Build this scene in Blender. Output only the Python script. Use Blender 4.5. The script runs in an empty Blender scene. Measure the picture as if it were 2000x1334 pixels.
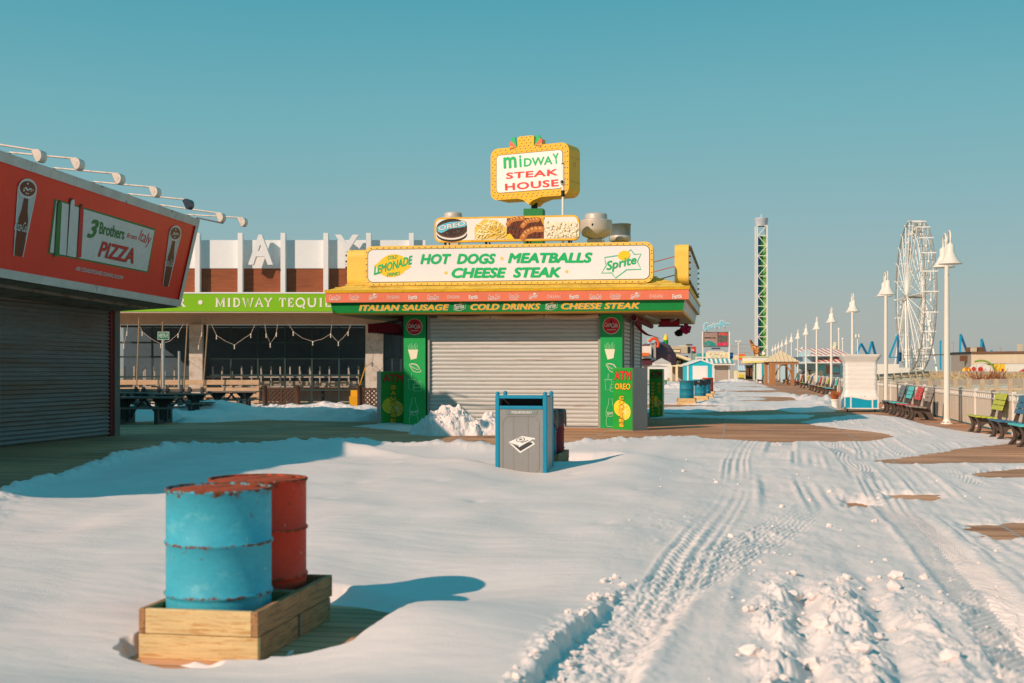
import bpy, bmesh, math, random
import numpy as np
from mathutils import Vector, Matrix
random.seed(7)
SC = bpy.context.scene
COL = SC.collection
# ------------------------------------------------------------------ camera
EYE, FPX, HOR = 1.58, 2500.0, 720.0
PSI = math.atan(440 / 2500.0)                  # the boardwalk runs along +Y; the camera looks PSI to its left
cam = bpy.data.cameras.new('camera')
camo = bpy.data.objects.new('camera', cam); COL.objects.link(camo)
camo.location = (0, 0, EYE); camo.rotation_euler = (math.radians(90), 0, PSI)
cam.sensor_width = 36; cam.lens = 45; cam.shift_y = 53 / 2000.0
cam.clip_end = 6000; cam.clip_start = .1
cam.dof.use_dof = True; cam.dof.focus_distance = 27; cam.dof.aperture_fstop = 3.2
SC.camera = camo
# ------------------------------------------------------------------ sky, sun, exposure
SUNV = Vector((-1.1, -1.4, 1.0)).normalized()   # towards the sun
ELEV = math.asin(SUNV.z); AZ = math.atan2(SUNV.x, SUNV.y)
W = bpy.data.worlds.new('World'); SC.world = W; W.use_nodes = True
nt = W.node_tree; nt.nodes.clear()
def wn(t, **k):
    n = nt.nodes.new(t)
    for a, b in k.items(): setattr(n, a, b)
    return n
sky = wn('ShaderNodeTexSky', sky_type='NISHITA', sun_disc=False, sun_elevation=ELEV, sun_rotation=AZ, air_density=1.0, dust_density=1.0, ozone_density=1.5)
tc = wn('ShaderNodeTexCoord'); sep = wn('ShaderNodeSeparateXYZ'); nt.links.new(tc.outputs['Generated'], sep.inputs[0])
rmp = wn('ShaderNodeValToRGB'); hz = wn('ShaderNodeTexNoise'); hz.inputs['Scale'].default_value = 2.2; hz.inputs['Detail'].default_value = 4; nt.links.new(tc.outputs['Generated'], hz.inputs['Vector'])   # faint unevenness of the haze
hm = wn('ShaderNodeMath', operation='MULTIPLY_ADD'); hm.inputs[1].default_value = .035; hm.inputs[2].default_value = -.0175; nt.links.new(hz.outputs['Fac'], hm.inputs[0])
ha = wn('ShaderNodeMath', operation='ADD'); nt.links.new(sep.outputs['Z'], ha.inputs[0]); nt.links.new(hm.outputs[0], ha.inputs[1]); nt.links.new(ha.outputs[0], rmp.inputs[0])
SKY = [(0.0, (.415, .425, .405)), (.035, (.385, .43, .415)), (.065, (.325, .44, .44)), (.11, (.262, .445, .47)), (.19, (.165, .435, .48)), (.28, (.078, .365, .45)), (.45, (.018, .32, .43)), (1.0, (.003, .27, .39))]
cr = rmp.color_ramp
while len(cr.elements) < len(SKY): cr.elements.new(.5)
for e, (p, c) in zip(cr.elements, SKY): e.position = p; e.color = (*c, 1)
mx = wn('ShaderNodeMix', data_type='RGBA'); mx.inputs[0].default_value = .9
sc_ = wn('ShaderNodeVectorMath', operation='SCALE'); sc_.inputs['Scale'].default_value = 10.0   # graded tones brought to the sky texture's own scale
bg = wn('ShaderNodeBackground'); bg.inputs['Strength'].default_value = .1
out = wn('ShaderNodeOutputWorld')
nt.links.new(rmp.outputs[0], sc_.inputs[0])
nt.links.new(sky.outputs[0], mx.inputs[6]); nt.links.new(sc_.outputs[0], mx.inputs[7])
nt.links.new(mx.outputs[2], bg.inputs[0]); nt.links.new(bg.outputs[0], out.inputs[0])
sun = bpy.data.lights.new('sun', 'SUN'); sun.energy = 4.5; sun.angle = math.radians(.5); sun.color = (1, .71, .545)
suno = bpy.data.objects.new('sun', sun); COL.objects.link(suno)
suno.rotation_euler = (-SUNV).to_track_quat('-Z', 'Y').to_euler(); suno.location = (-40, -50, 60)
SC.view_settings.view_transform = 'Standard'; SC.view_settings.look = 'None'
SC.view_settings.exposure = 0; SC.view_settings.gamma = 1
SC.cycles.max_bounces = 6; SC.cycles.diffuse_bounces = 3; SC.cycles.glossy_bounces = 3
SC.cycles.use_denoising = True
# ------------------------------------------------------------------ view geometry
cP, sP = math.cos(PSI), math.sin(PSI)
def ray(u, v):
    a, c = (u - 1000) / FPX, (HOR - v) / FPX
    return Vector((a * cP - sP, cP + a * sP, c))
EYEV = Vector((0, 0, EYE))
def pd(u, v, d): return EYEV + ray(u, v) * d                 # at depth d
def gp(u, v, z=0.0): r = ray(u, v); return EYEV + r * ((z - EYE) / r.z)
def onY(u, v, Y): r = ray(u, v); return EYEV + r * (Y / r.y)
def onX(u, v, X): r = ray(u, v); return EYEV + r * (X / r.x)
# ------------------------------------------------------------------ materials
def lin(c):
    return tuple((x / 255 / 12.92 if x / 255 <= .04045 else ((x / 255 + .055) / 1.055) ** 2.4) for x in c)
MATS = {}
def mk(name, c, rough=.55, var=.14, scale=3.0, bump=.0, bscale=60, metal=0.0, c2=None, thr=(.45, .62), stretch=(1, 1, 1), spec=.4, fine=.06, emit=0):
    """procedural material: base colour broken by a large and a fine noise, optional second colour in patches"""
    if name in MATS: return MATS[name]
    m = bpy.data.materials.new(name); m.use_nodes = True; t = m.node_tree; N = t.nodes; L = t.links
    b = N['Principled BSDF']; c = lin(c)
    tcn = N.new('ShaderNodeTexCoord'); mp = N.new('ShaderNodeMapping'); mp.inputs['Scale'].default_value = stretch
    L.new(tcn.outputs['Object'], mp.inputs[0])
    n1 = N.new('ShaderNodeTexNoise'); n1.inputs['Scale'].default_value = scale; n1.inputs['Detail'].default_value = 6; n1.inputs['Roughness'].default_value = .65
    L.new(mp.outputs[0], n1.inputs['Vector'])
    r1 = N.new('ShaderNodeMapRange'); r1.inputs[1].default_value = .3; r1.inputs[2].default_value = .7; r1.inputs[3].default_value = 1 - var; r1.inputs[4].default_value = 1 + var * .6
    L.new(n1.outputs['Fac'], r1.inputs[0])
    n2 = N.new('ShaderNodeTexNoise'); n2.inputs['Scale'].default_value = scale * 14; n2.inputs['Detail'].default_value = 3
    L.new(mp.outputs[0], n2.inputs['Vector'])
    r2 = N.new('ShaderNodeMapRange'); r2.inputs[1].default_value = .3; r2.inputs[2].default_value = .7; r2.inputs[3].default_value = 1 - fine; r2.inputs[4].default_value = 1 + fine
    L.new(n2.outputs['Fac'], r2.inputs[0])
    mu = N.new('ShaderNodeMath'); mu.operation = 'MULTIPLY'; L.new(r1.outputs[0], mu.inputs[0]); L.new(r2.outputs[0], mu.inputs[1])
    vs = N.new('ShaderNodeVectorMath'); vs.operation = 'SCALE'; vs.inputs[0].default_value = c; L.new(mu.outputs[0], vs.inputs['Scale'])
    src = vs.outputs[0]
    if c2:
        n3 = N.new('ShaderNodeTexNoise'); n3.inputs['Scale'].default_value = scale * 2.3; n3.inputs['Detail'].default_value = 8; n3.inputs['Roughness'].default_value = .7
        mp3 = N.new('ShaderNodeMapping'); mp3.inputs['Scale'].default_value = stretch; mp3.inputs['Location'].default_value = (3.7, 1.9, 5.1)
        L.new(tcn.outputs['Object'], mp3.inputs[0]); L.new(mp3.outputs[0], n3.inputs['Vector'])
        r3 = N.new('ShaderNodeMapRange'); r3.inputs[1].default_value = thr[0]; r3.inputs[2].default_value = thr[1]; L.new(n3.outputs['Fac'], r3.inputs[0])
        mix = N.new('ShaderNodeMix'); mix.data_type = 'RGBA'; L.new(r3.outputs[0], mix.inputs[0]); L.new(src, mix.inputs[6]); mix.inputs[7].default_value = (*lin(c2), 1)
        src = mix.outputs[2]
    L.new(src, b.inputs['Base Color'])
    b.inputs['Roughness'].default_value = rough; b.inputs['Metallic'].default_value = metal; b.inputs['Specular IOR Level'].default_value = spec
    if emit: L.new(src, b.inputs['Emission Color']); b.inputs['Emission Strength'].default_value = emit
    if bump:
        n4 = N.new('ShaderNodeTexNoise'); n4.inputs['Scale'].default_value = bscale; n4.inputs['Detail'].default_value = 5; L.new(mp.outputs[0], n4.inputs['Vector'])
        bp = N.new('ShaderNodeBump'); bp.inputs['Strength'].default_value = bump; bp.inputs['Distance'].default_value = .02; L.new(n4.outputs['Fac'], bp.inputs['Height']); L.new(bp.outputs[0], b.inputs['Normal'])
    MATS[name] = m; return m
# ------------------------------------------------------------------ objects
ORG = {}
def tagp(o, label=None, cat=None, group=None, kind=None):
    if label: o['label'] = label
    if cat: o['category'] = cat
    if group: o['group'] = group
    if kind: o['kind'] = kind
    return o
def thing(name, label, cat, loc, group=None):
    o = bpy.data.objects.new(name, None); COL.objects.link(o); o.location = loc; o.empty_display_size = .2
    ORG[o.name] = Vector(loc); return tagp(o, label, cat, group)
class MB:
    """collects faces (world coordinates) and links them as one mesh object"""
    def __init__(s): s.v = []; s.f = []; s.mi = []; s.mats = []; s.sm = []
    def _m(s, m):
        if m not in s.mats: s.mats.append(m)
        return s.mats.index(m)
    def add(s, vs, fs, m, smooth=False):
        k = len(s.v); s.v += [tuple(p) for p in vs]; i = s._m(m)
        for f in fs: s.f.append(tuple(k + j for j in f)); s.mi.append(i); s.sm.append(smooth)
        return s
    def box(s, x0, x1, y0, y1, z0, z1, m, M=None):
        vs = [Vector((x, y, z)) for z in (z0, z1) for y in (y0, y1) for x in (x0, x1)]
        if M is not None: vs = [M @ p for p in vs]
        return s.add(vs, [(0, 2, 3, 1), (4, 5, 7, 6), (0, 1, 5, 4), (2, 6, 7, 3), (0, 4, 6, 2), (1, 3, 7, 5)], m)
    def bar(s, p0, p1, w, h, m, up=(0, 0, 1)):
        p0, p1 = Vector(p0), Vector(p1); d = (p1 - p0).normalized(); up = Vector(up)
        if abs(d.dot(up)) > .98: up = Vector((0, 1, 0))
        a = d.cross(up).normalized(); b = a.cross(d)
        vs = [p + a * (i * w / 2) + b * (j * h / 2) for p in (p0, p1) for i, j in ((-1, -1), (1, -1), (1, 1), (-1, 1))]
        return s.add(vs, [(3, 2, 1, 0), (4, 5, 6, 7), (0, 1, 5, 4), (1, 2, 6, 5), (2, 3, 7, 6), (3, 0, 4, 7)], m)
    def tube(s, pts, r, m, n=8, smooth=True, caps=True):
        pts = [Vector(p) for p in pts]; rs = r if isinstance(r, (list, tuple)) else [r] * len(pts)
        vs, fs = [], []; a = None
        for i, p in enumerate(pts):
            d = (pts[min(i + 1, len(pts) - 1)] - pts[max(i - 1, 0)]).normalized()
            if a is None:
                up = Vector((0, 0, 1)) if abs(d.z) < .9 else Vector((1, 0, 0)); a = d.cross(up).normalized()
            else:
                a = (a - d * a.dot(d)).normalized()
            b = d.cross(a)
            vs += [p + (a * math.cos(2 * math.pi * k / n) + b * math.sin(2 * math.pi * k / n)) * rs[i] for k in range(n)]
        for i in range(len(pts) - 1):
            fs += [(i * n + k, i * n + (k + 1) % n, (i + 1) * n + (k + 1) % n, (i + 1) * n + k) for k in range(n)]
        s.add(vs, fs, m, smooth)
        if caps:
            s.add(vs[:n], [tuple(range(n - 1, -1, -1))], m); s.add(vs[-n:], [tuple(range(n))], m)
        return s
    def lathe(s, prof, c, m, n=32, smooth=True, axis=None):
        c = Vector(c); vs = []
        for (r, z) in prof: vs += [Vector((r * math.cos(2 * math.pi * k / n), r * math.sin(2 * math.pi * k / n), z)) for k in range(n)]
        if axis is not None:
            q = Vector((0, 0, 1)).rotation_difference(Vector(axis)); vs = [q @ p for p in vs]
        fs = [(i * n + k, i * n + (k + 1) % n, (i + 1) * n + (k + 1) % n, (i + 1) * n + k) for i in range(len(prof) - 1) for k in range(n)]
        return s.add([c + p for p in vs], fs, m, smooth)
    def poly(s, pts, m): return s.add(pts, [tuple(range(len(pts)))], m)
    def prism(s, pts, vec, m, m2=None):
        pts = [Vector(p) for p in pts]; vec = Vector(vec); n = len(pts)
        nrm = Vector((0, 0, 0))
        for i in range(n): nrm += pts[i].cross(pts[(i + 1) % n])
        if nrm.dot(vec) > 0: pts = pts[::-1]
        s.add(pts + [p + vec for p in pts], [tuple(range(n)), tuple(range(2 * n - 1, n - 1, -1))], m)
        s.add(pts + [p + vec for p in pts], [((i + 1) % n, i, n + i, n + (i + 1) % n) for i in range(n)], m2 or m)
        return s
    def blob(s, c, r, m, seed=0, sub=2, amp=.25, squash=(1, 1, 1)):
        bm = bmesh.new(); bmesh.ops.create_icosphere(bm, subdivisions=sub, radius=1); rr = random.Random(seed)
        ph = [rr.uniform(0, 6) for _ in range(6)]; c = Vector(c); vs = []
        for v in bm.verts:
            p = v.co; k = 1 + amp * (math.sin(3 * p.x + ph[0]) * math.sin(3 * p.y + ph[1]) + .6 * math.sin(6 * p.z + ph[2]) * math.sin(5 * p.x + ph[3]) + .4 * rr.uniform(-1, 1))
            vs.append(c + Vector((p.x * squash[0], p.y * squash[1], p.z * squash[2])) * r * k)
        fs = [tuple(v.index for v in f.verts) for f in bm.faces]; bm.free()
        return s.add(vs, fs, m, False)
    def build(s, name, parent=None, loc=None, bevel=0, seg=2, label=None, kind=None):
        me = bpy.data.meshes.new(name)
        o = bpy.data.objects.new(name, me); COL.objects.link(o)
        org = Vector((0, 0, 0))
        if parent is not None: org = ORG[parent.name]; o.parent = parent
        elif loc is not None: org = Vector(loc); o.location = org
        ORG[o.name] = org.copy()
        me.from_pydata([(p[0] - org.x, p[1] - org.y, p[2] - org.z) for p in s.v], [], s.f)
        for m in s.mats: me.materials.append(m)
        me.polygons.foreach_set('material_index', s.mi); me.polygons.foreach_set('use_smooth', s.sm)
        me.update()
        if bevel:
            b = o.modifiers.new('bevel', 'BEVEL'); b.width = bevel; b.segments = seg; b.limit_method = 'ANGLE'; b.angle_limit = .6
        return tagp(o, label, None, None, kind)
    def solo(s, name, label, cat, loc, group=None, bevel=0):
        return tagp(s.build(name, None, loc, bevel), label, cat, group)
def dup(root, loc, label=None, group=None, rz=None, scale=None):
    def cp(o, par):
        c = o.copy(); COL.objects.link(c); c.parent = par
        ORG[c.name] = ORG[o.name]
        for ch in o.children: cp(ch, c)
        return c
    r = cp(root, None); r.location = loc; ORG[r.name] = Vector(loc)
    if rz is not None: r.rotation_euler = (0, 0, rz)
    if scale: r.scale = (scale,) * 3
    if label: r['label'] = label
    if group: r['group'] = group
    return r
# ------------------------------------------------------------------ flat art and lettering on planes
TXT = {}
def text_geo(t, shear=0.0, bold=0.0, space=1.0):
    k = (t, shear, bold, space)
    if k not in TXT:
        hv = bold if .015 < bold < 1 else 0
        if bold > 1: bold -= 1
        if hv: bold = 0
        cu = bpy.data.curves.new('t', 'FONT'); cu.body = t; cu.shear = shear; cu.offset = bold; cu.resolution_u = 3; cu.space_character = space
        ob = bpy.data.objects.new('t', cu); me = ob.to_mesh()
        vs = np.array([v.co[:2] for v in me.vertices]); fs = [tuple(p.vertices) for p in me.polygons]
        vs = np.hstack([vs, np.zeros((len(vs), 1))])
        if hv:                                          # heavy strokes: the outline repeated a hair apart in every direction
            v0, f0, n0 = vs, fs, len(vs); sh_ = [(0, 0)] + [(hv * math.cos(q), hv * math.sin(q)) for q in np.arange(0, 6.2, math.pi / 4)]
            vs = np.vstack([v0 + np.array([dx, dy, .0003 * i]) for i, (dx, dy) in enumerate(sh_)]); fs = [tuple(j + n0 * i for j in f) for i in range(len(sh_)) for f in f0]
        ob.to_mesh_clear(); bpy.data.objects.remove(ob); bpy.data.curves.remove(cu)
        lo, hi = vs[:, :2].min(0), vs[:, :2].max(0)
        vs[:, :2] = (vs[:, :2] - lo) / (hi - lo); TXT[k] = (vs, fs, (hi - lo)[0] / (hi - lo)[1])
    return TXT[k]
class PL:
    """a flat sign face: local metres (x right, y up, n towards the viewer); px() maps the picture ray onto it"""
    def __init__(s, o, ex, ey=(0, 0, 1)):
        s.o = Vector(o); s.ex = Vector(ex).normalized(); s.ey = Vector(ey).normalized(); s.n = s.ex.cross(s.ey).normalized()
    def p(s, x, y, off=0.0): return s.o + s.ex * x + s.ey * y + s.n * off
    def px(s, u, v):
        r = ray(u, v); t = (s.o - EYEV).dot(s.n) / r.dot(s.n); q = EYEV + r * t - s.o
        return (q.dot(s.ex), q.dot(s.ey)) if abs(s.ex.dot(s.ey)) < 1e-6 else s._sk(q)
    def fill(s, mb, pts, m, off=.004, thick=0):
        q = [s.p(x, y, off) for x, y in pts]
        a = sum(pts[i][0] * pts[(i + 1) % len(pts)][1] - pts[(i + 1) % len(pts)][0] * pts[i][1] for i in range(len(pts)))
        if a < 0: q = q[::-1]
        if thick: mb.prism(q, s.n * thick, m)
        else: mb.poly(q, m)
    def fillpx(s, mb, uv, m, off=.004, thick=0): s.fill(mb, [s.px(*q) for q in uv], m, off, thick)
    def stroke(s, mb, pts, w, m, off=.004, closed=False):
        P = [Vector(q) for q in pts]; n = len(P); L, R = [], []
        for i in range(n):
            a = P[(i - 1) % n] if (closed or i) else P[i]; b = P[(i + 1) % n] if (closed or i < n - 1) else P[i]
            d = (b - a); d = d.normalized() if d.length > 1e-9 else Vector((1, 0)); nn = Vector((-d.y, d.x)) * w / 2
            L.append(P[i] + nn); R.append(P[i] - nn)
        for i in range(n if closed else n - 1):
            j = (i + 1) % n
            mb.poly([s.p(*R[i], off), s.p(*R[j], off), s.p(*L[j], off), s.p(*L[i], off)], m)
    def ell(s, mb, x, y, rx, ry, m, off=.004, n=28, rot=0):
        c, q = math.cos(rot), math.sin(rot)
        s.fill(mb, [(x + rx * math.cos(t) * c - ry * math.sin(t) * q, y + rx * math.cos(t) * q + ry * math.sin(t) * c) for t in [2 * math.pi * k / n for k in range(n)]], m, off)
    def text(s, mb, t, x, y, w, h, m, off=.006, shear=0, bold=0, rot=0, space=1.0, thick=0):
        vs, fs, _ = text_geo(t, shear, bold, space); c, q = math.cos(rot), math.sin(rot)
        def mp(a, b, o): X, Y = a * w, b * h; return s.p(x + X * c - Y * q, y + X * q + Y * c, o)
        mb.add([mp(a, b, off + thick + e) for a, b, e in vs], fs, m)
        if thick:
            mb.add([mp(a, b, off) for a, b, e in vs], [f[::-1] for f in fs], m)
            ed = {}
            for f in fs:
                for i in range(len(f)): ed[(f[i], f[(i + 1) % len(f)])] = 1
            for (i, j) in [e for e in ed if (e[1], e[0]) not in ed]:
                mb.poly([mp(*vs[i][:2], off), mp(*vs[j][:2], off), mp(*vs[j][:2], off + thick), mp(*vs[i][:2], off + thick)], m)
    def textpx(s, mb, t, bl, br, tl, m, off=.006, shear=0, bold=0, space=1.0):
        """lettering whose bottom-left, bottom-right and top-left corners lie on three picture points of this face"""
        vs, fs, _ = text_geo(t, shear, bold, space)
        a, b, c = [Vector(s.px(*q)) for q in (bl, br, tl)]
        mb.add([s.p(*(a + (b - a) * i + (c - a) * j), off + e) for i, j, e in vs], fs, m)
def rrect(x0, x1, y0, y1, r, n=6):
    P = []
    for cx, cy, a0 in ((x1 - r, y1 - r, 0), (x0 + r, y1 - r, 90), (x0 + r, y0 + r, 180), (x1 - r, y0 + r, 270)):
        P += [(cx + r * math.cos(math.radians(a0 + 90 * k / n)), cy + r * math.sin(math.radians(a0 + 90 * k / n))) for k in range(n + 1)]
    return P
# ------------------------------------------------------------------ deck, sand
def plank_mat():
    m = bpy.data.materials.new('deck_planks'); m.use_nodes = True; t = m.node_tree; N = t.nodes; L = t.links; b = N['Principled BSDF']
    tcn = N.new('ShaderNodeTexCoord'); sp = N.new('ShaderNodeSeparateXYZ'); L.new(tcn.outputs['Object'], sp.inputs[0])
    def mth(op, a, v=None):
        n = N.new('ShaderNodeMath'); n.operation = op
        for i, q in enumerate((a, v)):
            if q is None: continue
            if isinstance(q, (int, float)): n.inputs[i].default_value = q
            else: L.new(q, n.inputs[i])
        return n.outputs[0]
    sy = mth('DIVIDE', sp.outputs['Y'], .142); row = mth('FLOOR', sy); fr = mth('FRACT', sy)
    bay = mth('FLOOR', mth('DIVIDE', mth('ADD', sp.outputs['X'], .33), 2.95)); frx = mth('FRACT', mth('DIVIDE', mth('ADD', sp.outputs['X'], .33), 2.95))
    cb = N.new('ShaderNodeCombineXYZ'); L.new(row, cb.inputs[0]); L.new(bay, cb.inputs[1])
    wh = N.new('ShaderNodeTexWhiteNoise'); wh.noise_dimensions = '2D'; L.new(cb.outputs[0], wh.inputs['Vector'])
    mp = N.new('ShaderNodeMapping'); mp.inputs['Scale'].default_value = (1.2, 22, 1); L.new(tcn.outputs['Object'], mp.inputs[0])
    ns = N.new('ShaderNodeTexNoise'); ns.inputs['Scale'].default_value = 2.2; ns.inputs['Detail'].default_value = 6; L.new(mp.outputs[0], ns.inputs['Vector'])
    big = N.new('ShaderNodeTexNoise'); big.inputs['Scale'].default_value = .35; big.inputs['Detail'].default_value = 4; L.new(tcn.outputs['Object'], big.inputs['Vector'])
    mixf = mth('ADD', mth('MULTIPLY', wh.outputs['Value'], .5), mth('MULTIPLY', ns.outputs['Fac'], .6))
    r = N.new('ShaderNodeValToRGB'); L.new(mixf, r.inputs[0])
    e = r.color_ramp.elements; e[0].position = .12; e[0].color = (.26, .115, .06, 1); e[1].position = .95; e[1].color = (.72, .40, .23, 1)
    e2 = r.color_ramp.elements.new(.5); e2.color = (.60, .29, .15, 1)
    wet = N.new('ShaderNodeMapRange'); wet.inputs[1].default_value = .42; wet.inputs[2].default_value = .62; wet.inputs[3].default_value = .78; wet.inputs[4].default_value = 1.08; L.new(big.outputs['Fac'], wet.inputs[0])
    gap = mth('MINIMUM', mth('MINIMUM', fr, mth('SUBTRACT', 1.0, fr)), .5)
    g1 = N.new('ShaderNodeMapRange'); g1.inputs[1].default_value = .02; g1.inputs[2].default_value = .055; g1.inputs[3].default_value = .12; g1.inputs[4].default_value = 1; L.new(gap, g1.inputs[0])
    gx = mth('MINIMUM', frx, mth('SUBTRACT', 1.0, frx))
    g2 = N.new('ShaderNodeMapRange'); g2.inputs[1].default_value = .004; g2.inputs[2].default_value = .006; g2.inputs[3].default_value = 0; g2.inputs[4].default_value = 1; L.new(gx, g2.inputs[0])
    v = N.new('ShaderNodeVectorMath'); v.operation = 'SCALE'; L.new(r.outputs[0], v.inputs[0]); L.new(mth('MULTIPLY', g1.outputs[0], wet.outputs[0]), v.inputs['Scale'])
    mixs = N.new('ShaderNodeMix'); mixs.data_type = 'RGBA'; L.new(g2.outputs[0], mixs.inputs[0]); mixs.inputs[6].default_value = (.36, .33, .30, 1); L.new(v.outputs[0], mixs.inputs[7])
    L.new(mixs.outputs[2], b.inputs['Base Color'])
    b.inputs['Roughness'].default_value = .75; b.inputs['Specular IOR Level'].default_value = .25
    bp = N.new('ShaderNodeBump'); bp.inputs['Strength'].default_value = .5; bp.inputs['Distance'].default_value = .02
    L.new(mth('ADD', g1.outputs[0], mth('MULTIPLY', ns.outputs['Fac'], .25)), bp.inputs['Height']); L.new(bp.outputs[0], b.inputs['Normal'])
    return m
deck_m = plank_mat()
sand_m = mk('sand', (205, 185, 150), .95, .2, .25, .4, 6, c2=(230, 228, 226), thr=(.5, .6))
mb = MB(); mb.box(-70, 6.55, -12, 215, -.45, 0, deck_m); mb.build('boardwalk', kind='structure')
mb = MB(); mb.poly([(-4000, -200, -1.3), (4000, -200, -1.3), (4000, 5000, -1.3), (-4000, 5000, -1.3)], sand_m); mb.build('sand', kind='structure')
# ------------------------------------------------------------------ noise
def perlin(x, y, seed=0):
    rng = np.random.RandomState(seed); perm = rng.permutation(256); perm = np.concatenate([perm, perm]); ang = rng.uniform(0, 2 * np.pi, 256)
    gx, gy = np.cos(ang).astype(np.float32), np.sin(ang).astype(np.float32)
    xi = np.floor(x).astype(np.int64); yi = np.floor(y).astype(np.int64); xf = (x - xi).astype(np.float32); yf = (y - yi).astype(np.float32)
    u = xf * xf * xf * (xf * (xf * 6 - 15) + 10); w = yf * yf * yf * (yf * (yf * 6 - 15) + 10)
    def g(i, j, dx, dy):
        h = perm[perm[(xi + i) & 255] + ((yi + j) & 255)]; return gx[h] * dx + gy[h] * dy
    a = g(0, 0, xf, yf); b = g(1, 0, xf - 1, yf); c = g(0, 1, xf, yf - 1); d = g(1, 1, xf - 1, yf - 1)
    return (a + u * (b - a)) + w * ((c + u * (d - c)) - (a + u * (b - a)))
def fbm(x, y, seed=0, o=4, gain=.5):
    r = 0; a = 1
    for k in range(o): r = r + a * perlin(x * 2 ** k + 17.3 * k, y * 2 ** k + 9.1 * k, seed + k); a *= gain
    return r
def sdf(X, Y, poly):
    """signed distance to a polygon, positive inside"""
    P = np.array(poly, dtype=np.float64); best = np.full(X.shape, 1e9); ins = np.zeros(X.shape, bool); n = len(P)
    for i in range(n):
        ax, ay = P[i]; bx, by = P[(i + 1) % n]; dx, dy = bx - ax, by - ay
        t = np.clip(((X - ax) * dx + (Y - ay) * dy) / (dx * dx + dy * dy + 1e-12), 0, 1)
        best = np.minimum(best, (X - ax - t * dx) ** 2 + (Y - ay - t * dy) ** 2)
        c = ((ay > Y) != (by > Y)) & (X < (bx - ax) * (Y - ay) / (by - ay + 1e-12) + ax); ins ^= c
    d = np.sqrt(best); return np.where(ins, d, -d)
def sst(a, b, x): t = np.clip((x - a) / (b - a), 0, 1); return t * t * (3 - 2 * t)
def gpoly(uv, z=0.0): return [tuple(gp(u, v, z)[:2]) for u, v in uv]
# ------------------------------------------------------------------ snow cover: one height field over the deck
snow_m = bpy.data.materials.new('snow'); snow_m.use_nodes = True
def snow_mat():
    t = snow_m.node_tree; N = t.nodes; L = t.links; b = N['Principled BSDF']
    tcn = N.new('ShaderNodeTexCoord')
    n1 = N.new('ShaderNodeTexNoise'); n1.inputs['Scale'].default_value = 1.1; n1.inputs['Detail'].default_value = 5; L.new(tcn.outputs['Object'], n1.inputs['Vector'])
    r = N.new('ShaderNodeValToRGB'); L.new(n1.outputs['Fac'], r.inputs[0]); e = r.color_ramp.elements
    e[0].position = .3; e[0].color = (.765, .68, .64, 1); e[1].position = .7; e[1].color = (.82, .735, .69, 1); L.new(r.outputs[0], b.inputs['Base Color'])
    b.inputs['Roughness'].default_value = .7; b.inputs['Specular IOR Level'].default_value = .2
    mp = N.new('ShaderNodeMapping'); mp.inputs['Scale'].default_value = (5, 34, 20); mp.inputs['Rotation'].default_value = (0, 0, .12); L.new(tcn.outputs['Object'], mp.inputs[0])
    n2 = N.new('ShaderNodeTexNoise'); n2.inputs['Scale'].default_value = 1.0; n2.inputs['Detail'].default_value = 4; L.new(mp.outputs[0], n2.inputs['Vector'])
    n3 = N.new('ShaderNodeTexNoise'); n3.inputs['Scale'].default_value = 75; n3.inputs['Detail'].default_value = 8; n3.inputs['Roughness'].default_value = .8; L.new(tcn.outputs['Object'], n3.inputs['Vector'])
    ad = N.new('ShaderNodeMath'); ad.operation = 'MULTIPLY_ADD'; L.new(n3.outputs['Fac'], ad.inputs[0]); ad.inputs[1].default_value = 2.6; L.new(n2.outputs['Fac'], ad.inputs[2])
    bp = N.new('ShaderNodeBump'); bp.inputs['Strength'].default_value = .24; bp.inputs['Distance'].default_value = .010; L.new(ad.outputs[0], bp.inputs['Height']); L.new(bp.outputs[0], b.inputs['Normal'])
snow_mat()
FIELD = gpoly([(-500, 1250), (-250, 1120), (-100, 1035), (0, 978), (60, 957), (130, 935), (200, 917), (262, 900), (300, 889), (380, 886), (460, 884), (560, 880), (640, 878), (700, 876), (760, 880), (850, 882), (965, 885), (1100, 884), (1160, 882), (1250, 876), (1330, 871), (1420, 869), (1500, 870), (1580, 868), (1640, 865), (1700, 861), (1745, 853), (1720, 846), (1690, 842), (1640, 837), (1600, 832), (1560, 825), (1590, 819), (1640, 813), (1690, 809), (1760, 815), (1815, 831), (1880, 842), (1935, 848), (2010, 866), (2100, 900), (2300, 960), (2600, 1100), (3600, 1900), (-900, 1900)])
HOLES = [([(1678, 903), (1759, 893), (1830, 884), (1867, 876), (1937, 869), (2000, 863), (2100, 860), (2160, 908), (2000, 907), (1900, 906), (1781, 908)], .10),
         ([(1860, 928), (1930, 920), (2000, 915), (2100, 914), (2100, 936), (2000, 936), (1930, 936)], .06),
         ([(1640, 983), (1684, 979), (1712, 994), (1700, 1004), (1652, 1003)], .05), ([(1712, 967), (1770, 966), (1845, 966), (1850, 976), (1800, 984), (1735, 984)], .05),
         ([(1880, 1026), (2000, 1020), (2100, 1022), (2100, 1062), (2000, 1060), (1910, 1056)], .06)]
BOXHOLE = gpoly([(560, 1292), (592, 1235), (636, 1182), (700, 1186), (786, 1203), (764, 1227), (722, 1252), (640, 1288)])
BOXHOLE2 = gpoly([(255, 1280), (300, 1296), (400, 1306), (415, 1312), (330, 1316), (262, 1300)])
BOXFOOT = [(-3.27, 6.42), (-2.46, 6.40), (-2.46, 7.95), (-3.27, 7.95)]
BINHOLE = gpoly([(1100, 919), (1108, 900), (1150, 903), (1200, 903), (1212, 908), (1170, 917)])
BINHOLE2 = gpoly([(800, 899), (880, 893), (985, 890), (1000, 925), (930, 917), (860, 909)])
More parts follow.
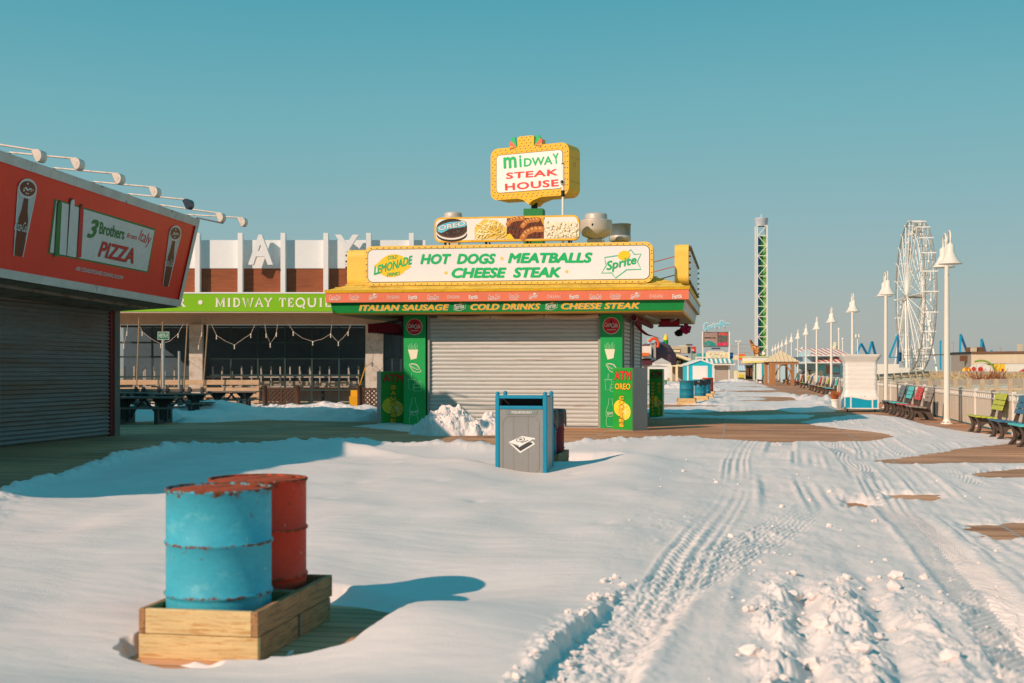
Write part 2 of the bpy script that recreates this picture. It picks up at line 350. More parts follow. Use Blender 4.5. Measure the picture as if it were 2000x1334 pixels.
MID = gpoly([(1262, 806), (1300, 805), (1330, 808), (1420, 803), (1500, 800), (1560, 806), (1630, 804), (1645, 796), (1632, 785), (1570, 776), (1528, 766), (1500, 754), (1470, 744), (1420, 743), (1340, 747), (1300, 744), (1240, 746), (1240, 806)])
STRIP = gpoly([(1270, 809), (1400, 813), (1540, 812), (1598, 810), (1580, 817), (1480, 820), (1330, 815), (1270, 818)])
THIN = gpoly([(690, 833), (740, 828), (800, 829), (860, 834), (830, 846), (800, 843), (740, 838)])
PATIO = gpoly([(150, 830), (228, 828), (300, 822), (360, 826), (420, 825), (520, 820), (600, 822), (700, 824), (752, 821), (752, 802), (600, 797), (400, 797), (150, 797)])
def rut(X, Y, pts, w):
    best = np.full(X.shape, 1e9); side = np.zeros(X.shape); al = np.zeros(X.shape); L = 0
    for (ax, ay), (bx, by) in zip(pts[:-1], pts[1:]):
        dx, dy = bx - ax, by - ay; l = math.hypot(dx, dy); t = ((X - ax) * dx + (Y - ay) * dy) / (l * l); tcl = np.clip(t, 0, 1)
        d = np.hypot(X - ax - tcl * dx, Y - ay - tcl * dy); s = ((X - ax) * dy - (Y - ay) * dx) / l
        k = d < best; best = np.where(k, d, best); side = np.where(k, s, side); al = np.where(k, L + tcl * l, al); L += l
    return best, side, al
FOOT = [(*gp(u, v)[:2], r) for u, v, r in ((700, 968, .04), (852, 962, .06), (995, 978, .02), (930, 1010, .0), (1180, 1055, .02), (1250, 985, .03), (760, 925, .05), (640, 1005, .02), (1120, 940, .04))]
def snow_height(X, Y):
    wob = .10 * fbm(X * 1.3, Y * 1.3, 3, 4) + .05 * fbm(X * 6, Y * 6, 8, 3)
    d = sdf(X, Y, FIELD) + wob
    amp = .17 + .11 * fbm(X * .42, Y * .30, 21, 3)
    right = sst(-1.6, .3, X)                                             # trampled, driven half of the field
    amp = amp * (1 - .42 * right) * (1 - .62 * sst(1.2, 2.4, X) * sst(10, 12.5, Y))
    amp = amp * (1 - .80 * np.exp(-(((X + 2.55) / 1.25) ** 2 + ((Y - 6.05) / .75) ** 2))) * (1 - .55 * np.exp(-(((X + 1.9) / .9) ** 2 + ((Y - 8.3) / .8) ** 2)))        # thin round the planter frame
    amp = amp * (1 - .72 * np.exp(-(((X + 2.75) / .75) ** 2 + ((Y - 17.4) / 1.5) ** 2)))       # and before the bin
    amp = amp + .10 * np.exp(-(((X + 1.5) / .5) ** 2 + ((Y - 19.6) / 1.6) ** 2)) + .05 * np.exp(-(((X + 5.4) / 1.6) ** 2 + ((Y - 15.0) / 2.) ** 2))
    amp = amp + .08 * np.exp(-(((X + 1.75) / .45) ** 2 + ((Y - 7.1) / .8) ** 2))        # the crest beside the planter hollow
    amp = amp + .006 * fbm(X * 2.0, Y * 5, 4, 3) * (1 - right)
    edge = sst(0, .34, d)
    berm = np.exp(-((d - .28) / .22) ** 2) * (.05 + .10 * np.abs(fbm(X * 2.2, Y * 2.2, 31, 4))) * sst(9, 13, Y) * (1 - right)
    h = amp * edge + berm * (d > 0)
    b2, s2, a2 = rut(X, Y, [tuple(gp(660, 897)[:2]), tuple(gp(800, 905)[:2]), tuple(gp(900, 914)[:2]), tuple(gp(958, 921)[:2])], .3)
    h += .15 * np.exp(-(np.minimum(s2 * 0 + b2, b2) / np.where(s2 > 0, .42, .30)) ** 2)          # drift crest left of the bin
    for fx_, fy_, fr_ in FOOT: q2 = ((X - fx_) / (.11 + fr_)) ** 2 + ((Y - fy_) / (.20 + fr_)) ** 2; h += edge * -.020 * np.exp(-q2 * 1.8)
    # driven area: ruts along the boardwalk with tread, ploughed ridges and chunks
    tr = np.zeros(X.shape)
    for k, (x0, sl, w, dep) in enumerate([(-.42, .045, .17, .03), (.28, .03, .26, .045), (.85, .02, .24, .05), (1.5, .035, .22, .035), (2.15, .03, .24, .05), (2.9, .01, .22, .04), (3.6, .04, .25, .045), (4.4, .02, .22, .04), (1.15, .07, .18, .03)]):
        xc = x0 + sl * (Y - 8) + .05 * np.sin(Y * .5 + k) - .02 * np.maximum(Y - 14, 0) * (k % 3 == 0)
        q = (X - xc) / w; ins = 1 - sst(.75, 1.05, np.abs(q))
        tread = .5 + .5 * np.sin((Y + .35 * np.abs(q) * (1 if k % 2 else -1)) * 2 * np.pi / (.105 if k % 2 else .16) + 3 * perlin(X * .8, Y * .8, 60 + k))
        patch = sst(-.25, .25, perlin(X * .5 + k * 7, Y * .22, 80 + k))
        rid = .5 + .5 * np.cos(q * 9.4)
        tr += ins * patch * (-dep * .75 + (.028 * tread if k % 2 else .022 * rid + .010 * tread)) + np.exp(-((np.abs(q) - 1.15) / .16) ** 2) * patch * dep * .5 * (.6 + .8 * np.abs(fbm(X * 9, Y * 5, 90 + k, 3)))
    h += tr * sst(.1, .5, d) * sst(-1.2, -.4, X)
    h += right * .020 * fbm(X * 3.0, Y * 1.3, 51, 4) * edge
    wx = X + .12 * fbm(X * 2.5, Y * 1.5, 161, 3); hard = np.maximum(fbm(wx * 4.2, Y * 2.1, 71, 5, .5) + .08, 0)
    near = sst(10.2, 8.2, Y + .35 * X) * sst(-.15, .3, X - .06 * (Y - 6)) * sst(2.7, 1.9, X)
    mid = sst(.1, .5, perlin(X * .45 + 3, Y * .22 + 5, 75)) * right * .55
    h += (np.maximum(near, mid)) * edge * (.052 * hard + .020 * np.maximum(fbm(X * 17, Y * 10, 72, 3), 0) * sst(.05, .3, hard))
    for xc0, sl, dep, seed in ((.33, .035, .17, 5), (.78, .03, .12, 6)):                # two deep ploughed grooves near the camera
        xc = xc0 + sl * (Y - 6) + .05 * fbm(X * 0 + 1, Y * 2.6, 110 + seed, 3); q = X - xc
        g = sst(10.0, 8.0, Y) * (.75 + .5 * perlin(X * 0 + 2, Y * 1.1, 120 + seed))
        lump = np.maximum(fbm(X * 5, Y * 3.2, 130 + seed, 4, .6) + .25, 0)
        h += g * (-dep * .55 * np.exp(-(q / .07) ** 2) + dep * .75 * lump * (np.exp(-((q + .17) / .11) ** 2) + .6 * np.exp(-((q - .2) / .15) ** 2)))
    # the single deep tyre rut with a crumbling left bank
    b, s, al = rut(X, Y, [(-.98, 4.5), (-.79, 5.55), (-.71, 7.1), (-.55, 8.3), (-.17, 9.8), (.35, 12.0), (.9, 15.0)], .2)
    w = .19 + .02 * fbm(X * 3, Y * 3, 141, 3); ss = s + .035 * fbm(X * 9, Y * 9, 142, 3)
    deep = sst(9.4, 7.0, Y) ; inside = sst(-w - .035, -w + .015, ss) * sst(w + .14, w - .02, ss)
    tre = .008 * np.cos(ss * 2 * np.pi / .055) * (1 - .75 * deep)
    h += inside * (-.012 - .068 * deep + tre + deep * .03 * fbm(X * 11, Y * 11, 143, 4)) * sst(14.5, 11, Y) * (d > 0)
    h += deep * .042 * np.maximum(fbm(X * 8, Y * 7, 144, 3) + .2, 0) * np.exp(-((ss + w + .07) / .06) ** 2)
    h += deep * .012 * np.exp(-((ss - w - .15) / .05) ** 2)
    h = np.maximum(h, .016 * edge + .012 * edge * (fbm(X * 6, Y * 6, 150, 2) + .4))
    for poly, ew in HOLES:
        dh = sdf(X, Y, gpoly(poly)) - .09 + .16 * fbm(X * 1.6, Y * 2.4, 41, 5, .6); h = h * (1 - sst(-ew * 3.0, .02, dh)) - .06 * sst(-.02, .03, dh)
    for poly, ew in ((BOXHOLE, .22), (BOXHOLE2, .08), (BINHOLE, .30), (BOXFOOT, .05)):
        dh = sdf(X, Y, poly) + .03 * fbm(X * 4, Y * 4, 43, 3); h = h * (1 - sst(-ew, .0, dh)) - .06 * sst(-.01, .03, dh)
    h = h * (1 - .72 * sst(-.75, 0, sdf(X, Y, BINHOLE2)))
    h = np.where(d <= 0, -.08, h)
    # farther sheets
    for poly, a, rgh in ((MID, .07, .035), (STRIP, .05, .02), (THIN, .06, .02), (PATIO, .12, .08)):
        dm = sdf(X, Y, poly) + .25 * fbm(X * .8, Y * .5, 45, 4); e = sst(0, .5, dm)
        hm = a * e * (1 + .5 * fbm(X * .7, Y * .35, 46, 3)) + e * rgh * np.maximum(fbm(X * 1.7, Y * 1.0, 47, 4), -.2)
        if poly is MID:
            bank = sst(2.2, 4.2, X) * sst(6.2, 5.2, X); hm += e * bank * sst(110, 85, Y) * (.14 + .30 * np.maximum(fbm(X * 1.6, Y * .9, 48, 4), 0))
            hm += e * .16 * np.exp(-((X + 1.0) / .9) ** 2) * np.maximum(fbm(X * 1.2, Y * .35, 49, 3), 0)
            bare = sst(.08, .22, perlin(X * .10 + 2.2, Y * .14, 55) ) * sst(3.6, 2.2, X); hm -= bare * .28
        if poly is PATIO: hm += e * .35 * np.maximum(fbm(X * .6, Y * .5, 44, 3), 0)
        h = np.maximum(h, np.where(dm > 0, hm, -.08))
    return h
def snow_mesh(us, ds):
    A = (us - 1000) / FPX; D, AA = np.meshgrid(ds, A, indexing='ij')
    X = D * (AA * cP - sP); Y = D * (cP + AA * sP); H = snow_height(X, Y)
    nr, nc = X.shape; vid = np.arange(nr * nc).reshape(nr, nc)
    q = np.stack([vid[:-1, :-1], vid[:-1, 1:], vid[1:, 1:], vid[1:, :-1]], -1).reshape(-1, 4)
    keep = (H.ravel()[q] > -.05).any(1); q = q[keep]
    used = np.unique(q); re = np.full(nr * nc, -1); re[used] = np.arange(len(used)); q = re[q]
    co = np.stack([X.ravel(), Y.ravel(), H.ravel()], -1)[used].astype(np.float32)
    me = bpy.data.meshes.new('snow_cover'); me.vertices.add(len(co)); me.vertices.foreach_set('co', co.ravel())
    me.loops.add(q.size); me.loops.foreach_set('vertex_index', q.ravel().astype(np.int32)); me.polygons.add(len(q))
    me.polygons.foreach_set('loop_start', np.arange(0, q.size, 4, dtype=np.int32)); me.polygons.foreach_set('use_smooth', np.ones(len(q), bool))
    me.update(calc_edges=True); me.materials.append(snow_m)
    o = bpy.data.objects.new('snow_cover', me); COL.objects.link(o); o['kind'] = 'stuff'; return o
vv = np.concatenate([np.arange(1700, 1330, -2.2), np.arange(1330, 880, -.95), np.arange(880, 738, -.55)])
snow_mesh(np.arange(-220, 2220, 2.0), 3950.0 / (vv - 720))
# loose clods thrown up beside the tracks
mb = MB(); rr = random.Random(3)
for k in range(310):
    if k < 130: Y = rr.uniform(5.2, 10.5); X = rr.uniform(-.2, 2.4) + .06 * (Y - 6); r = rr.choice([.006, .008, .012, .012, .018, .035 if rr.random() < .35 else .015])
    elif k < 190: Y = rr.uniform(9, 22); X = rr.uniform(-1.0, 4.0); r = rr.choice([.008, .012, .016, .025])
    elif k > 260: Y = rr.uniform(5.6, 9.5); X = rr.choice([.12, .55, .95]) + .04 * (Y - 6) + rr.gauss(0, .16); r = rr.choice([.012, .016, .02, .028, .045])
    else: Y = rr.uniform(5, 8.8); X = -.95 + .07 * (Y - 6) + rr.uniform(-.12, .1); r = rr.uniform(.008, .022)
    z = float(snow_height(np.array([[X]]), np.array([[Y]]))[0, 0]) if False else None
    mb._clods = getattr(mb, '_clods', []) + [(X, Y, r)]
cx = np.array([[c[0] for c in mb._clods]]); cy = np.array([[c[1] for c in mb._clods]]); cz = snow_height(cx, cy)[0]
for k, ((X, Y, r), z) in enumerate(zip(mb._clods, cz)):
    if z > .01: mb.blob((X, Y, z + r * .45), r, snow_m, k, 2 if r > .018 else 1, .30, (1.15, .9, .8))
mb.build('snow_clods', kind='stuff')
def heap(name, label, c, rx, ry, h, seed, group=None, rough=.5, n=90, freq=2.2, rz=0.0):
    g = np.linspace(-1.15, 1.15, n); A, B = np.meshgrid(g, g); X = A * rx; Y = B * ry
    r = np.sqrt(A ** 2 + B ** 2) + .18 * fbm(A * 2 + seed, B * 2, seed, 3)
    base = np.clip(1 - r, 0, 1) ** .75
    H = h * base * (.85 + rough * .55 * fbm(X * freq, Y * freq, seed + 5, 3, .45)) + .26 * h * rough * np.maximum(fbm(X * freq * 3, Y * freq * 3, seed + 9, 4) + .15, 0) * sst(0, .3, base) - .03 * (base <= 0)
    c_, s_ = math.cos(rz), math.sin(rz)
    m = MB(); vs = [(c[0] + x * c_ - y * s_, c[1] + x * s_ + y * c_, (c[2] if len(c) > 2 else 0) + z) for x, y, z in zip(X.ravel(), Y.ravel(), H.ravel())]
    fs = [(i * n + j, i * n + j + 1, (i + 1) * n + j + 1, (i + 1) * n + j) for i in range(n - 1) for j in range(n - 1) if max(H[i, j], H[i, j + 1], H[i + 1, j], H[i + 1, j + 1]) > -.02]
    m.add(vs, fs, snow_m, rough < .45)
    return m.solo(name, label, 'snow pile', (c[0], c[1], 0), group)
# ------------------------------------------------------------------ drums, planter frames, bin
def drum_paint(name, c, c2, rust=.62):
    m = mk(name, c, .6, .14, 2.2, .05, 90, c2=c2, thr=(.56, .72), stretch=(1, 1, 1.6), spec=.22, fine=.05)
    t = m.node_tree; N = t.nodes; L = t.links; b = N['Principled BSDF']; src = b.inputs['Base Color'].links[0].from_socket
    tcn = N['Texture Coordinate']
    ns = N.new('ShaderNodeTexNoise'); ns.inputs['Scale'].default_value = 17; ns.inputs['Detail'].default_value = 8; ns.inputs['Roughness'].default_value = .75; L.new(tcn.outputs['Object'], ns.inputs['Vector'])
    sp = N.new('ShaderNodeSeparateXYZ'); L.new(tcn.outputs['Object'], sp.inputs[0])
    acc = None                                        # rust collects at the rims and ribs
    for z0, w, top in ((.878, .03, .205), (.575, .012, .17), (.29, .012, .17), (.02, .03, .17)):
        a = N.new('ShaderNodeMath'); a.operation = 'SUBTRACT'; L.new(sp.outputs['Z'], a.inputs[0]); a.inputs[1].default_value = z0
        q = N.new('ShaderNodeMath'); q.operation = 'ABSOLUTE'; L.new(a.outputs[0], q.inputs[0])
        r = N.new('ShaderNodeMapRange'); r.inputs[1].default_value = 0; r.inputs[2].default_value = w * 1.6; r.inputs[3].default_value = top; r.inputs[4].default_value = 0; L.new(q.outputs[0], r.inputs[0])
        if acc is None: acc = r.outputs[0]
        else:
            k = N.new('ShaderNodeMath'); k.operation = 'MAXIMUM'; L.new(acc, k.inputs[0]); L.new(r.outputs[0], k.inputs[1]); acc = k.outputs[0]
    k = N.new('ShaderNodeMath'); k.operation = 'ADD'; L.new(acc, k.inputs[0]); L.new(ns.outputs['Fac'], k.inputs[1])
    r = N.new('ShaderNodeMapRange'); r.inputs[1].default_value = rust; r.inputs[2].default_value = rust + .06; L.new(k.outputs[0], r.inputs[0])
    mix = N.new('ShaderNodeMix'); mix.data_type = 'RGBA'; L.new(r.outputs[0], mix.inputs[0]); L.new(src, mix.inputs[6]); mix.inputs[7].default_value = (.16, .055, .022, 1)
    ch = N.new('ShaderNodeTexNoise'); ch.inputs['Scale'].default_value = 30; ch.inputs['Detail'].default_value = 4; mpc = N.new('ShaderNodeMapping'); mpc.inputs['Scale'].default_value = (1, 1, .45); mpc.inputs['Rotation'].default_value = (.5, .3, 0); L.new(tcn.outputs['Object'], mpc.inputs[0]); L.new(mpc.outputs[0], ch.inputs['Vector'])
    cr_ = N.new('ShaderNodeMapRange'); cr_.inputs[1].default_value = .69; cr_.inputs[2].default_value = .72; cr_.inputs[4].default_value = .55; L.new(ch.outputs['Fac'], cr_.inputs[0])
    mc = N.new('ShaderNodeMix'); mc.data_type = 'RGBA'; L.new(cr_.outputs[0], mc.inputs[0]); L.new(mix.outputs[2], mc.inputs[6]); mc.inputs[7].default_value = (.55, .56, .52, 1)
    L.new(mc.outputs[2], b.inputs['Base Color'])
    ro = N.new('ShaderNodeMapRange'); ro.inputs[3].default_value = .58; ro.inputs[4].default_value = .9; L.new(r.outputs[0], ro.inputs[0]); L.new(ro.outputs[0], b.inputs['Roughness'])
    return m
drum_blue = drum_paint('blue drum paint', (62, 166, 188), (104, 184, 196))
drum_red = drum_paint('red drum paint', (206, 62, 40), (190, 78, 62))
drum_teal = drum_paint('teal drum paint', (20, 128, 150), (40, 140, 160))
drum_maroon = drum_paint('maroon drum paint', (150, 40, 46), (160, 60, 60))
rust_m = mk('rusty lid', (186, 78, 36), .9, .35, 5, .3, 60, c2=(120, 44, 20), thr=(.45, .7))
def drum(name, label, c, m, group=None, lid=True, R=.293, H=.88):
    t = thing(name, label, 'drum', c, group)
    prof = [(R * .96, 0), (R, .012), (R, .26)]
    for z in (.29, .575):
        prof += [(R, z - .016), (R + .007, z - .009), (R + .012, z), (R + .007, z + .009), (R, z + .016)]
    prof += [(R, H - .022), (R + .008, H - .016), (R + .010, H - .004), (R + .004, H), (R - .008, H - .001), (R - .010, H - .03)]
    prof = [(r, z) for r, z in prof]
    MB().lathe(prof, c, m, 72).build('shell', t)
    if lid:
        b = MB(); b.lathe([(R - .009, H - .014), (R * .8, H - .008), (R * .5, H - .006), (.001, H - .005)], c, rust_m, 48); ld = b.build('lid', t)
        b = MB(); b.lathe([(.032, H - .02), (.034, H - .002), (.026, H + .002), (.001, H + .002)], (c[0] + .16, c[1] + .12, c[2]), rust_m, 16); b.build('bung_cap', ld)
    return t
wood_y = mk('fresh pine', (216, 188, 134), .6, .2, 2.2, .12, 30, c2=(186, 138, 80), thr=(.52, .64), stretch=(1.2, 14, 14), fine=.1)
wood_g = mk('weathered pine', (172, 128, 84), .75, .25, 2.2, .2, 30, c2=(104, 78, 56), thr=(.48, .66), stretch=(14, 1.2, 14), fine=.12)
wood_b = mk('grey pine', (150, 128, 104), .8, .25, 2.5, .2, 30, c2=(96, 80, 66), thr=(.5, .66), stretch=(2, 14, 14))
def frame_box(label, x0, x1, y0, y1, z0=0.0, h=.27, group='timber frames under the drums', fresh=True, name='timber_frame'):
    t = thing(name, label, 'planter frame', (x0, y0, z0), group); T = .038; hh = h / 2
    for k in range(2):
        zb, zt = z0 + k * (hh + .003), z0 + (k + 1) * hh - .0 + k * .003
        e = .0 if k == 0 else T
        MB().box(x0 + e, x1 - e, y0, y0 + T, zb, zt, wood_y if fresh else wood_b).build('front_board', t, bevel=.005)
        MB().box(x0 + (T if k == 0 else 0), x1 - (T if k == 0 else 0), y1 - T, y1, zb, zt, wood_g).build('back_board', t, bevel=.005)
        for xa, xb in ((x0, x0 + T), (x1 - T, x1)):
            MB().box(xa, xb, y0 + (T if k == 0 else 0), y1 - (T if k == 1 else 0) * 0 - T * (1 if k == 0 else 1), zb, zt, wood_g).build('side_board', t, bevel=.005)
    b = MB(); 
    for i in range(4):
        w = (x1 - x0 - 2 * T) / 4; b.box(x0 + T + i * w + .003, x0 + T + (i + 1) * w - .003, y0 + T, y1 - T, z0 + .012, z0 + .03, wood_g)
    b.build('base_boards', t)
    return t
frame_box('fresh yellow pine frame round the blue drum, dug out of the snow', -3.215, -2.53, 6.52, 7.195)
frame_box('weathered pine frame round the red drum, behind the yellow frame', -3.215, -2.53, 7.2, 7.80, fresh=False)
drum('steel_drum', 'pale blue drum with a rusty rim standing in the front pine frame', (-2.90, 6.875, .03), drum_blue, 'drums in the foreground frames')
drum('steel_drum', 'faded red drum with a rusty rim behind the pale blue drum', (-2.905, 7.49, .03), drum_red, 'drums in the foreground frames')
# recycling bin with the pizza box picture
bin_blue = mk('bin blue plastic', (0, 134, 166), .5, .08, 4, .05, 80)
bin_grey = mk('bin grey panel', (138, 139, 136), .5, .08, 1.6, .04, 60, fine=.03)
bin_side = mk('bin side panel', (158, 156, 150), .5, .08, 1.6)
black_m = mk('black void', (6, 8, 14), .6, .1)
ink_m = mk('dark ink', (62, 66, 66), .6, .1); white_m = mk('white paint', (232, 230, 224), .5, .06, 2)
plate_m = mk('grey plate', (126, 138, 134), .5, .08)
def make_bin():
    # front face set square to the view line of the boardwalk
    yb = 18.15; xl = onY(967, 900, yb).x; xr = onY(1083, 900, yb).x - .11
    t = thing('recycling_bin', 'grey recycling bin with blue corner posts and a pizza box picture', 'bin', ((xl + xr) / 2, yb, 0))
    d = .62; H = 1.20; P = .062
    for x in (xl, xr - P):
        for y in (yb, yb + d):
            b = MB(); b.box(x, x + P, y, y + P, 0, H, bin_blue); b.lathe([(P * .46, H), (P * .5, H + .02), (P * .40, H + .045), (.001, H + .05)], (x + P / 2, y + P / 2, 0), bin_blue, 16)
            b.build('corner_post', t, bevel=.012)
    x0, x1 = xl + P, xr - P
    MB().box(x0, x1, yb + .004, yb + P - .004, H - .052, H - .002, bin_blue).build('top_rail', t, bevel=.008)
    MB().box(x0, x1, yb + .004, yb + P - .004, H - .205, H - .155, bin_blue).build('middle_rail', t, bevel=.008)
    MB().box(x0 - .005, x1 + .005, yb + .02, yb + d + .04, H - .03, H - .012, bin_side).build('lid', t)
    MB().box(x0, x1, yb + .25, yb + .26, H - .21, H - .05, black_m).build('slot', t)
    b = MB(); b.box(x0, x1, yb + .014, yb + .034, .04, H - .207, bin_grey)
    f = PL((x0, yb + .014, 0), (1, 0, 0)); w = x1 - x0
    fp = b.build('front_panel', t)
    g = MB()
    for k in range(1, 3): f.fill(g, [(w * k / 3 - .002, .08), (w * k / 3 + .002, .08), (w * k / 3 + .002, H - .30), (w * k / 3 - .002, H - .30)], mk('groove', (118, 117, 113), .7), .002)
    c = .07; oc = [(.05 + c, .07), (w - .05 - c, .07), (w - .05, .07 + c), (w - .05, H - .31 - c), (w - .05 - c, H - .31), (.05 + c, H - .31), (.05, H - .31 - c), (.05, .07 + c)]
    f.stroke(g, oc, .006, mk('groove', (118, 117, 113), .7), .003, True); g.build('panel_groove', fp)
    for x in (xl + .008, xr - .028):
        MB().box(x, x + .02, yb + P, yb + d, .04, H - .03, bin_side).build('side_panel', t)
    MB().box(x0, x1, yb + d + .02, yb + d + .04, .04, H - .03, bin_side).build('back_panel', t)
    g = MB(); f.fill(g, [f.px(989, 801), f.px(1049, 801), f.px(1049, 809), f.px(989, 809)], plate_m, .003, .004)
    f.textpx(g, 'PIZZA BOXES ONLY', (999.5, 807.6), (1039, 807.6), (999.5, 803), white_m, .009, 0, .012); g.build('name_plate', fp)
    g = MB()   # the picture of an opened pizza box
    Z = lambda u, v: (900 + u / 5, 740 + v / 5)
    f.fillpx(g, [Z(466, 622), Z(580, 725), Z(726, 637), Z(700, 605), Z(660, 640), Z(590, 668), Z(568, 668)], white_m, .003)
    f.fillpx(g, [Z(496, 630), Z(582, 706), Z(704, 634), Z(694, 622), Z(640, 622), Z(572, 668)], ink_m, .005)
    f.fillpx(g, [Z(466, 618), Z(600, 557), Z(726, 578), Z(726, 594), Z(702, 590), Z(568, 668), Z(566, 650)], white_m, .007)
    f.fillpx(g, [Z(616, 628), Z(690, 592), Z(690, 602), Z(616, 638)], white_m, .008)
    cx, cy = f.px(*Z(584, 594)); f.ell(g, cx, cy, .066, .030, ink_m, .009, 24, .18); f.ell(g, cx, cy, .054, .023, white_m, .010, 24, .18)
    f.fill(g, [(cx - .03, cy - .008), (cx + .035, cy - .002), (cx + .004, cy + .018)], ink_m, .011)
    f.stroke(g, [f.px(*Z(590, 622)), f.px(*Z(660, 600))], .008, ink_m, .011)
    g.build('picture', fp)
    return t, xr, yb
_, bxr, byb = make_bin()
# drums and frame behind the bin
bag_m = mk('black bin bag', (26, 30, 34), .28, .3, 9, .8, 14, spec=.6)
t = frame_box('dark weathered timber frame behind the pizza box bin', -3.44, -2.68, 19.35, 20.55, fresh=False)
def bagged(label, c, m, seed, R=.27, H=.9):
    t = drum('steel_drum', label, c, m, 'drums behind the recycling bin', False, R, H)
    b = MB(); n = 40; rr = random.Random(seed); vs = []; rows = [(R - .03, H - .05), (R - .01, H - .004), (R + .012, H + .008), (R + .022, H - .03), (R + .03, H - .12), (R + .026, H - .22)]
    for i, (r, z) in enumerate(rows):
        for k in range(n):
            q = 1 + (.035 * i / 5) * math.sin(k * 2.4 + seed) + rr.uniform(-.012, .012) * i
            dz = (.05 * math.sin(k * 1.1 + seed * 2) + rr.uniform(-.02, .02)) if i == 5 else 0
            a = 2 * math.pi * k / n; vs.append((c[0] + r * q * math.cos(a), c[1] + r * q * math.sin(a), c[2] + z + dz))
    b.add(vs, [(i * n + k, i * n + (k + 1) % n, (i + 1) * n + (k + 1) % n, (i + 1) * n + k) for i in range(5) for k in range(n)], bag_m, True)
    b.build('bin_bag', t); return t
bagged('teal drum with a black bag folded over its rim, behind the bin', (-3.04, 19.68, .03), drum_teal, 3)
bagged('maroon drum with a black bag folded over its rim, behind the teal one', (-2.99, 20.23, .03), drum_maroon, 5)
# ------------------------------------------------------------------ the food kiosk
green_m = mk('kiosk green', (14, 166, 84), .45, .10, 1.5, .03, 60, fine=.03)
dgreen_m = mk('fascia green', (8, 142, 66), .5, .12, 1.5, fine=.03)
yel_m = mk('kiosk yellow', (242, 190, 34), .5, .16, 2.0, .08, 50, c2=(214, 160, 34), thr=(.55, .7))
orange_m = mk('fascia red', (230, 122, 90), .5, .08, 1.2, fine=.03)
shut_m = mk('shutter slat', (198, 202, 198), .5, .08, 1.2, .04, 60, c2=(146, 100, 66), thr=(.57, .68), stretch=(.45, 1, 30), fine=.05)
steel_m = mk('grey steel', (158, 158, 154), .45, .10, 1.5, .05, 50, metal=.15)
stucco_m = mk('grey wall', (150, 146, 138), .8, .12, 1.5, .1, 40)
signw_m = mk('sign white', (236, 238, 236), .4, .04, .8, fine=.02)
sgreen_m = mk('sign green', (0, 186, 104), .5, .04, 2); sred_m = mk('sign red', (226, 62, 54), .5, .05, 2); syel_m = mk('sign yellow', (255, 208, 36), .5, .05, 2)
lyel_m = mk('letter yellow', (248, 190, 44), .5, .06, 2); lcyan_m = mk('light blue print', (96, 208, 234), .5, .04, 2)
bulb_m = mk('socket brown', (112, 66, 24), .6, .2, 9); coke_m = mk('disc red', (200, 16, 36), .4, .05, 2); maroon_m = mk('maroon canvas', (126, 14, 34), .8, .2, 3, .2, 30)
cream_m = mk('cream print', (236, 234, 206), .5, .05, 2); gline_m = mk('pale green print', (150, 226, 172), .5, .05, 2)
boards_m = mk('white boards', (222, 220, 212), .7, .16, 2.2, .12, 30, c2=(150, 122, 92), thr=(.56, .66), stretch=(1, 1, .5))
soffit_m = mk('tan soffit', (196, 156, 96), .8, .18, 2, .1, 30); shing_m = mk('yellow shingles', (232, 196, 84), .9, .2, 1.6, .5, 14, c2=(186, 146, 60), thr=(.5, .7))
KY, KB = 34.0, 41.6           # front and back wall
KXL, KXR = -8.97, -3.0
FY, BY = 32.85, 42.6           # eaves
EXL, EXR = -10.84, -1.22
kiosk = thing('food_kiosk', 'shuttered yellow and green fast food kiosk with wide eaves', 'kiosk', ((KXL + KXR) / 2, KY, 0))
def slats(mb, f, x0, x1, z0, z1, pitch, m, depth=.022):
    """roller shutter: one curved slat over the next"""
    n = int((z1 - z0) / pitch); pitch = (z1 - z0) / n
    prof = []
    for i in range(n):
        zb = z0 + i * pitch
        prof += [(zb + .0, -.012), (zb + .10 * pitch, -.010), (zb + .16 * pitch, depth * .55), (zb + .5 * pitch, depth), (zb + .86 * pitch, depth * .6), (zb + .97 * pitch, -.002)]
    vs = [f.p(x, z, o) for z, o in prof for x in (x0, x1)]
    mb.add(vs, [(2 * i, 2 * i + 1, 2 * i + 3, 2 * i + 2) for i in range(len(prof) - 1)], m)
fr = PL((0, KY, 0), (1, 0, 0))
ax0, ax1 = fr.px(836, 800)[0], fr.px(1172, 800)[0]
b = MB(); slats(b, PL((0, KY + .06, 0), (1, 0, 0)), ax0, ax1, .03, 2.98, .109, shut_m); b.build('roller_shutter', kiosk)
b = MB(); b.box(ax0 - .01, ax0 + .05, KY - .03, KY + .05, 0, 3.0, steel_m); b.box(ax1 - .05, ax1 + .01, KY - .03, KY + .05, 0, 3.0, steel_m); b.box(ax0 + .05, ax1 - .05, KY - .02, KY + .045, 0, .03, steel_m); b.build('shutter_rail', kiosk)
# body walls behind the shutters
b = MB(); b.box(KXL + .04, KXR - .04, KY + .12, KB, 0, 3.04, stucco_m); b.build('wall', kiosk)
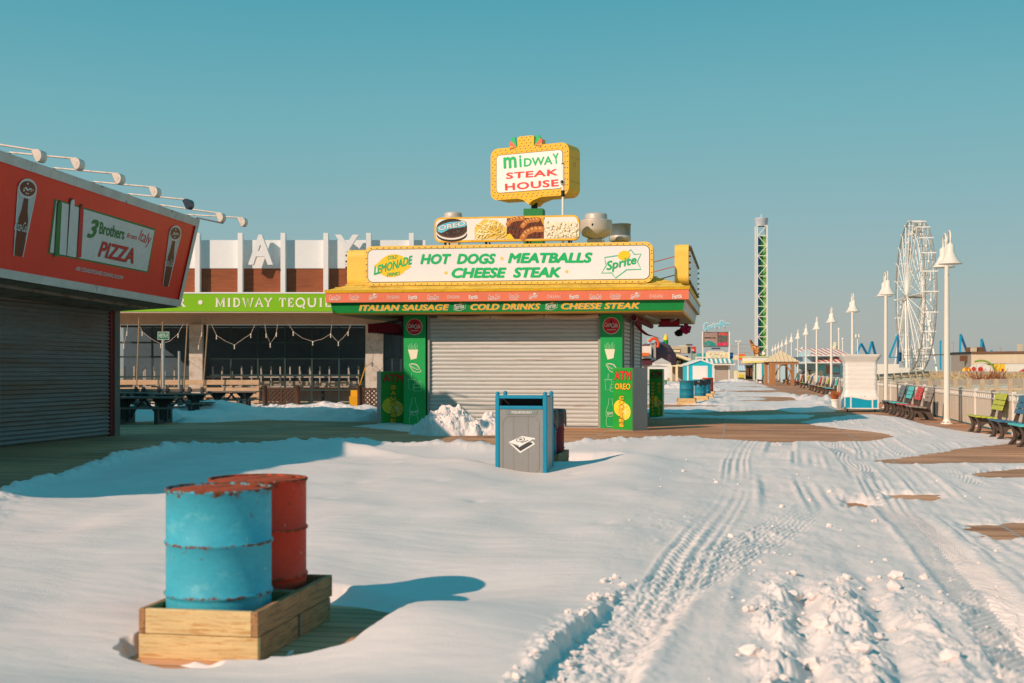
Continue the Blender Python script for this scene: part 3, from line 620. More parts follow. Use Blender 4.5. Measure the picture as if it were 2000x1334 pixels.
# pillars with art
def coke(f, x, y, r, name='round_badge'):
    g = MB(); f.ell(g, x, y, r, r, cream_m, .004); f.ell(g, x, y, r * .94, r * .94, coke_m, .007)
    f.fill(g, [(x + r * a, y + r * c) for a, c in ((-.16, -.3), (.16, -.3), (.2, .2), (.08, .5), (.08, .72), (-.08, .72), (-.08, .5), (-.2, .2))], mk('bottle shade', (60, 10, 14), .5), .009)
    f.text(g, 'Coca', x - r * .78, y - r * .16, r * .8, r * .52, white_m, .012, .35, .006, .12); f.text(g, 'Cola', x + r * .02, y - r * .26, r * .76, r * .55, white_m, .012, .35, .006, .12)
    f.stroke(g, [(x - r * .5, y - r * .5), (x + r * .5, y - r * .46)], r * .05, white_m, .012)
    return g
def pillar(x0, x1):
    pl_ = MB().box(x0, x1, KY - .10, KY + .12, 0, 3.03, green_m).build('pillar', kiosk, bevel=.006)
    f = PL((x0, KY - .10, 0), (1, 0, 0)); w = x1 - x0
    coke(f, w * .5, 2.72, .225).build('round_badge', pl_)
    g = MB(); k = w / .6
    f.fill(g, [(.12 * k, 2.10), (.40 * k, 2.10), (.36 * k, 1.86), (.20 * k, 1.82)], cream_m)                        # carton of fries
    for i in range(7): f.stroke(g, [(.15 * k + i * .035 * k, 2.11), (.12 * k + i * .045 * k, 2.22 + .03 * (i % 3))], .012, gline_m)
    f.stroke(g, [(.17 * k + .15 * k * (1 + math.cos(t)) + .02 * math.sin(3 * t), 1.60 - .10 * math.sin(t) - .06 * math.cos(t)) for t in [i * math.pi / 12 for i in range(24)]], .014, cream_m, .004, True)   # hot dog bun
    f.stroke(g, [(.20 * k + .12 * k * (1 + math.cos(t)), 1.63 - .055 * math.sin(t) - .05 * math.cos(t)) for t in [i * math.pi / 12 for i in range(24)]], .010, cream_m, .005, True)
    for i in range(5): f.stroke(g, [(.24 * k + i * .05 * k, 1.66 - i * .018), (.27 * k + i * .05 * k, 1.61 - i * .018)], .008, gline_m)
    f.stroke(g, [(.13 * k, 1.28), (.15 * k, 1.02), (.29 * k, 1.02), (.31 * k, 1.28)], .010, gline_m, .004, True); f.stroke(g, [(.21 * k, 1.28), (.22 * k, 1.45)], .014, gline_m); f.stroke(g, [(.11 * k, 1.29), (.33 * k, 1.29)], .012, gline_m)   # cup
    f.stroke(g, rrect(.27 * k, .49 * k, .97, 1.16, .04), .010, gline_m, .005, True); f.stroke(g, [(.27 * k, 1.07), (.49 * k, 1.07)], .014, gline_m, .005)
    for q in (.36, .41, .46): f.stroke(g, rrect(q * k - .016, q * k + .016, 1.18, 1.25, .014), .006, gline_m, .005, True)
    bt = [(.23, .78), (.33, .78), (.335, .64), (.39, .50), (.40, .42), (.37, .34), (.40, .20), (.39, .08), (.36, .045), (.20, .045), (.17, .08), (.16, .20), (.19, .34), (.16, .42), (.17, .50), (.225, .64)]
    f.stroke(g, [(a * k, c) for a, c in bt], .012, gline_m, .004, True)
    f.fill(g, [(.155 * k, .33), (.16 * k, .43), (.29 * k, .415), (.42 * k, .455), (.405 * k, .35), (.28 * k, .31)], green_m, .006); f.stroke(g, [(.155 * k, .33), (.16 * k, .43), (.29 * k, .415), (.42 * k, .455), (.405 * k, .35), (.28 * k, .31)], .008, cream_m, .007, True)
    f.text(g, 'Sprite', .19 * k, .335, .21 * k, .085, white_m, .009, .25, .008, .12); g.build('pillar_art', pl_)
pillar(KXL, KXL + .61); pillar(KXR - .585, KXR)
# side shutters on the wall that faces the boardwalk
fs = PL((KXR - .03, KY, 0), (0, 1, 0))
for y0, y1 in ((.14, 2.6), (3.5, 6.6)):
    b = MB(); slats(b, fs, y0 + .06, y1 - .06, .05, 2.9, .109, shut_m); b.build('side_shutter', kiosk)
    b = MB(); b.box(KXR - .03, KXR + .03, KY + y0, KY + y0 + .06, 0, 2.95, steel_m); b.box(KXR - .03, KXR + .03, KY + y1 - .06, KY + y1, 0, 2.95, steel_m); b.build('shutter_rail', kiosk)
MB().box(KXR - .06, KXR + .01, KY + 2.62, KY + 3.48, 0, 2.95, mk('dark doorway', (26, 30, 36), .6)).build('door', kiosk)
# eaves: soffit, two fascia bands, roof
b = MB(); b.box(EXL + .17, EXR - .17, FY + .17, BY - .17, 3.04, 3.066, soffit_m)
b.build('soffit', kiosk)
def ring(name, z0, z1, i0, i1, m, mside=None):
    """band round the eaves: inset i0 at its foot, i1 at its head"""
    b = MB(); c = lambda i: [(EXL + i, FY + i), (EXR - i, FY + i), (EXR - i, BY - i), (EXL + i, BY - i)]
    lo, hi = c(i0), c(i1)
    for k in range(4):
        j = (k + 1) % 4; b.poly([(*lo[k], z0), (*lo[j], z0), (*hi[j], z1), (*hi[k], z1)], m if k == 0 or not mside else mside)
    return b.build(name, kiosk)
ring('lower_fascia', 3.07, 3.34, .15, .10, dgreen_m, boards_m); upf = ring('upper_fascia', 3.345, 3.60, .0, .0, orange_m, boards_m)
ring('fascia_return', 3.34, 3.345, .10, .0, soffit_m); ring('drip_edge', 3.035, 3.068, .18, .135, yel_m)
ring('eave_trim', 3.60, 3.66, -.015, -.03, yel_m)
b = MB(); lo = [(EXL - .03, FY - .03), (EXR + .03, FY - .03), (EXR + .03, BY + .03), (EXL - .03, BY + .03)]; I = 2.7; hi = [(EXL + I, FY + I), (EXR - I, FY + I), (EXR - I, BY - I), (EXL + I, BY - I)]
for k in range(4): j = (k + 1) % 4; b.poly([(*lo[k], 3.66), (*lo[j], 3.66), (*hi[j], 4.62), (*hi[k], 4.62)], shing_m)
b.poly([(*q, 4.62) for q in hi], shing_m)
# courses of shingles as thin steps
for i in range(12):
    t0 = i / 12; a = I * t0
    for z, off in ((3.665 + .96 * t0, 0),):
        c = [(EXL + a - .035, FY + a - .035), (EXR - a + .035, FY + a - .035), (EXR - a + .035, BY - a + .035), (EXL + a - .035, BY - a + .035)]
        for k in range(4): j = (k + 1) % 4; b.poly([(*c[k], z + .004), (*c[j], z + .004), (c[j][0], c[j][1], z + .022), (c[k][0], c[k][1], z + .022)], shing_m)
b.build('roof', kiosk)
# rolled white blind under the front eave
b = MB(); 
for k in range(3):
    xa = ax0 + .3 + k * (ax1 - ax0 - .3) / 3; xb = xa + (ax1 - ax0 - .3) / 3 - .03
    b.tube([(xa + (xb - xa) * i / 8, KY - .12, 2.985 - .035 * math.sin(math.pi * i / 8)) for i in range(9)], .055, mk('rolled canvas', (214, 196, 168), .8, .15, 4, .3, 20), 10)
b.build('rolled_blind', kiosk)
# logos and lettering on the two bands
f = PL((EXL, FY, 0), (1, 0, 0)); g = MB()
pat = ['Coca-Cola', 'CC2', 'Sprite', 'DASANI', 'Fanta', 'Coca-Cola', 'DASANI', 'Fanta', 'Coca-Cola', 'CC2', 'Sprite', 'DASANI', 'Fanta', 'Coca-Cola', 'CC2', 'Sprite', 'DASANI', 'Fanta']
us = [654, 692, 729, 768, 807, 846, 886, 925, 965, 1004, 1042, 1082, 1122, 1163, 1202, 1241, 1282, 1323]
def word(g, f, t, x, y, w, h, m, off, sh=0, bo=0, rot=0, sp=1): f.text(g, t, x - w / 2 * math.cos(rot), y - h / 2 - w / 2 * math.sin(rot), w, h, m, off, sh, bo, rot, sp)
for n, u in zip(pat, us):
    x, y = f.px(u, 581 - (u - 640) * .004)
    if n == 'Coca-Cola': word(g, f, 'Coca-Cola', x, y, .31, .125, white_m, .006, .35, .004); f.stroke(g, [(x - .13, y - .075), (x - .02, y - .06), (x + .08, y - .068)], .010, white_m, .006)
    if n == 'CC2': word(g, f, 'Coca-Cola', x, y + .02, .27, .105, white_m, .006, .35, .004); f.stroke(g, [(x - .11, y - .065), (x + .11, y - .065)], .014, white_m, .006)
    if n == 'Sprite': word(g, f, 'Sprite', x, y - .01, .22, .13, white_m, .006, .25, .012, .2); f.stroke(g, [(x - .12, y - .07), (x - .10, y + .04), (x + .02, y + .05), (x + .12, y + .09), (x + .11, y + .0)], .008, white_m, .006); f.ell(g, x + .03, y + .075, .035, .025, white_m, .007, 12)
    if n == 'DASANI': word(g, f, 'DASANI', x, y, .33, .085, white_m, .006, 0, -.004, 0, 1.25)
    if n == 'Fanta': word(g, f, 'Fanta', x, y, .24, .12, white_m, .006, .1, .03, .15)
g.build('drink_logos', upf)
d = Vector((0, -.05, .27)).normalized(); f = PL((EXL, FY + .15, 3.07), (1, 0, 0), d)
for t, u0, u1 in (('ITALIAN SAUSAGE', 701, 877), ('COLD DRINKS', 919, 1055), ('CHEESE STEAK', 1096, 1249)):
    g = MB()
    for k, (m, o, dx) in enumerate(((cream_m, .006, .014), (lyel_m, .012, 0))):
        a = Vector(f.px(u0, 606.5)); c = Vector(f.px(u1, 606 - .3)); 
        vs, fs_, _ = text_geo(t, .25, .035 if k == 0 else .022, 1.05)
        g.add([f.p(a.x + dx + (c.x - a.x) * i, .055 + .165 * j - dx * .6, o + e) for i, j, e in vs], fs_, m)
    g.build('menu_lettering', kiosk)
for u in (898, 1077):
    g = MB(); x, y = f.px(u, 600); word(g, f, 'Sprite', x, .13, .27, .16, white_m, .008, .25, .012, .15); f.ell(g, x + .03, .225, .045, .03, lyel_m, .007, 14); f.stroke(g, [(x - .16, .06), (x - .14, .2), (x - .0, .2), (x + .16, .23), (x + .15, .1), (x, .04)], .010, white_m, .007, True); g.build('drink_logo', kiosk)
# ------------------------------------------------------------------ roof signs
def bulbs(mb, f, pts, r, off, m=bulb_m):
    for k, (x, y) in enumerate(pts): f.ell(mb, x + r * .25, y - r * .35, r, r * .75, m, off, 8, -.7); f.ell(mb, x - r * .2, y + r * .25, r * .5, r * .5, cream_m, off + .002, 6)
def alongrect(x0, x1, y0, y1, step):
    P = []; 
    nx = max(1, round((x1 - x0) / step)); ny = max(1, round((y1 - y0) / step))
    for k in range(nx + 1): P += [(x0 + (x1 - x0) * k / nx, y0), (x0 + (x1 - x0) * k / nx, y1)]
    for k in range(1, ny): P += [(x0, y0 + (y1 - y0) * k / ny), (x1, y0 + (y1 - y0) * k / ny)]
    return P
def outline(x0, x1, y0, y1, r, step):
    P = rrect(x0, x1, y0, y1, r, 8); P.append(P[0]); out = []; acc = 0; nxt = 0
    for a, b_ in zip(P[:-1], P[1:]):
        l = math.hypot(b_[0] - a[0], b_[1] - a[1])
        while nxt <= acc + l and l > 0: t = (nxt - acc) / l; out.append((a[0] + (b_[0] - a[0]) * t, a[1] + (b_[1] - a[1]) * t)); nxt += step
        acc += l
    return out
pale_y = mk('sign frame yellow', (246, 204, 92), .45, .10, 1.5, .05, 40, c2=(216, 160, 60), thr=(.62, .75))
SY = 33.15
f = PL((0, SY, 0), (1, 0, 0)); xl, zb = f.px(712, 557); xr, zt = f.px(1275.5, 476)
zb2 = 3.80; zt = 4.86; xl = f.px(712, 517)[0]
main = thing('menu_sign', 'long white lightbox sign reading hot dogs, meatballs and cheese steak', 'sign', ((xl + xr) / 2, SY, 3.7))
b = MB(); f.fill(b, rrect(xl, xr, zb2, zt, .20), pale_y, -.42, .42); b.build('case', main)
g = MB(); f.fill(g, rrect(xl + .085, xr - .085, zb2 + .085, zt - .085, .15), mk('dark gasket', (40, 60, 50), .6), .004); f.fill(g, rrect(xl + .10, xr - .10, zb2 + .10, zt - .10, .14), signw_m, .008); mface = g.build('face', main)
g = MB(); bulbs(g, f, outline(xl + .043, xr - .043, zb2 + .043, zt - .043, .17, .165), .021, .006); g.build('bulb_row', main)
for t, u0, u1, v0, v1 in (('HOT  DOGS', 821, 968.5, 516.5, 496), ('MEATBALLS', 992, 1157.5, 514.5, 494), ('CHEESE  STEAK', 882, 1096, 543.5, 523)):
    g = MB(); f.textpx(g, t, (u0, v0), (u1, v0 - (u1 - u0) * .006), (u0, v1), sgreen_m, .012, .22, .05); g.build('lettering', mface)
for u, v in ((980.5, 505), (871, 533), (1107, 530.5)): g = MB(); x, y = f.px(u, v); f.ell(g, x, y, .042, .042, mk('dot yellow', (238, 208, 90), .5), .012, 14); g.build('dot', mface)
g = MB(); x, y = f.px(767, 519)
lem = [(math.cos(t) * (.41 + .03 * math.cos(2 * t)), math.sin(t) * .30) for t in [2 * math.pi * k / 40 for k in range(40)]]; lem = [(x + a * .98 - c * .17, y + c + a * .17) for a, c in lem]
f.fill(g, lem, syel_m, .012)
f.fill(g, [(x + .40, y + .03), (x + .52, y - .03), (x + .38, y - .12)], syel_m, .0125); f.fill(g, [(x - .41, y - .06), (x - .52, y + .0), (x - .38, y + .10)], syel_m, .0125)
f.textpx(g, 'LEMONADE', (730.5, 537.5), (806, 515.5), (730, 520.5), sgreen_m, .016, .2, .03); f.textpx(g, 'COLD', (757, 507.5), (776, 505), (757.5, 500), sgreen_m, .016, .2, .02); f.textpx(g, 'DRINKS', (755, 540.5), (781, 537.5), (756, 533), sgreen_m, .016, .2, .02)
g.build('lemon_logo', mface)
g = MB(); st = [(1181, 503), (1222, 497), (1232, 487.5), (1239, 497), (1252, 496), (1245, 511), (1252, 526), (1224, 527), (1202, 543.5), (1195, 533), (1175, 533.5), (1184, 519)]
f.stroke(g, [f.px(*q) for q in st], .030, mk('sprite line', (70, 196, 150), .5), .012, True); x, y = f.px(1219, 499); f.ell(g, x, y, .16, .125, syel_m, .014, 24, .2); f.ell(g, x + .035, y - .02, .12, .08, mk('lime green', (150, 200, 60), .5), .0145, 20, .2)
f.ell(g, x - .0, y + .012, .15, .105, syel_m, .015, 24, .2)
f.textpx(g, 'Sprite', (1185, 533.5), (1244, 520), (1183, 511), sgreen_m, .018, .18, .022); g.build('drink_logo', mface)
b = MB()
for x in np.linspace(xl + .6, xr - .6, 5): b.bar((x, SY + .42, 4.7), (x, SY + 1.8, 4.2), .05, .05, steel_m)
b.bar((xl + .3, SY + .2, 3.62), (xr - .3, SY + .2, 3.62), .10, .34, mk('dark timber', (70, 50, 34), .8)); b.build('bracket', main)
# lightboxes along the two side eaves, seen end on
def side_box(label, X0, X1, sgn):
    t = thing('side_sign', label, 'sign', ((X0 + X1) / 2, 34, 3.7), 'lightbox signs on the side eaves')
    y0, y1, z0, z1 = 33.9, 41.6, 3.82, 4.86
    fx = PL((X1, 0, 0), (0, 1, 0)) if sgn > 0 else PL((X0, 0, 0), (0, -1, 0))
    q = (lambda P: P) if sgn > 0 else (lambda P: [(-a, c) for a, c in P])
    b = MB(); R = rrect(y0, y1, z0, z1, .2)
    b.prism([(X0, a, c) for a, c in R], (X1 - X0, 0, 0), pale_y); b.build('case', t)
    g = MB(); fx.fill(g, q(rrect(y0 + .1, y1 - .1, z0 + .1, z1 - .1, .14)), signw_m, .006); g.build('face', t)
    g = MB()
    for a, c in outline(y0 + .043, y1 - .043, z0 + .043, z1 - .043, .17, .165): xx = X1 if sgn > 0 else X0; g.lathe([(.022, 0), (.030, .03), (.022, .06), (.001, .065)], (xx, a, c), bulb_m if int(a * 7) % 2 else steel_m, 8, True, (sgn, 0, 0))
    g.build('bulb_row', t)
    for y in (34.6, 37.5, 40.5):
        for z in (4.0, 4.5): MB().tube([((X0 if sgn > 0 else X1), y, z + .1), ((X0 if sgn > 0 else X1) - sgn * 1.3, y, z + .02 - .25)], .014, mk('rusty rod', (170, 96, 60), .7, .2, 5), 6).build('stay_rod', t)
    return t
a = onY(1318, 520, 34)[0]; c = onY(1345, 520, 34)[0]; side_box('yellow lightbox along the right eave, its lamps facing the boardwalk', a, c, 1)
a = onY(680, 520, 34)[0]; c = onY(714, 520, 34)[0]; side_box('yellow lightbox along the left eave, its lamps facing the restaurant', a, c, -1)
# food picture sign
PY = 36.2; f = PL((0, PY, 0), (1, 0, 0)); x0, z0 = f.px(848.5, 472.5); x1, z1 = f.px(1131, 422)
z0 = f.px(990, 471)[1]; z1 = f.px(990, 422.5)[1]
ps = thing('picture_sign', 'long rooftop sign with pictures of a cookie, fries, sausages and popcorn', 'sign', ((x0 + x1) / 2, PY, z0))
b = MB(); f.fill(b, rrect(x0, x1, z0, z1, .17), yel_m, -.22, .22); b.build('case', ps)
g = MB(); f.fill(g, rrect(x0 + .05, x1 - .05, z0 + .05, z1 - .05, .13), signw_m, .005); psf = g.build('face', ps)
Z = lambda u, v: f.px(840 + u / 5, 400 + v / 5)
g = MB(); dk = mk('cookie brown', (50, 34, 30), .6, .2, 20); dk2 = mk('cookie light', (112, 84, 72), .6, .2, 20)
cx, cy = Z(212, 240); R = (Z(362, 240)[0] - Z(62, 240)[0]) / 2
f.ell(g, cx + .005, cy - R * .35, R * 1.0, R * .44, dk, .008); f.ell(g, cx, cy - R * .22, R * .98, R * .44, signw_m, .0085); f.ell(g, cx, cy - R * .06, R * 1.0, R * .50, dk2, .009); f.ell(g, cx, cy + R * .1, R * 1.0, R * .58, dk, .0095)
for k in range(36):
    t = 2 * math.pi * k / 36; f.stroke(g, [(cx + R * .92 * math.cos(t), cy + R * .1 + R * .52 * math.sin(t)), (cx + R * .82 * math.cos(t), cy + R * .1 + R * .46 * math.sin(t))], .014, dk2, .010)
rr = random.Random(4)
for k in range(26):
    t = rr.uniform(0, 6.28); q = rr.uniform(.5, .78); f.ell(g, cx + R * q * math.cos(t), cy + R * .1 + R * .55 * q * math.sin(t), .035, .012, dk2, .010, 8, rr.uniform(-.4, .4))
f.fill(g, [Z(*q) for q in [(70, 218), (120, 190), (200, 168), (300, 160), (352, 164), (360, 190), (340, 214), (262, 226), (190, 236), (110, 276), (76, 262)]], lcyan_m, .012)
f.textpx(g, 'OREO', Z and (840 + 84 / 5, 400 + 258 / 5), (840 + 348 / 5, 400 + 202 / 5), (840 + 82 / 5, 400 + 204 / 5), mk('oreo edge', (60, 120, 190), .5), .014, 0, .06); f.textpx(g, 'OREO', (840 + 86 / 5, 400 + 254 / 5), (840 + 346 / 5, 400 + 200 / 5), (840 + 84 / 5, 400 + 208 / 5), white_m, .017, 0, .03)
g.build('cookie_picture', psf)
g = MB(); fx = [mk('fry %d' % k, c, .5, .05) for k, c in enumerate([(252, 238, 164), (246, 220, 124), (236, 200, 92), (254, 246, 200)])]
a0, a1 = Z(436, 0)[0], Z(748, 0)[0]; c0, c1 = Z(0, 345)[1], Z(0, 150)[1]
f.fill(g, [(a0, c0), (a1, c0), (a1, c0 + (c1 - c0) * .55), (a0 + (a1 - a0) * .7, c1 - .05), (a0 + (a1 - a0) * .3, c1), (a0, c0 + (c1 - c0) * .6)], fx[2], .008)
for k in range(60):
    x = rr.uniform(a0 + .08, a1 - .08); tp = c1 - .1 - abs((x - a0) / (a1 - a0) - .42) * .22; y = rr.uniform(c0 + .06, tp); t = rr.choice([rr.uniform(-.6, .6), rr.uniform(.6, 1.5)]); l = rr.uniform(.05, .11)
    P = [(max(a0, min(a1, x + s * l * math.cos(t))), max(c0, y + s * l * math.sin(t))) for s in (-1, 1)]; f.stroke(g, P, .046, fx[k % 4], .009 + .0004 * k); f.stroke(g, [(P[0][0], P[0][1] - .02), (P[1][0], P[1][1] - .02)], .012, mk('fry shade', (196, 146, 50), .5), .0092 + .0004 * k)
g.build('fries_picture', psf)
g = MB(); a0, a1 = Z(750, 0)[0], Z(1112, 0)[0]; c0, c1 = z0 + .055, z1 - .055
f.fill(g, [(a0, c0), (a1, c0), (a1, c1), (a0, c1)], mk('grill brown', (84, 44, 24), .6, .35, 8, c2=(150, 60, 24), thr=(.5, .6)), .006)
for k in range(9): x = a0 + (a1 - a0) * (k + .5) / 9; f.stroke(g, [(x - .12, c0), (x + .08, c1)], .02, mk('grill bar', (48, 26, 16), .6), .007)
f.fill(g, [(a0, c0), (a0 + .22, c0), (a0 + .1, c0 + .16), (a0, c0 + .13)], syel_m, .0075); f.fill(g, [(a1, c1), (a1 - .12, c1), (a1 - .02, c1 - .22), (a1, c1 - .22)], mk('mustard', (214, 160, 30), .5), .0075)
for (pts, w) in (([(760, 190), (780, 160), (830, 140), (905, 132)], .13), ([(905, 205), (940, 165), (990, 148), (1050, 145)], .14), ([(905, 320), (940, 270), (1010, 240), (1090, 238)], .17)):
    P = [Z(*q) for q in pts]; Q = [Vector(P[0]).lerp(Vector(P[1]), t) for t in (0, .5)] + [Vector(P[1]).lerp(Vector(P[2]), t) for t in (0, .5)] + [Vector(P[2]).lerp(Vector(P[3]), t) for t in (0, .5, 1)]
    f.stroke(g, Q, w, mk('sausage', (196, 120, 56), .5, .25, 9), .010); f.ell(g, *Q[0], w / 2, w / 2, MATS['sausage'], .0102); f.ell(g, *Q[-1], w / 2, w / 2, MATS['sausage'], .0102)
    f.stroke(g, [q + Vector((0, w * .18)) for q in Q], w * .35, mk('sausage light', (230, 166, 96), .5, .2, 9), .011)
    for q in Q[1:-1]: f.stroke(g, [q + Vector((-.02, w * .42)), q + Vector((.03, w * .05))], .02, dk, .012)
g.build('sausage_picture', psf)
g = MB(); a0, a1 = Z(1118, 0)[0], Z(1446, 0)[0]; pm = [mk('popcorn %d' % k, c, .6, .08, 12) for k, c in enumerate([(250, 244, 226), (242, 230, 200), (226, 200, 140), (200, 160, 96)])]
f.fill(g, rrect(a0, a1 + .03, c0 + .01, c1 - .14, .08), pm[1], .007)
for k in range(190):
    x, y = rr.uniform(a0 + .03, a1 - .03), rr.uniform(c0 + .04, c1 - .12 - rr.random() * .08); r = rr.uniform(.018, .042); f.ell(g, x, y, r, r * rr.uniform(.6, 1), pm[rr.choice([0, 0, 0, 1, 1, 2, 2, 3]) if r < .03 else rr.choice([0, 0, 1])], .008 + .0002 * k, 8, rr.uniform(0, 3))
g.build('popcorn_picture', psf)
b = MB()
for x in np.linspace(x0 + .3, x1 - .3, 4): b.bar((x, PY + .12, z0), (x, PY + .12, 4.62), .06, .06, dk); b.bar((x, PY + .2, z1 - .2), (x, PY + 1.2, 4.62), .04, .04, dk)
b.build('bracket', ps)
# exhaust fans
galv = mk('spun aluminium', (196, 190, 180), .5, .12, 3, .05, 40, metal=.2, c2=(150, 140, 126), thr=(.58, .75)); galv_b = mk('galvanised', (116, 134, 138), .45, .18, 4, metal=.3)
def fan(label, u, Y, top, bot, w, m, kind=0):
    x = onY(u, 440, Y).x; sc = math.hypot(x, Y) / FPX * 1.0; zt = onY(u, top, Y).z; zb = onY(u, bot, Y).z; R = w / 2 * Y / (cP * FPX) ; h = zt - zb
    t = thing('exhaust_fan', label, 'roof fan', (x, Y, 4.62), 'exhaust fans on the kiosk roof')
    if kind == 0:
        b = MB(); b.lathe([(R * .45, 0), (R * .5, h * .08), (R * .85, h * .18), (R * .98, h * .34), (R, h * .38), (R, h * .70), (R * 1.0, h * .72), (R * .97, h * .73), (R * .72, h * .76)], (x, Y, zb), m, 40); b.build('shroud', t)
        b = MB(); b.lathe([(R * .70, h * .74), (R * .70, h * .90), (R * .66, h * .96), (R * .4, h), (.001, h)], (x, Y, zb), m, 40); b.build('motor_cap', t)
        b = MB(); b.ex = 0; b.lathe([(.045, -.01), (.042, .004), (.001, .005)], (x - R * .08, Y - R * .985, zb + h * .52), black_m, 14, True, (-.05, -1, 0)); b.build('port', t)
    else:
        b = MB(); b.lathe([(R * .8, 0), (R * 1.0, h * .05), (R * 1.0, h * .3), (R * .97, h * .32)], (x, Y, zb), galv, 36); b.build('base', t)
        b = MB(); b.lathe([(R * .96, h * .3), (R * .98, h * .96), (R * 1.02, h * .97), (R * 1.02, h), (R * .93, h), (R * .9, h * .5)], (x, Y, zb), m, 36); b.build('shroud', t)
    b = MB(); b.box(x - R * .5, x + R * .5, Y - R * .5, Y + R * .5, 4.6, zb + .02, galv); b.build('curb', t)
fan('round spun metal exhaust fan right of the picture sign', 1164, 37.2, 416, 470, 62, galv)
fan('open galvanised exhaust fan at the right end of the roof fans', 1211, 38.6, 438, 472, 42, galv_b, 1)
fan('low round exhaust fan just showing above the left end of the picture sign', 885, 38.0, 414.5, 455, 50, galv)
# ------------------------------------------------------------------ pole sign
PSY = 38.2; zc0 = None
ctr = onY(1046, 335, PSY); TH = math.radians(37.5) + PSI
ex = Vector((math.cos(TH), -math.sin(TH), 0)); ex = Vector((math.cos(math.radians(-29) + PSI), math.sin(math.radians(-29) + PSI), 0)); nn = ex.cross(Vector((0, 0, 1)))
pole = thing('pole_sign', 'rooftop pole sign in a yellow cabinet reading midway steak house', 'sign', (ctr.x, PSY, 4.62))
Dp = .74; HW = 1.33; z0 = onY(1046, 389, PSY).z; z1 = onY(1046, 288, PSY).z
o = Vector((ctr.x, PSY, 0)) - ex * .02 + nn * (Dp / 2) ; f = PL(o, ex)
cab = mk('cabinet yellow', (240, 186, 38), .45, .10, 1.2, .04, 40)
def cabshape(r=.24):
    P = rrect(-HW, HW, z0, z1, r, 7); out = []
    # crown on top and drop point below
    top = [(.16, z1), (.16, z1 + .27), (.10, z1 + .30), (-.34, z1 + .30), (-.40, z1 + .27), (-.40, z1)]
    n = len(P) // 4
    lowp = [(-.40, z0), (-.20, z0 - .05), (-.02, z0 - .20), (.10, z0 - .09), (.40, z0)]
    return P[:n] + top + P[n:3 * n] + lowp + P[3 * n:]
b = MB(); f.fill(b, cabshape(), cab, -Dp, Dp); b.build('cabinet', pole)
g = MB(); f.fill(g, rrect(-HW + .20, HW - .20, z0 + .20, z1 - .20, .12), mk('dark gasket', (40, 60, 50), .6), .004); f.fill(g, rrect(-HW + .215, HW - .215, z0 + .215, z1 - .215, .11), signw_m, .008); pface = g.build('face', pole)
g = MB(); bulbs(g, f, outline(-HW + .06, HW - .06, z0 + .06, z1 - .06, .2, .17), .024, .006); bulbs(g, f, outline(-HW + .14, HW - .14, z0 + .14, z1 - .14, .14, .17), .024, .006)
bulbs(g, f, [(-.33 + .15 * i + (.07 if j % 2 else 0), z1 + .02 + .085 * j) for j in range(4) for i in range(3 if j % 2 == 0 else 3)], .024, .006); bulbs(g, f, [(-.12, z0 - .04), (.05, z0 - .04), (-.02, z0 - .12)], .022, .006)
g.build('bulb_row', pole)
g = MB(); pet = [sgreen_m, mk('petal coral', (236, 110, 80), .5), mk('petal apricot', (246, 180, 90), .5)]
for s, cxp in ((-1, -.42), (1, .18)):
    for k, m in enumerate(pet):
        a = math.radians(78 - 33 * k); a2 = math.radians(78 - 33 * (k + 1)); L = .30 - .03 * k
        f.fill(g, [(cxp, z1 - .02), (cxp + s * L * math.cos(a), z1 + L * math.sin(a)), (cxp + s * L * 1.08 * math.cos((a + a2) / 2), z1 + L * 1.08 * math.sin((a + a2) / 2)), (cxp + s * L * math.cos(a2), z1 + L * math.sin(a2))], m, -.05, .05)
g.build('fan_petal', pole)
b = MB(); q = [f.p(.17 + .03 * math.cos(t), z1 + .02 + .26 * math.sin(t) , -.1) for t in [math.pi / 2 * k / 6 for k in range(7)]]
b.tube([f.p(-.12, z1 + .02, -.06), f.p(-.12, z1 + .02, -Dp + .05)], .30, mk('silver vent', (176, 176, 176), .4, .1, 3, metal=.4), 24); b.build('crown_vent', pole)
b = MB()
sd = PL(f.p(HW, 0, 0), -nn); 
for z in (z0 + .42, z1 - .42): sd.stroke(b, [(.06, z), (Dp - .02, z)], .008, mk('seam brown', (120, 84, 20), .6), .003)
sd.stroke(b, [(.02, z0 + .2), (.02, z1 - .2)], .05, mk('trim yellow', (250, 206, 70), .4), .004); sd.stroke(b, [(.30, z1 - .66), (.44, z1 - .66), (.44, z1 - .58), (.30, z1 - .58)], .012, MATS['seam brown'], .004, True); b.build('side_trim', pole)
Z = lambda u, v: (960 + u / 7.41, 250 + v / 7.41)
g = MB()
for t, bl, br, tl, bo in (('m', (178, 592), (368, 575), (172, 425), .03), ('i', (408, 570), (440, 567), (400, 396), .03), ('DWA', (470, 562), (884, 526), (470, 440), .025), ('Y', (898, 524), (985, 514), (884, 370), .025)):
    f.textpx(g, t, Z(*bl), Z(*br), Z(*tl), sgreen_m, .012, 0, bo)
g.build('lettering', pface); g = MB(); f.textpx(g, 'STEAK', Z(210, 742), Z(962, 686), Z(214, 648), sred_m, .012, 0, .03, 1.1); g.build('lettering', pface); g = MB(); f.textpx(g, 'HOUSE', Z(200, 908), Z(976, 844), Z(196, 806), sred_m, .012, 0, .03, 1.1); g.build('lettering', pface)
pc = f.p(-.02, 0, -Dp / 2)
MB().tube([(pc.x, pc.y, 4.6), (pc.x, pc.y, z0 - .02)], .10, mk('pole dark', (44, 36, 30), .7), 16).build('post', pole)
MB().box(pc.x - .29, pc.x + .29, pc.y - .25, pc.y + .25, 4.6, onY(1046, 409, PSY).z, mk('base green', (30, 130, 70), .6, .15)).build('post_base', pole)
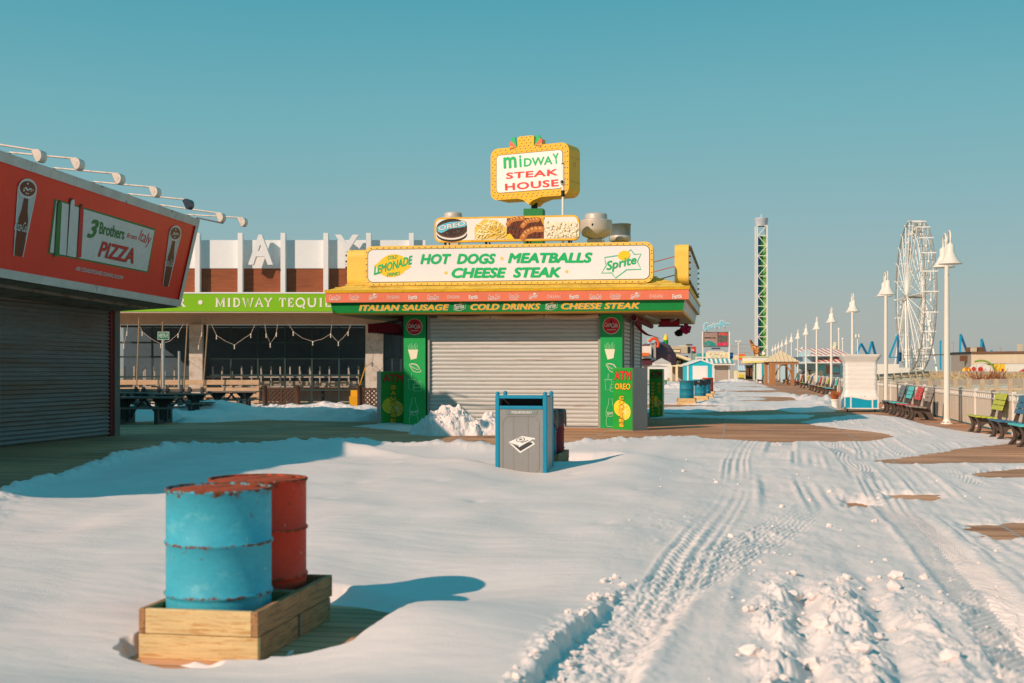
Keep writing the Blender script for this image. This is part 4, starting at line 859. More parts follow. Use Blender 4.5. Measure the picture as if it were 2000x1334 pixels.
# camera mast
x, Y = onY(1099.5, 400, 37.0).x, 37.0; cm = thing('camera_mast', 'slim white mast with a round security camera before the pole sign', 'camera mast', (x, Y, 4.62))
wz = lambda v: onY(1099, v, Y).z
MB().tube([(x, Y, 4.6), (x, Y, wz(382))], .035, white_m, 12).build('mast', cm); MB().lathe([(.055, wz(384)), (.06, wz(381)), (.05, wz(378)), (.06, wz(374)), (.05, wz(372))], (x, Y, 0), black_m, 14).build('clamp', cm)
b = MB(); b.tube([(x, Y, wz(372)), (x, Y, wz(321))], .042, white_m, 12); b.tube([(x, Y, wz(321)), (x, Y, wz(319))], .044, black_m, 12); b.build('antenna', cm)
b = MB(); b.blob((x, Y - .06, wz(357)), .075, white_m, 1, 2, 0); b.build('camera_head', cm); b = MB(); b.lathe([(.045, 0), (.04, .03), (.001, .035)], (x - .01, Y - .125, wz(356)), mk('lens dark', (20, 26, 60), .15), 16, True, (-.2, -1, 0)); b.build('lens', cm)
# ------------------------------------------------------------------ cabinets with vertical lettering
def cabinet(label, corner, th, w, d, h, lines, head, lemon, order):
    """th: heading of the printed face's right-hand direction"""
    e = Vector((math.cos(th), math.sin(th), 0)); n = e.cross(Vector((0, 0, 1))); c = Vector((corner[0], corner[1], 0))
    t = thing('advert_cabinet', label, 'advert cabinet', c, 'cabinets at the corners of the kiosk')
    o = c if order == 'left' else c - e * w
    f = PL(o, e); b = MB(); b.prism([o, o + e * w, o + e * w - n * d, o - n * d], (0, 0, h), steel_m); b.build('body', t, bevel=.006)
    b = MB(); f.fill(b, [(0.004, 0.02), (w - .004, 0.02), (w - .004, h - .004), (.004, h - .004)], mk('cabinet green', (30, 160, 50), .5, .12, 1.5), .003, .01); pfc = b.build('printed_face', t)
    g = MB(); f.text(g, 'ATM', .07 * w, h * .80, .86 * w, h * .155, black_m, .016, 0, .05); f.text(g, 'ATM', .09 * w, h * .808, .82 * w, h * .14, sred_m if lemon != 2 else mk('dark red', (150, 30, 40), .5), .019, 0, .02)
    if lemon:
        R = .33 * w; f.ell(g, w * .38, h * .36, R, R * .95, mk('lemon', (252, 214, 50), .5, .1, 4), .014, 28); f.ell(g, w * .62, h * .30, R * .86, R * .95, mk('lemon rind', (244, 226, 120), .5), .0150, 28); f.ell(g, w * .63, h * .295, R * .72, R * .82, syel_m, .0155, 28)
        for k in range(8):
            a = k * math.pi / 4; f.stroke(g, [(w * .63, h * .295), (w * .63 + R * .7 * math.cos(a), h * .295 + R * .8 * math.sin(a))], .012, cream_m, .0158)
    if head: f.text(g, head, .09 * w, h * .645, .84 * w, h * .115, black_m, .017, 0, .05); f.text(g, head, .11 * w, h * .653, .80 * w, h * .10, lyel_m, .020, 0, .02)
    for (x, word_, zt, zb) in lines:
        n_ = len(word_); s = (zt - zb) * h / n_
        for k, ch in enumerate(word_):
            if ch == ' ': continue
            zz = zt * h - (k + 1) * s; lw = (.25 if len(lines) == 1 else .22) * w * (.45 if ch == 'I' else 1)
            f.text(g, ch, x * w - lw / 2 - .012, zz + .0, lw + .024, s * .86 + .012, black_m, .017, 0, .05); f.text(g, ch, x * w - lw / 2, zz + .008, lw, s * .80, lyel_m, .020, 0, .04)
    g.build('lettering', pfc); return t
pL = gp(744, 830); pR = gp(1236, 841.5); pB = gp(1268, 815)
cabinet('green cabinet with sausage lettering at the left front corner of the kiosk', pL, PSI + math.radians(17), .70, .60, 1.50, [(.5, 'SAUSAGE', .76, .03)], None, 1, 'left')
cabinet('bright green cabinet with oreo cookies lettering at the right front corner', pR, PSI + math.radians(-46), .66, .58, 1.60, [(.45, 'COOKIES', .56, .05)], 'OREO', 1, 'right')
cabinet('shaded green cabinet with hamburgers and hot dogs lettering at the back corner', tuple(gp(1268, 815)[:2]), PSI + math.radians(-12), .44, .5, 1.57, [(.27, 'HAMBURGERS', .74, .05), (.72, 'HOT DOGS', .74, .05)], None, 2, 'left')
# folding awnings under the side eaves
def awning(label, X, y0, y1, sgn):
    t = thing('folded_awning', label, 'awning', (X, y0, 2.6), 'folded awnings under the side eaves')
    b = MB(); b.tube([(X, y0, 2.93), (X, y1, 2.93)], .085, maroon_m, 14); b.build('roller', t)
    n = 40; b = MB()
    P = [(X + sgn * .10, 2.95), (X + sgn * .55, 2.86), (X + sgn * 1.0, 2.80)]
    for i in range(len(P) - 1): b.poly([(P[i][0], y0, P[i][1]), (P[i + 1][0], y0, P[i + 1][1]), (P[i + 1][0], y1, P[i + 1][1]), (P[i][0], y1, P[i][1])], maroon_m)
    b.build('canvas', t)
    b = MB()
    for i in range(n):
        ya, yb = y0 + (y1 - y0) * i / n, y0 + (y1 - y0) * (i + 1) / n; X2 = P[-1][0]; b.poly([(X2, ya, 2.80), (X2, yb, 2.80), (X2, yb, 2.60), (X2, (ya + yb) / 2, 2.555), (X2, ya, 2.60)], maroon_m)
    for i in range(8):
        xa, xb = P[0][0] + (P[-1][0] - P[0][0]) * i / 8, P[0][0] + (P[-1][0] - P[0][0]) * (i + 1) / 8; b.poly([(xa, y0, 2.82), (xb, y0, 2.82), (xb, y0, 2.60), ((xa + xb) / 2, y0, 2.55), (xa, y0, 2.60)], maroon_m)
    b.build('valance', t)
    b = MB(); b.bar((X, y0 + .3, 2.95), (X + sgn * .5, y0 + .9, 2.84), .05, .05, steel_m); b.bar((X + sgn * .5, y0 + .9, 2.84), (X + sgn * 1.0, y0 + .3, 2.80), .05, .05, steel_m); b.build('folding_arm', t)
awning('maroon awning with a saw tooth edge folded under the left eave', KXL - .1, 34.2, 41.0, -1)
def side_awning():
    X = KXR + .30; t = thing('folded_awning', 'torn maroon awning hanging from arms under the right eave', 'awning', (X, 34.4, 2.6), 'folded awnings under the side eaves')
    b = MB(); b.lathe([(.09, 0), (.10, .05), (.09, .12), (.001, .12)], (X, 33.9, 2.93), steel_m, 14, True, (0, 1, 0)); b.tube([(X, 34.0, 2.93), (X, 41.0, 2.93)], .075, maroon_m, 12); b.build('roller', t)
    b = MB(); n = 10
    for i in range(n):
        t0, t1 = i / n, (i + 1) / n
        q = lambda s: [(X - .05 + .50 * s, 34.3 + 1.2 * s, 2.95 - .48 * s - .10 * math.sin(s * 3)), (X - .02 + .62 * s, 34.7 + 1.2 * s, 2.74 - .42 * s - .08 * math.sin(s * 5))]
        a, c = q(t0), q(t1); b.poly([a[0], c[0], c[1], a[1]], maroon_m)
    b.build('torn_canvas', t)
    for p0, p1 in (((X + .25, 34.4, 3.0), (X + .75, 36.0, 2.86)), ((X + .75, 36.0, 2.86), (X + 1.05, 35.0, 2.94))): MB().bar(p0, p1, .06, .06, steel_m).build('folding_arm', t)
    b = MB(); b.lathe([(.10, -.28), (.10, .28)], (X + .85, 35.6, 2.86), maroon_m, 14, True, (1, .1, 0)); b.build('canvas_roll', t); b = MB(); b.bar((X + .5, 36.3, 2.78), (X + 1.2, 36.3, 2.78), .05, .05, black_m); b.build('crossbar', t)
    b = MB(); b.blob((X + 1.22, 37.6, 2.74), .16, mk('magenta canvas', (166, 20, 70), .7, .2, 4), 4, 3, .25, (1, 1, .8)); b.build('canvas_bundle', t); b = MB(); b.blob((X + 1.02, 37.6, 2.62), .12, black_m, 6, 3, .25, (1.2, 1, .7)); b.build('canvas_bundle', t)
side_awning()
heap('snow_pile', 'lumpy heap of grey white snow against the kiosk shutter', gp(878, 848), .98, .85, .78, 3, None, .75, 110, 2.4)
heap('snow_pile', 'lower snow heap half hidden behind the recycling bin', gp(948, 848), .75, .55, .55, 9, None, .75, 80, 2.6)
# ------------------------------------------------------------------ the restaurant behind, square to the view line
RD = 54.0                                   # depth of the green band along the view axis
RA = Vector((cP, sP, 0)); RB = Vector((-sP, cP, 0)); RM = Matrix(((cP, -sP, 0, 0), (sP, cP, 0, 0), (0, 0, 1, EYE * 0), (0, 0, 0, 1)))
def rx(u, d=RD): return (u - 1000) / FPX * d
def rz(v, d=RD): return EYE + (HOR - v) / FPX * d
class RMB(MB):
    """boxes authored in the restaurant's frame: a to the right, d away from the eye, z up"""
    def bx(s, a0, a1, d0, d1, z0, z1, m): return s.box(a0, a1, d0, d1, z0, z1, m, RM)
def RP(a, d, z): return RM @ Vector((a, d, z))
def face(d): return PL(RP(0, d, 0), RA)
rwhite = mk('restaurant white', (228, 232, 232), .7, .05, .6, .05, 20, fine=.02); rbrown = mk('copper panel', (136, 76, 44), .5, .16, 1.1, .05, 30, c2=(156, 88, 54), thr=(.45, .65), stretch=(.5, .5, 8))
rlime = mk('lime band', (128, 192, 10), .5, .05, .8, fine=.02); rstone = mk('limestone pier', (202, 198, 188), .8, .12, 1.6, .15, 20, c2=(176, 166, 150), thr=(.5, .62)); rframe = mk('dark green frame', (40, 66, 66), .5, .12, 2)
rsoff = mk('soffit boards', (196, 184, 166), .8, .08, 1.5, .05, 30)
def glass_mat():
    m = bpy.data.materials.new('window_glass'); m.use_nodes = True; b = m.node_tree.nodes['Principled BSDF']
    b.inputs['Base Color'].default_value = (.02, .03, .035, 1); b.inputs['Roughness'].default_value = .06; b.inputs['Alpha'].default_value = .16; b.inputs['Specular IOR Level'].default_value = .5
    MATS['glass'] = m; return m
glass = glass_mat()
rest = thing('restaurant', 'white restaurant with a lime green name band and tall folding windows', 'restaurant', RP(rx(560), RD, 0))
A0, A1 = rx(150), rx(830); zb0, zb1 = rz(608.5), rz(573.5); zt = rz(467.5); zm = rz(523)
MB.bx = RMB.bx
WD = RD + 2.3                             # window plane, set back under the band
b = MB(); b.bx(A0, A1, RD, RD + .5, zb0, zb1, rlime); band = b.build('name_band', rest)
b = MB(); b.bx(A0, A1, RD - .02, RD + .5, zb1, zb1 + .06, rwhite); b.build('ledge', rest)
b = MB(); b.bx(A0, A1, RD + .30, RD + .5, zm, zt, rwhite); b.build('parapet', rest)
b = MB(); b.bx(A0, A1, RD + .34, RD + .5, zb1 + .06, zm, rbrown); b.build('copper_cladding', rest)
for k in range(-3, 6):
    a = rx(469) + k * rx(1083.6) ; top = rz(455)
    MB().bx(a - .10, a + .10, RD - .02, RD + .3, zb1 + .06, top, rwhite).build('fin', rest)
b = MB(); b.bx(A0, A1, RD + .02, WD + .4, zb0 - .05, zb0 - .004, rsoff); b.build('soffit', rest)
zl = rz(634, WD)
b = MB(); b.bx(A0, A1, WD, WD + .3, zl, zb0 - .05, rsoff); b.build('lintel', rest)
b = MB(); b.bx(A0, A1, RD + .5, RD + 14, zb0, zt - .3, rwhite); b.build('upper_storey', rest)
b = MB(); b.bx(rx(722), rx(728), RD + 6, RD + 8, zt - .3, rz(453), rwhite); b.bx(rx(738), rx(752), RD + 6, RD + 9, zt - .3, rz(457), rwhite); b.bx(rx(752), rx(772), RD + 7, RD + 9, zt - .3, rz(464), rwhite); b.bx(rx(772), rx(790), RD + 8, RD + 10, zt - .3, rz(472), rwhite); b.build('roof_plant', rest)
b = MB(); b.bx(A0, A1, WD + 4.2, WD + 4.4, 0, zl, mk('reflection blue back wall', (92, 116, 130), .8, .2, .5)); b.bx(A0, A1, WD + .9, WD + .95, 0, 1.02, mk('added pale partition', (206, 198, 180), .8, .1, .8)); b.build('back_wall', rest)  # wall carries the panes' blue reflection; partition added to lighten the lower panes
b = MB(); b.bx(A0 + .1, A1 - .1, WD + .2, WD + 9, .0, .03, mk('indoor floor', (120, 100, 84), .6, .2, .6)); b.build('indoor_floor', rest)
def pier(u0, u1, name='pier', d0=-.25): b = MB(); b.bx(rx(u0, WD), rx(u1, WD), WD + d0, WD + .4, 0, zl + .0, rstone); b.build(name, rest)
pier(150, 222); pier(372, 398); pier(715, 749)
def bay(u0, u1, cols, rows, extra=True):
    a0, a1 = rx(u0, WD), rx(u1, WD); zs = [rz(v, WD) for v in rows]
    fr_ = MB(); T = .075
    fr_.bx(a0, a1, WD, WD + .08, zs[0] - T * 1.4, zs[0], rframe); fr_.bx(a0, a1, WD, WD + .08, 0, .10, rframe)
    xs = [a0 + (a1 - a0) * k / cols for k in range(cols + 1)]
    for k, x in enumerate(xs):
        xa = x if k == 0 else (x - T if k == cols else x - T / 2); fr_.bx(xa, xa + T, WD + .002, WD + .078, .10, zs[0] - T * 1.4, rframe)
    for z in zs[1:]:
        for k in range(cols): fr_.bx(xs[k] + (T if k == 0 else T / 2), xs[k + 1] - (T if k == cols - 1 else T / 2), WD + .004, WD + .076, z - T / 2, z + T / 2, rframe)
    wf = fr_.build('window_frame', rest)
    zz = [zs[0] - T * 1.4] + zs[1:] + [.10]
    for k in range(cols):
        for z1_, z0_ in zip(zz[:-1], zz[1:]):
            g = MB(); g.bx(xs[k] + T / 2, xs[k + 1] - T / 2, WD + .035, WD + .04, z0_ + T / 2, z1_ - T / 2 + (T / 2 if z1_ == zz[0] else 0), glass); g.build('pane', wf)
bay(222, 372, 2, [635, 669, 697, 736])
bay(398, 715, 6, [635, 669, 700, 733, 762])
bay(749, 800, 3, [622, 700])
# things seen dimly through the glass: chair frames turned upside down on tables, blinds
rr = random.Random(9)
indoor = mk('indoor chair frame', (232, 228, 216), .6, .1); 
for k in range(26):
    u = 236 + k * 18.5
    if 365 < u < 402: continue
    a = rx(u, WD + 2.0) ; d = WD + .35 + rr.uniform(0, .3); c = thing('stacked_chair', 'pale framed chair turned over on a table inside the restaurant window', 'chair', RP(a, d, .75), 'chairs stacked inside the restaurant windows')
    m = MB(); w = .21; h = .78
    for s in (-w, w): m.bx(a + s - .028, a + s + .028, d, d + .05, .8, .8 + h + .5 * s, indoor)
    m.bx(a - w, a + w, d, d + .03, .8 + h * .48, .8 + h * .56, indoor); m.build('legs', c)
    m = MB(); m.bx(a - w, a + w, d, d + .4, .75, .81, indoor); m.build('seat', c)
for k in range(7):
    a = rx(250 + k * 78, WD + 2); tt = thing('dining_table', 'dark dining table inside the restaurant window', 'table', RP(a, WD + .55, .03), 'tables inside the restaurant windows')
    m = MB(); m.bx(a - .9, a + .9, WD + .2, WD + .85, .71, .75, mk('table brown', (120, 92, 66), .5)); m.build('tabletop', tt); m = MB(); m.bx(a - .06, a + .06, WD + .5, WD + .6, .03, .71, rframe); m.build('leg', tt)
# big letters and band lettering
f = face(RD - .02)
def bigletter(t, u0, u1, v0, v1):
    g = MB(); x0, y0 = f.px(u0, v1); x1, y1 = f.px(u1, v0); f.text(g, t, x0, y0, x1 - x0, y1 - y0, rwhite, .02, 0, 1.025, 0, 1, .26); g.build('roof_letter', rest)
bigletter('A', 487, 535, 459.5, 518); bigletter('Y', 656, 702, 459.5, 517)
f = face(RD)
slab = mk('band letter', (240, 236, 220), .5, .04)
def serif_letter(g, ch, x, y, w, h):
    s = .20 * h
    S = lambda pts, ww=s: f.stroke(g, [(x + a * w, y + c * h) for a, c in pts], ww, slab, .014)
    def foot(a, c, l=.34): f.fill(g, [(x + a * w - l * h * .5, y + c * h - (0 if c == 0 else .07 * h)), (x + a * w + l * h * .5, y + c * h - (0 if c == 0 else .07 * h)), (x + a * w + l * h * .42, y + c * h + (.07 * h if c == 0 else 0)), (x + a * w - l * h * .42, y + c * h + (.07 * h if c == 0 else 0))], slab, .016)
    if ch == 'M': S([(.12, 0), (.16, 1)]); S([(.86, 0), (.84, 1)]); S([(.16, .98), (.5, .12), (.84, .98)], s * .8); foot(.12, 0); foot(.86, 0); foot(.12, 1, .26); foot(.88, 1, .26)
    if ch == 'I': S([(.5, 0), (.5, 1)], s * 1.1); foot(.5, 0); foot(.5, 1)
    if ch == 'D': S([(.2, 0), (.2, 1)], s * 1.1); S([(.2, .95), (.5, .95), (.76, .82), (.88, .5), (.76, .18), (.5, .05), (.2, .05)], s * .8); foot(.2, 0, .3); foot(.2, 1, .3)
    if ch == 'W': S([(.1, 1), (.30, 0), (.5, .9), (.70, 0), (.9, 1)], s * .9); foot(.1, 1, .3); foot(.9, 1, .3)
    if ch == 'A': S([(.12, 0), (.5, 1), (.88, 0)], s); S([(.25, .33), (.75, .33)], s * .55); foot(.12, 0, .3); foot(.88, 0, .3)
    if ch == 'Y': S([(.12, 1), (.5, .45), (.88, 1)], s); S([(.5, .5), (.5, 0)], s * 1.1); foot(.5, 0); foot(.12, 1, .3); foot(.88, 1, .3)
    if ch == 'T': S([(.5, 0), (.5, 1)], s * 1.1); S([(.06, .94), (.94, .94)], s * .7); S([(.08, 1), (.06, .72)], s * .5); S([(.92, 1), (.94, .72)], s * .5); foot(.5, 0)
    if ch == 'E': S([(.22, 0), (.22, 1)], s * 1.1); S([(.2, .94), (.85, .94)], s * .7); S([(.2, .5), (.7, .5)], s * .7); S([(.2, .06), (.9, .06)], s * .7); S([(.86, .98), (.86, .74)], s * .5); S([(.91, .02), (.91, .28)], s * .5)
    if ch == 'Q': S([(.5 + .40 * math.cos(t), .5 + .46 * math.sin(t)) for t in [k * math.pi / 12 for k in range(25)]], s * .95); S([(.55, .25), (.72, .02), (.92, -.16)], s * .8)
    if ch == 'U': S([(.16, 1), (.16, .35), (.28, .1), (.5, .04), (.72, .1), (.84, .35), (.84, 1)], s); foot(.16, 1, .3); foot(.84, 1, .3)
    if ch == 'L': S([(.25, 0), (.25, 1)], s * 1.1); S([(.2, .06), (.9, .06)], s * .75); S([(.91, .02), (.91, .28)], s * .5); foot(.25, 1, .3)
    if ch == 'R': S([(.2, 0), (.2, 1)], s * 1.1); S([(.2, .94), (.6, .94), (.8, .75), (.6, .5), (.2, .5)], s * .8); S([(.5, .5), (.9, 0)], s); foot(.2, 0, .3); foot(.92, 0, .26)
for word_, us_ in (('MIDWAY', [(421, 440), (444, 451), (455, 470), (473, 496), (497.5, 515), (516, 532)]), ('TEQUILA', [(545, 559), (562.5, 574), (577, 597), (600, 619), (623, 630.5), (634, 648), (650, 667)])):
    g = MB()
    for ch, (u0, u1) in zip(word_, us_):
        x0, y0 = f.px(u0, 599.5); x1, y1 = f.px(u1, 582); serif_letter(g, ch, x0, y0, x1 - x0, y1 - y0)
    g.build('band_lettering', band)
g = MB(); x, y = f.px(391.5, 590.5); f.ell(g, x, y, .095, .095, slab, .014); g.build('dot', band); g = MB(); x0, y0 = f.px(345, 599.5); x1, y1 = f.px(362.5, 582); serif_letter(g, 'R', x0, y0, x1 - x0, y1 - y0); g.build('band_lettering', band)
g = MB(); fl = face(RD + .02)
# string lights
def lightstring(label, pts, bulbs_, d=RD + .6):
    P = [RP(rx(u, d), d, rz(v, d)) for u, v in pts]; t = thing('string_light', label, 'string light', P[0], 'string lights hanging before the windows')
    cd = MB().tube(P, .008, mk('white cord', (214, 206, 190), .7), 5).build('cord', t)
    for k in bulbs_:
        p = P[k]; b = MB(); b.lathe([(.012, .02), (.03, -.02), (.026, -.07), (.012, -.10), (.03, -.13), (.026, -.17), (.001, -.18)], p, mk('lamp bulb', (222, 220, 206), .3), 8); b.build('bulb', cd)
lightstring('short string light with two bulbs left of the street name pole', [(251, 615), (248, 648), (242, 673), (238, 660), (234, 625)], [1, 2])
lightstring('string light sagging across the street name pole', [(262, 616), (278, 648), (296, 662), (314, 672), (332, 666), (348, 652), (360, 628)], [1, 3, 5])
lightstring('short string light before the stone pier', [(396, 618), (394, 650), (388, 675), (382, 664)], [1, 2])
lightstring('string light sagging across the left of the wide window', [(405, 617), (423, 655), (440, 666), (458, 674), (475, 662), (490, 652), (503, 622)], [1, 3, 5])
lightstring('narrow string light in the middle of the wide window', [(516, 625), (520, 652), (528, 671), (536, 660), (540, 650), (544, 618)], [1, 2, 4])
lightstring('string light sagging across the right of the wide window', [(556, 620), (573, 648), (590, 660), (611, 667), (630, 662), (646, 652), (650, 615)], [1, 3, 5])
lightstring('string light at the right end of the wide window', [(646, 652), (654, 662), (661, 668), (670, 660), (680, 648), (690, 620)], [2, 4])
MB.bx = RMB.bx
for k, (u0, v0, u1, v1) in enumerate([(265, 742, 272, 620), (313, 742, 318, 628), (357, 742, 366, 632), (394, 748, 406, 634), (218, 640, 220, 616)]):
    d = 50.0 if k < 4 else 53
    P0, P1 = RP(rx(u0, d), d, rz(v0, d)), RP(rx(u1, d), d, rz(v1, d))
    if k < 4: P0.z = 0
    tagp(MB().tube([P0, P1], .028, mk('bamboo pole', (150, 126, 96), .7, .2, 4), 7).build('light_pole', None, P0), ['thin leaning pole holding the string lights, first from the left', 'thin pole beside the street name sign holding the string lights', 'thin leaning pole between the grey post and the stone pier', 'thin leaning pole at the left edge of the wide window', 'short pole stub at the red building edge under the lime band'][k], 'pole', 'poles holding the string lights')
# street name sign and a bare post
d = 46.0; p0 = RP(rx(319, d), d, 0); sg = thing('street_sign', 'green street name sign on a galvanised pole', 'street sign', p0)
galv2 = mk('galvanised post', (176, 180, 178), .4, .1, 3, metal=.3)
p1 = Vector(p0); p1.z = rz(664, d); MB().tube([p0, p1], .055, galv2, 12).build('pole', sg)
fs2 = PL(p1 + RB * -.02, RA); b = MB(); x0, y0 = fs2.px(308, 663.5); x1, y1 = fs2.px(330.5, 648); fs2.fill(b, [(x0, y0), (x1, y0), (x1, y1), (x0, y1)], mk('sign pale edge', (206, 220, 206), .4), 0, .01); b.build('plate', sg)
b = MB(); fs2.fill(b, [(x0 + .02, y0 + .02), (x1 - .02, y0 + .02), (x1 - .02, y1 - .02), (x0 + .02, y1 - .02)], mk('street green', (10, 116, 80), .4), .014); fs2.text(b, 'WEBSTER AVE', x0 + .04, y0 + .07, x1 - x0 - .08, .15, mk('sign letter', (214, 236, 220), .4), .018, 0, .008); b.build('lettering', sg)
p0 = RP(rx(350, d), d, 0); p1 = Vector(p0); p1.z = rz(686, d); tagp(MB().tube([p0, p1], .045, galv2, 12).build('post', None, p0), 'bare galvanised post right of the street name sign', 'post')
# ------------------------------------------------------------------ patio: plank screen, benches, picnic tables, gates
plank = mk('patio plank', (196, 164, 130), .8, .18, 1.5, .15, 30, c2=(150, 120, 92), thr=(.55, .7), stretch=(1, 8, 8)); dplank = mk('dark plastic timber', (66, 66, 66), .6, .15, 2, .1, 30, spec=.4); gplank = mk('grey bench timber', (120, 112, 104), .75, .15, 2, .1, 30)
d = 50.6; sc2 = thing('plank_screen', 'long low screen of pale planks across the patio', 'fence', RP(rx(370, d), d, 0))
for k, (v0, v1) in enumerate([(742, 751.5), (757, 764), (769, 776), (781, 787)]): b = MB(); b.bx(rx(215, d), rx(505.5, d), d, d + .05, rz(v1, d), rz(v0, d), plank); b.build('plank', sc2, bevel=.006)
for u in (268, 320, 400, 450, 503): b = MB(); b.bx(rx(u, d) - .05, rx(u, d) + .05, d + .052, d + .16, 0, rz(742, d) , plank); b.build('post', sc2)
def patio_bench(label, u0, u1, d, th=0):
    a0, a1 = rx(u0, d), rx(u1, d); t = thing('patio_bench', label, 'bench', RP((a0 + a1) / 2, d, 0), 'dark benches along the plank screen')
    for z in (.86, .70): b = MB(); b.bx(a0, a1, d + .40, d + .45, z - .12, z, gplank); b.build('back_slat', t)
    b = MB(); b.bx(a0, a1, d, d + .38, .42, .46, gplank); b.build('seat', t)
    for a in (a0 + .12, a1 - .12): b = MB(); b.bx(a - .05, a + .05, d + .02, d + .44, 0, .42, dplank); b.bx(a - .05, a + .05, d + .36, d + .44, .42, .92, dplank); b.build('leg', t)
    return t
patio_bench('dark patio bench nearest the corrugated shutter', 214, 266, 45.5); patio_bench('dark patio bench under the street name pole', 268, 311, 45.5); patio_bench('dark patio bench right of the street name pole', 314, 356, 45.5); patio_bench('dark patio bench at the foot of the leaning pole', 358, 396, 45.5)
def picnic(label, u, v, d, L=2.0, yaw=0):
    a = rx(u, d); t = thing('picnic_table', label, 'picnic table', RP(a, d, 0), 'dark picnic tables on the patio')
    for k in range(5): b = MB(); b.bx(a - L / 2, a + L / 2, d - .38 + k * .155, d - .38 + k * .155 + .145, .72, .765, gplank); b.build('top_board', t, bevel=.004)
    for s in (-1, 1): b = MB(); b.bx(a - L / 2, a + L / 2, d + s * .72 - .14, d + s * .72 + .14, .43, .47, gplank); b.build('bench_board', t)
    for s in (-1, 1):
        x = a + s * (L / 2 - .45); pl_ = PL(RP(x + .05, d, 0), RA); b = MB()
        # end frame in profile across the table: pedestal with a flared head and a bench arm on a wide foot
        prof = [(-.80, 0), (.80, 0), (.80, .43), (.60, .43), (.60, .16), (.52, .10), (.16, .10), (.12, .16), (.10, .50), (.20, .62), (.34, .72), (-.34, .72), (-.20, .62), (-.10, .50), (-.12, .16), (-.16, .10), (-.52, .10), (-.60, .16), (-.60, .43), (-.80, .43)]
        b.prism([RP(x - .05, d + q, z) for q, z in prof], RA * .10, dplank)
        b.build('end_frame', t)
        # the frame is also wide across the view: flared pedestal
        b = MB(); hd = [(x - .32, .715), (x + .32, .715), (x + .26, .62), (x + .13, .52), (x + .12, .06), (x - .12, .06), (x - .13, .52), (x - .26, .62)]
        b.prism([RP(p, d - .05, z) for p, z in hd], RB * .10, dplank); b.build('pedestal', t)
        b = MB(); b.bar(RP(x - s * .12, d, .2), RP(x - s * .55, d, .70), .04, .06, dplank); b.build('brace', t)
    return t
picnic('dark picnic table close to the corrugated shutter', 282, 828, 37.0, 2.0)
picnic('dark picnic table with its foot in the snow bank', 352, 812, 42.0, 1.9)
picnic('dark picnic table right of the snow bank, before the plank screen', 452, 795, 46.5, 1.9)
picnic('dark picnic table half hidden behind the first one', 250, 800, 44.0, 1.9)
brn = mk('brown lattice', (84, 58, 42), .7, .15, 2)
def lattice(label, u0, u1, d, v0, v1, posts, kind):
    a0, a1 = rx(u0, d), rx(u1, d); z0, z1 = max(rz(v1, d), .1), rz(v0, d); t = thing('lattice_gate', label, 'gate', RP((a0 + a1) / 2, d, 0), 'brown lattice gates before the restaurant')
    b = MB(); T = .05
    for (p, q, r, s) in ((a0, a1, z1 - T, z1), (a0, a1, z0, z0 + T)): b.bx(p, q, d, d + .05, r, s, brn)
    for p in (a0, (a0 + a1) / 2 - T / 2, a1 - T): b.bx(p, p + T, d + .002, d + .048, z0 + T, z1 - T, brn)
    b.build('gate_frame', t)
    b = MB(); W_, H_ = a1 - a0, z1 - z0; st = .17
    for i, sgn in enumerate((1, -1) if kind == 2 else (1, -1)):
        k = -H_
        while k < W_:
            x0_, x1_ = max(k, 0), min(k + H_, W_)
            if x1_ - x0_ > .04:
                p0 = (a0 + x0_, z0 + (x0_ - k)) if sgn > 0 else (a0 + x0_, z1 - (x0_ - k)); p1 = (a0 + x1_, z0 + (x1_ - k)) if sgn > 0 else (a0 + x1_, z1 - (x1_ - k))
                b.bar(RP(p0[0], d + .018 + .014 * i, p0[1]), RP(p1[0], d + .018 + .014 * i, p1[1]), .012, .055, brn)
            k += st
    b.build('lattice', t)
    for u in posts: b = MB(); a = rx(u, d); b.lathe([(.085, 0), (.085, rz(753, d) - .02), (.10, rz(753, d) - .015), (.10, rz(753, d)), (.001, rz(753, d) + .02)], RP(a, d + .02, 0), brn, 14); b.build('post', t)
lattice('brown lattice gate of two panels left of the snow bank', 521, 578, 49.5, 758, 798, (517, 582), 1)
lattice('brown lattice screen beside the left cabinet of the kiosk', 706, 742, 49.0, 758, 800, (702,), 2)
# mop bucket
d = 50.0; a = rx(693, d); t = thing('mop_bucket', 'yellow mop bucket with a handle leaning at the window', 'mop bucket', RP(a, d, 0)); ylw = mk('bucket yellow', (232, 170, 20), .5, .1)
b = MB(); b.prism([RP(a - .17, d - .17, .08), RP(a + .17, d - .17, .08), RP(a + .2, d - .2, .5), RP(a - .2, d - .2, .5)], RB * .38, ylw); b.build('bucket', t)
b = MB(); b.bx(a - .15, a + .15, d - .1, d + .1, .5, .74, ylw); b.build('wringer', t); b = MB(); b.bar(RP(a + .05, d + .05, .5), RP(a + .42, d + .25, 1.75), .03, .03, ylw); b.build('handle', t)
for s in (-1, 1): b = MB(); b.lathe([(.001, -.02), (.05, -.02), (.05, .02), (.001, .02)], RP(a + s * .13, d - .1, .05), black_m, 10, True, RA); b.build('wheel', t)
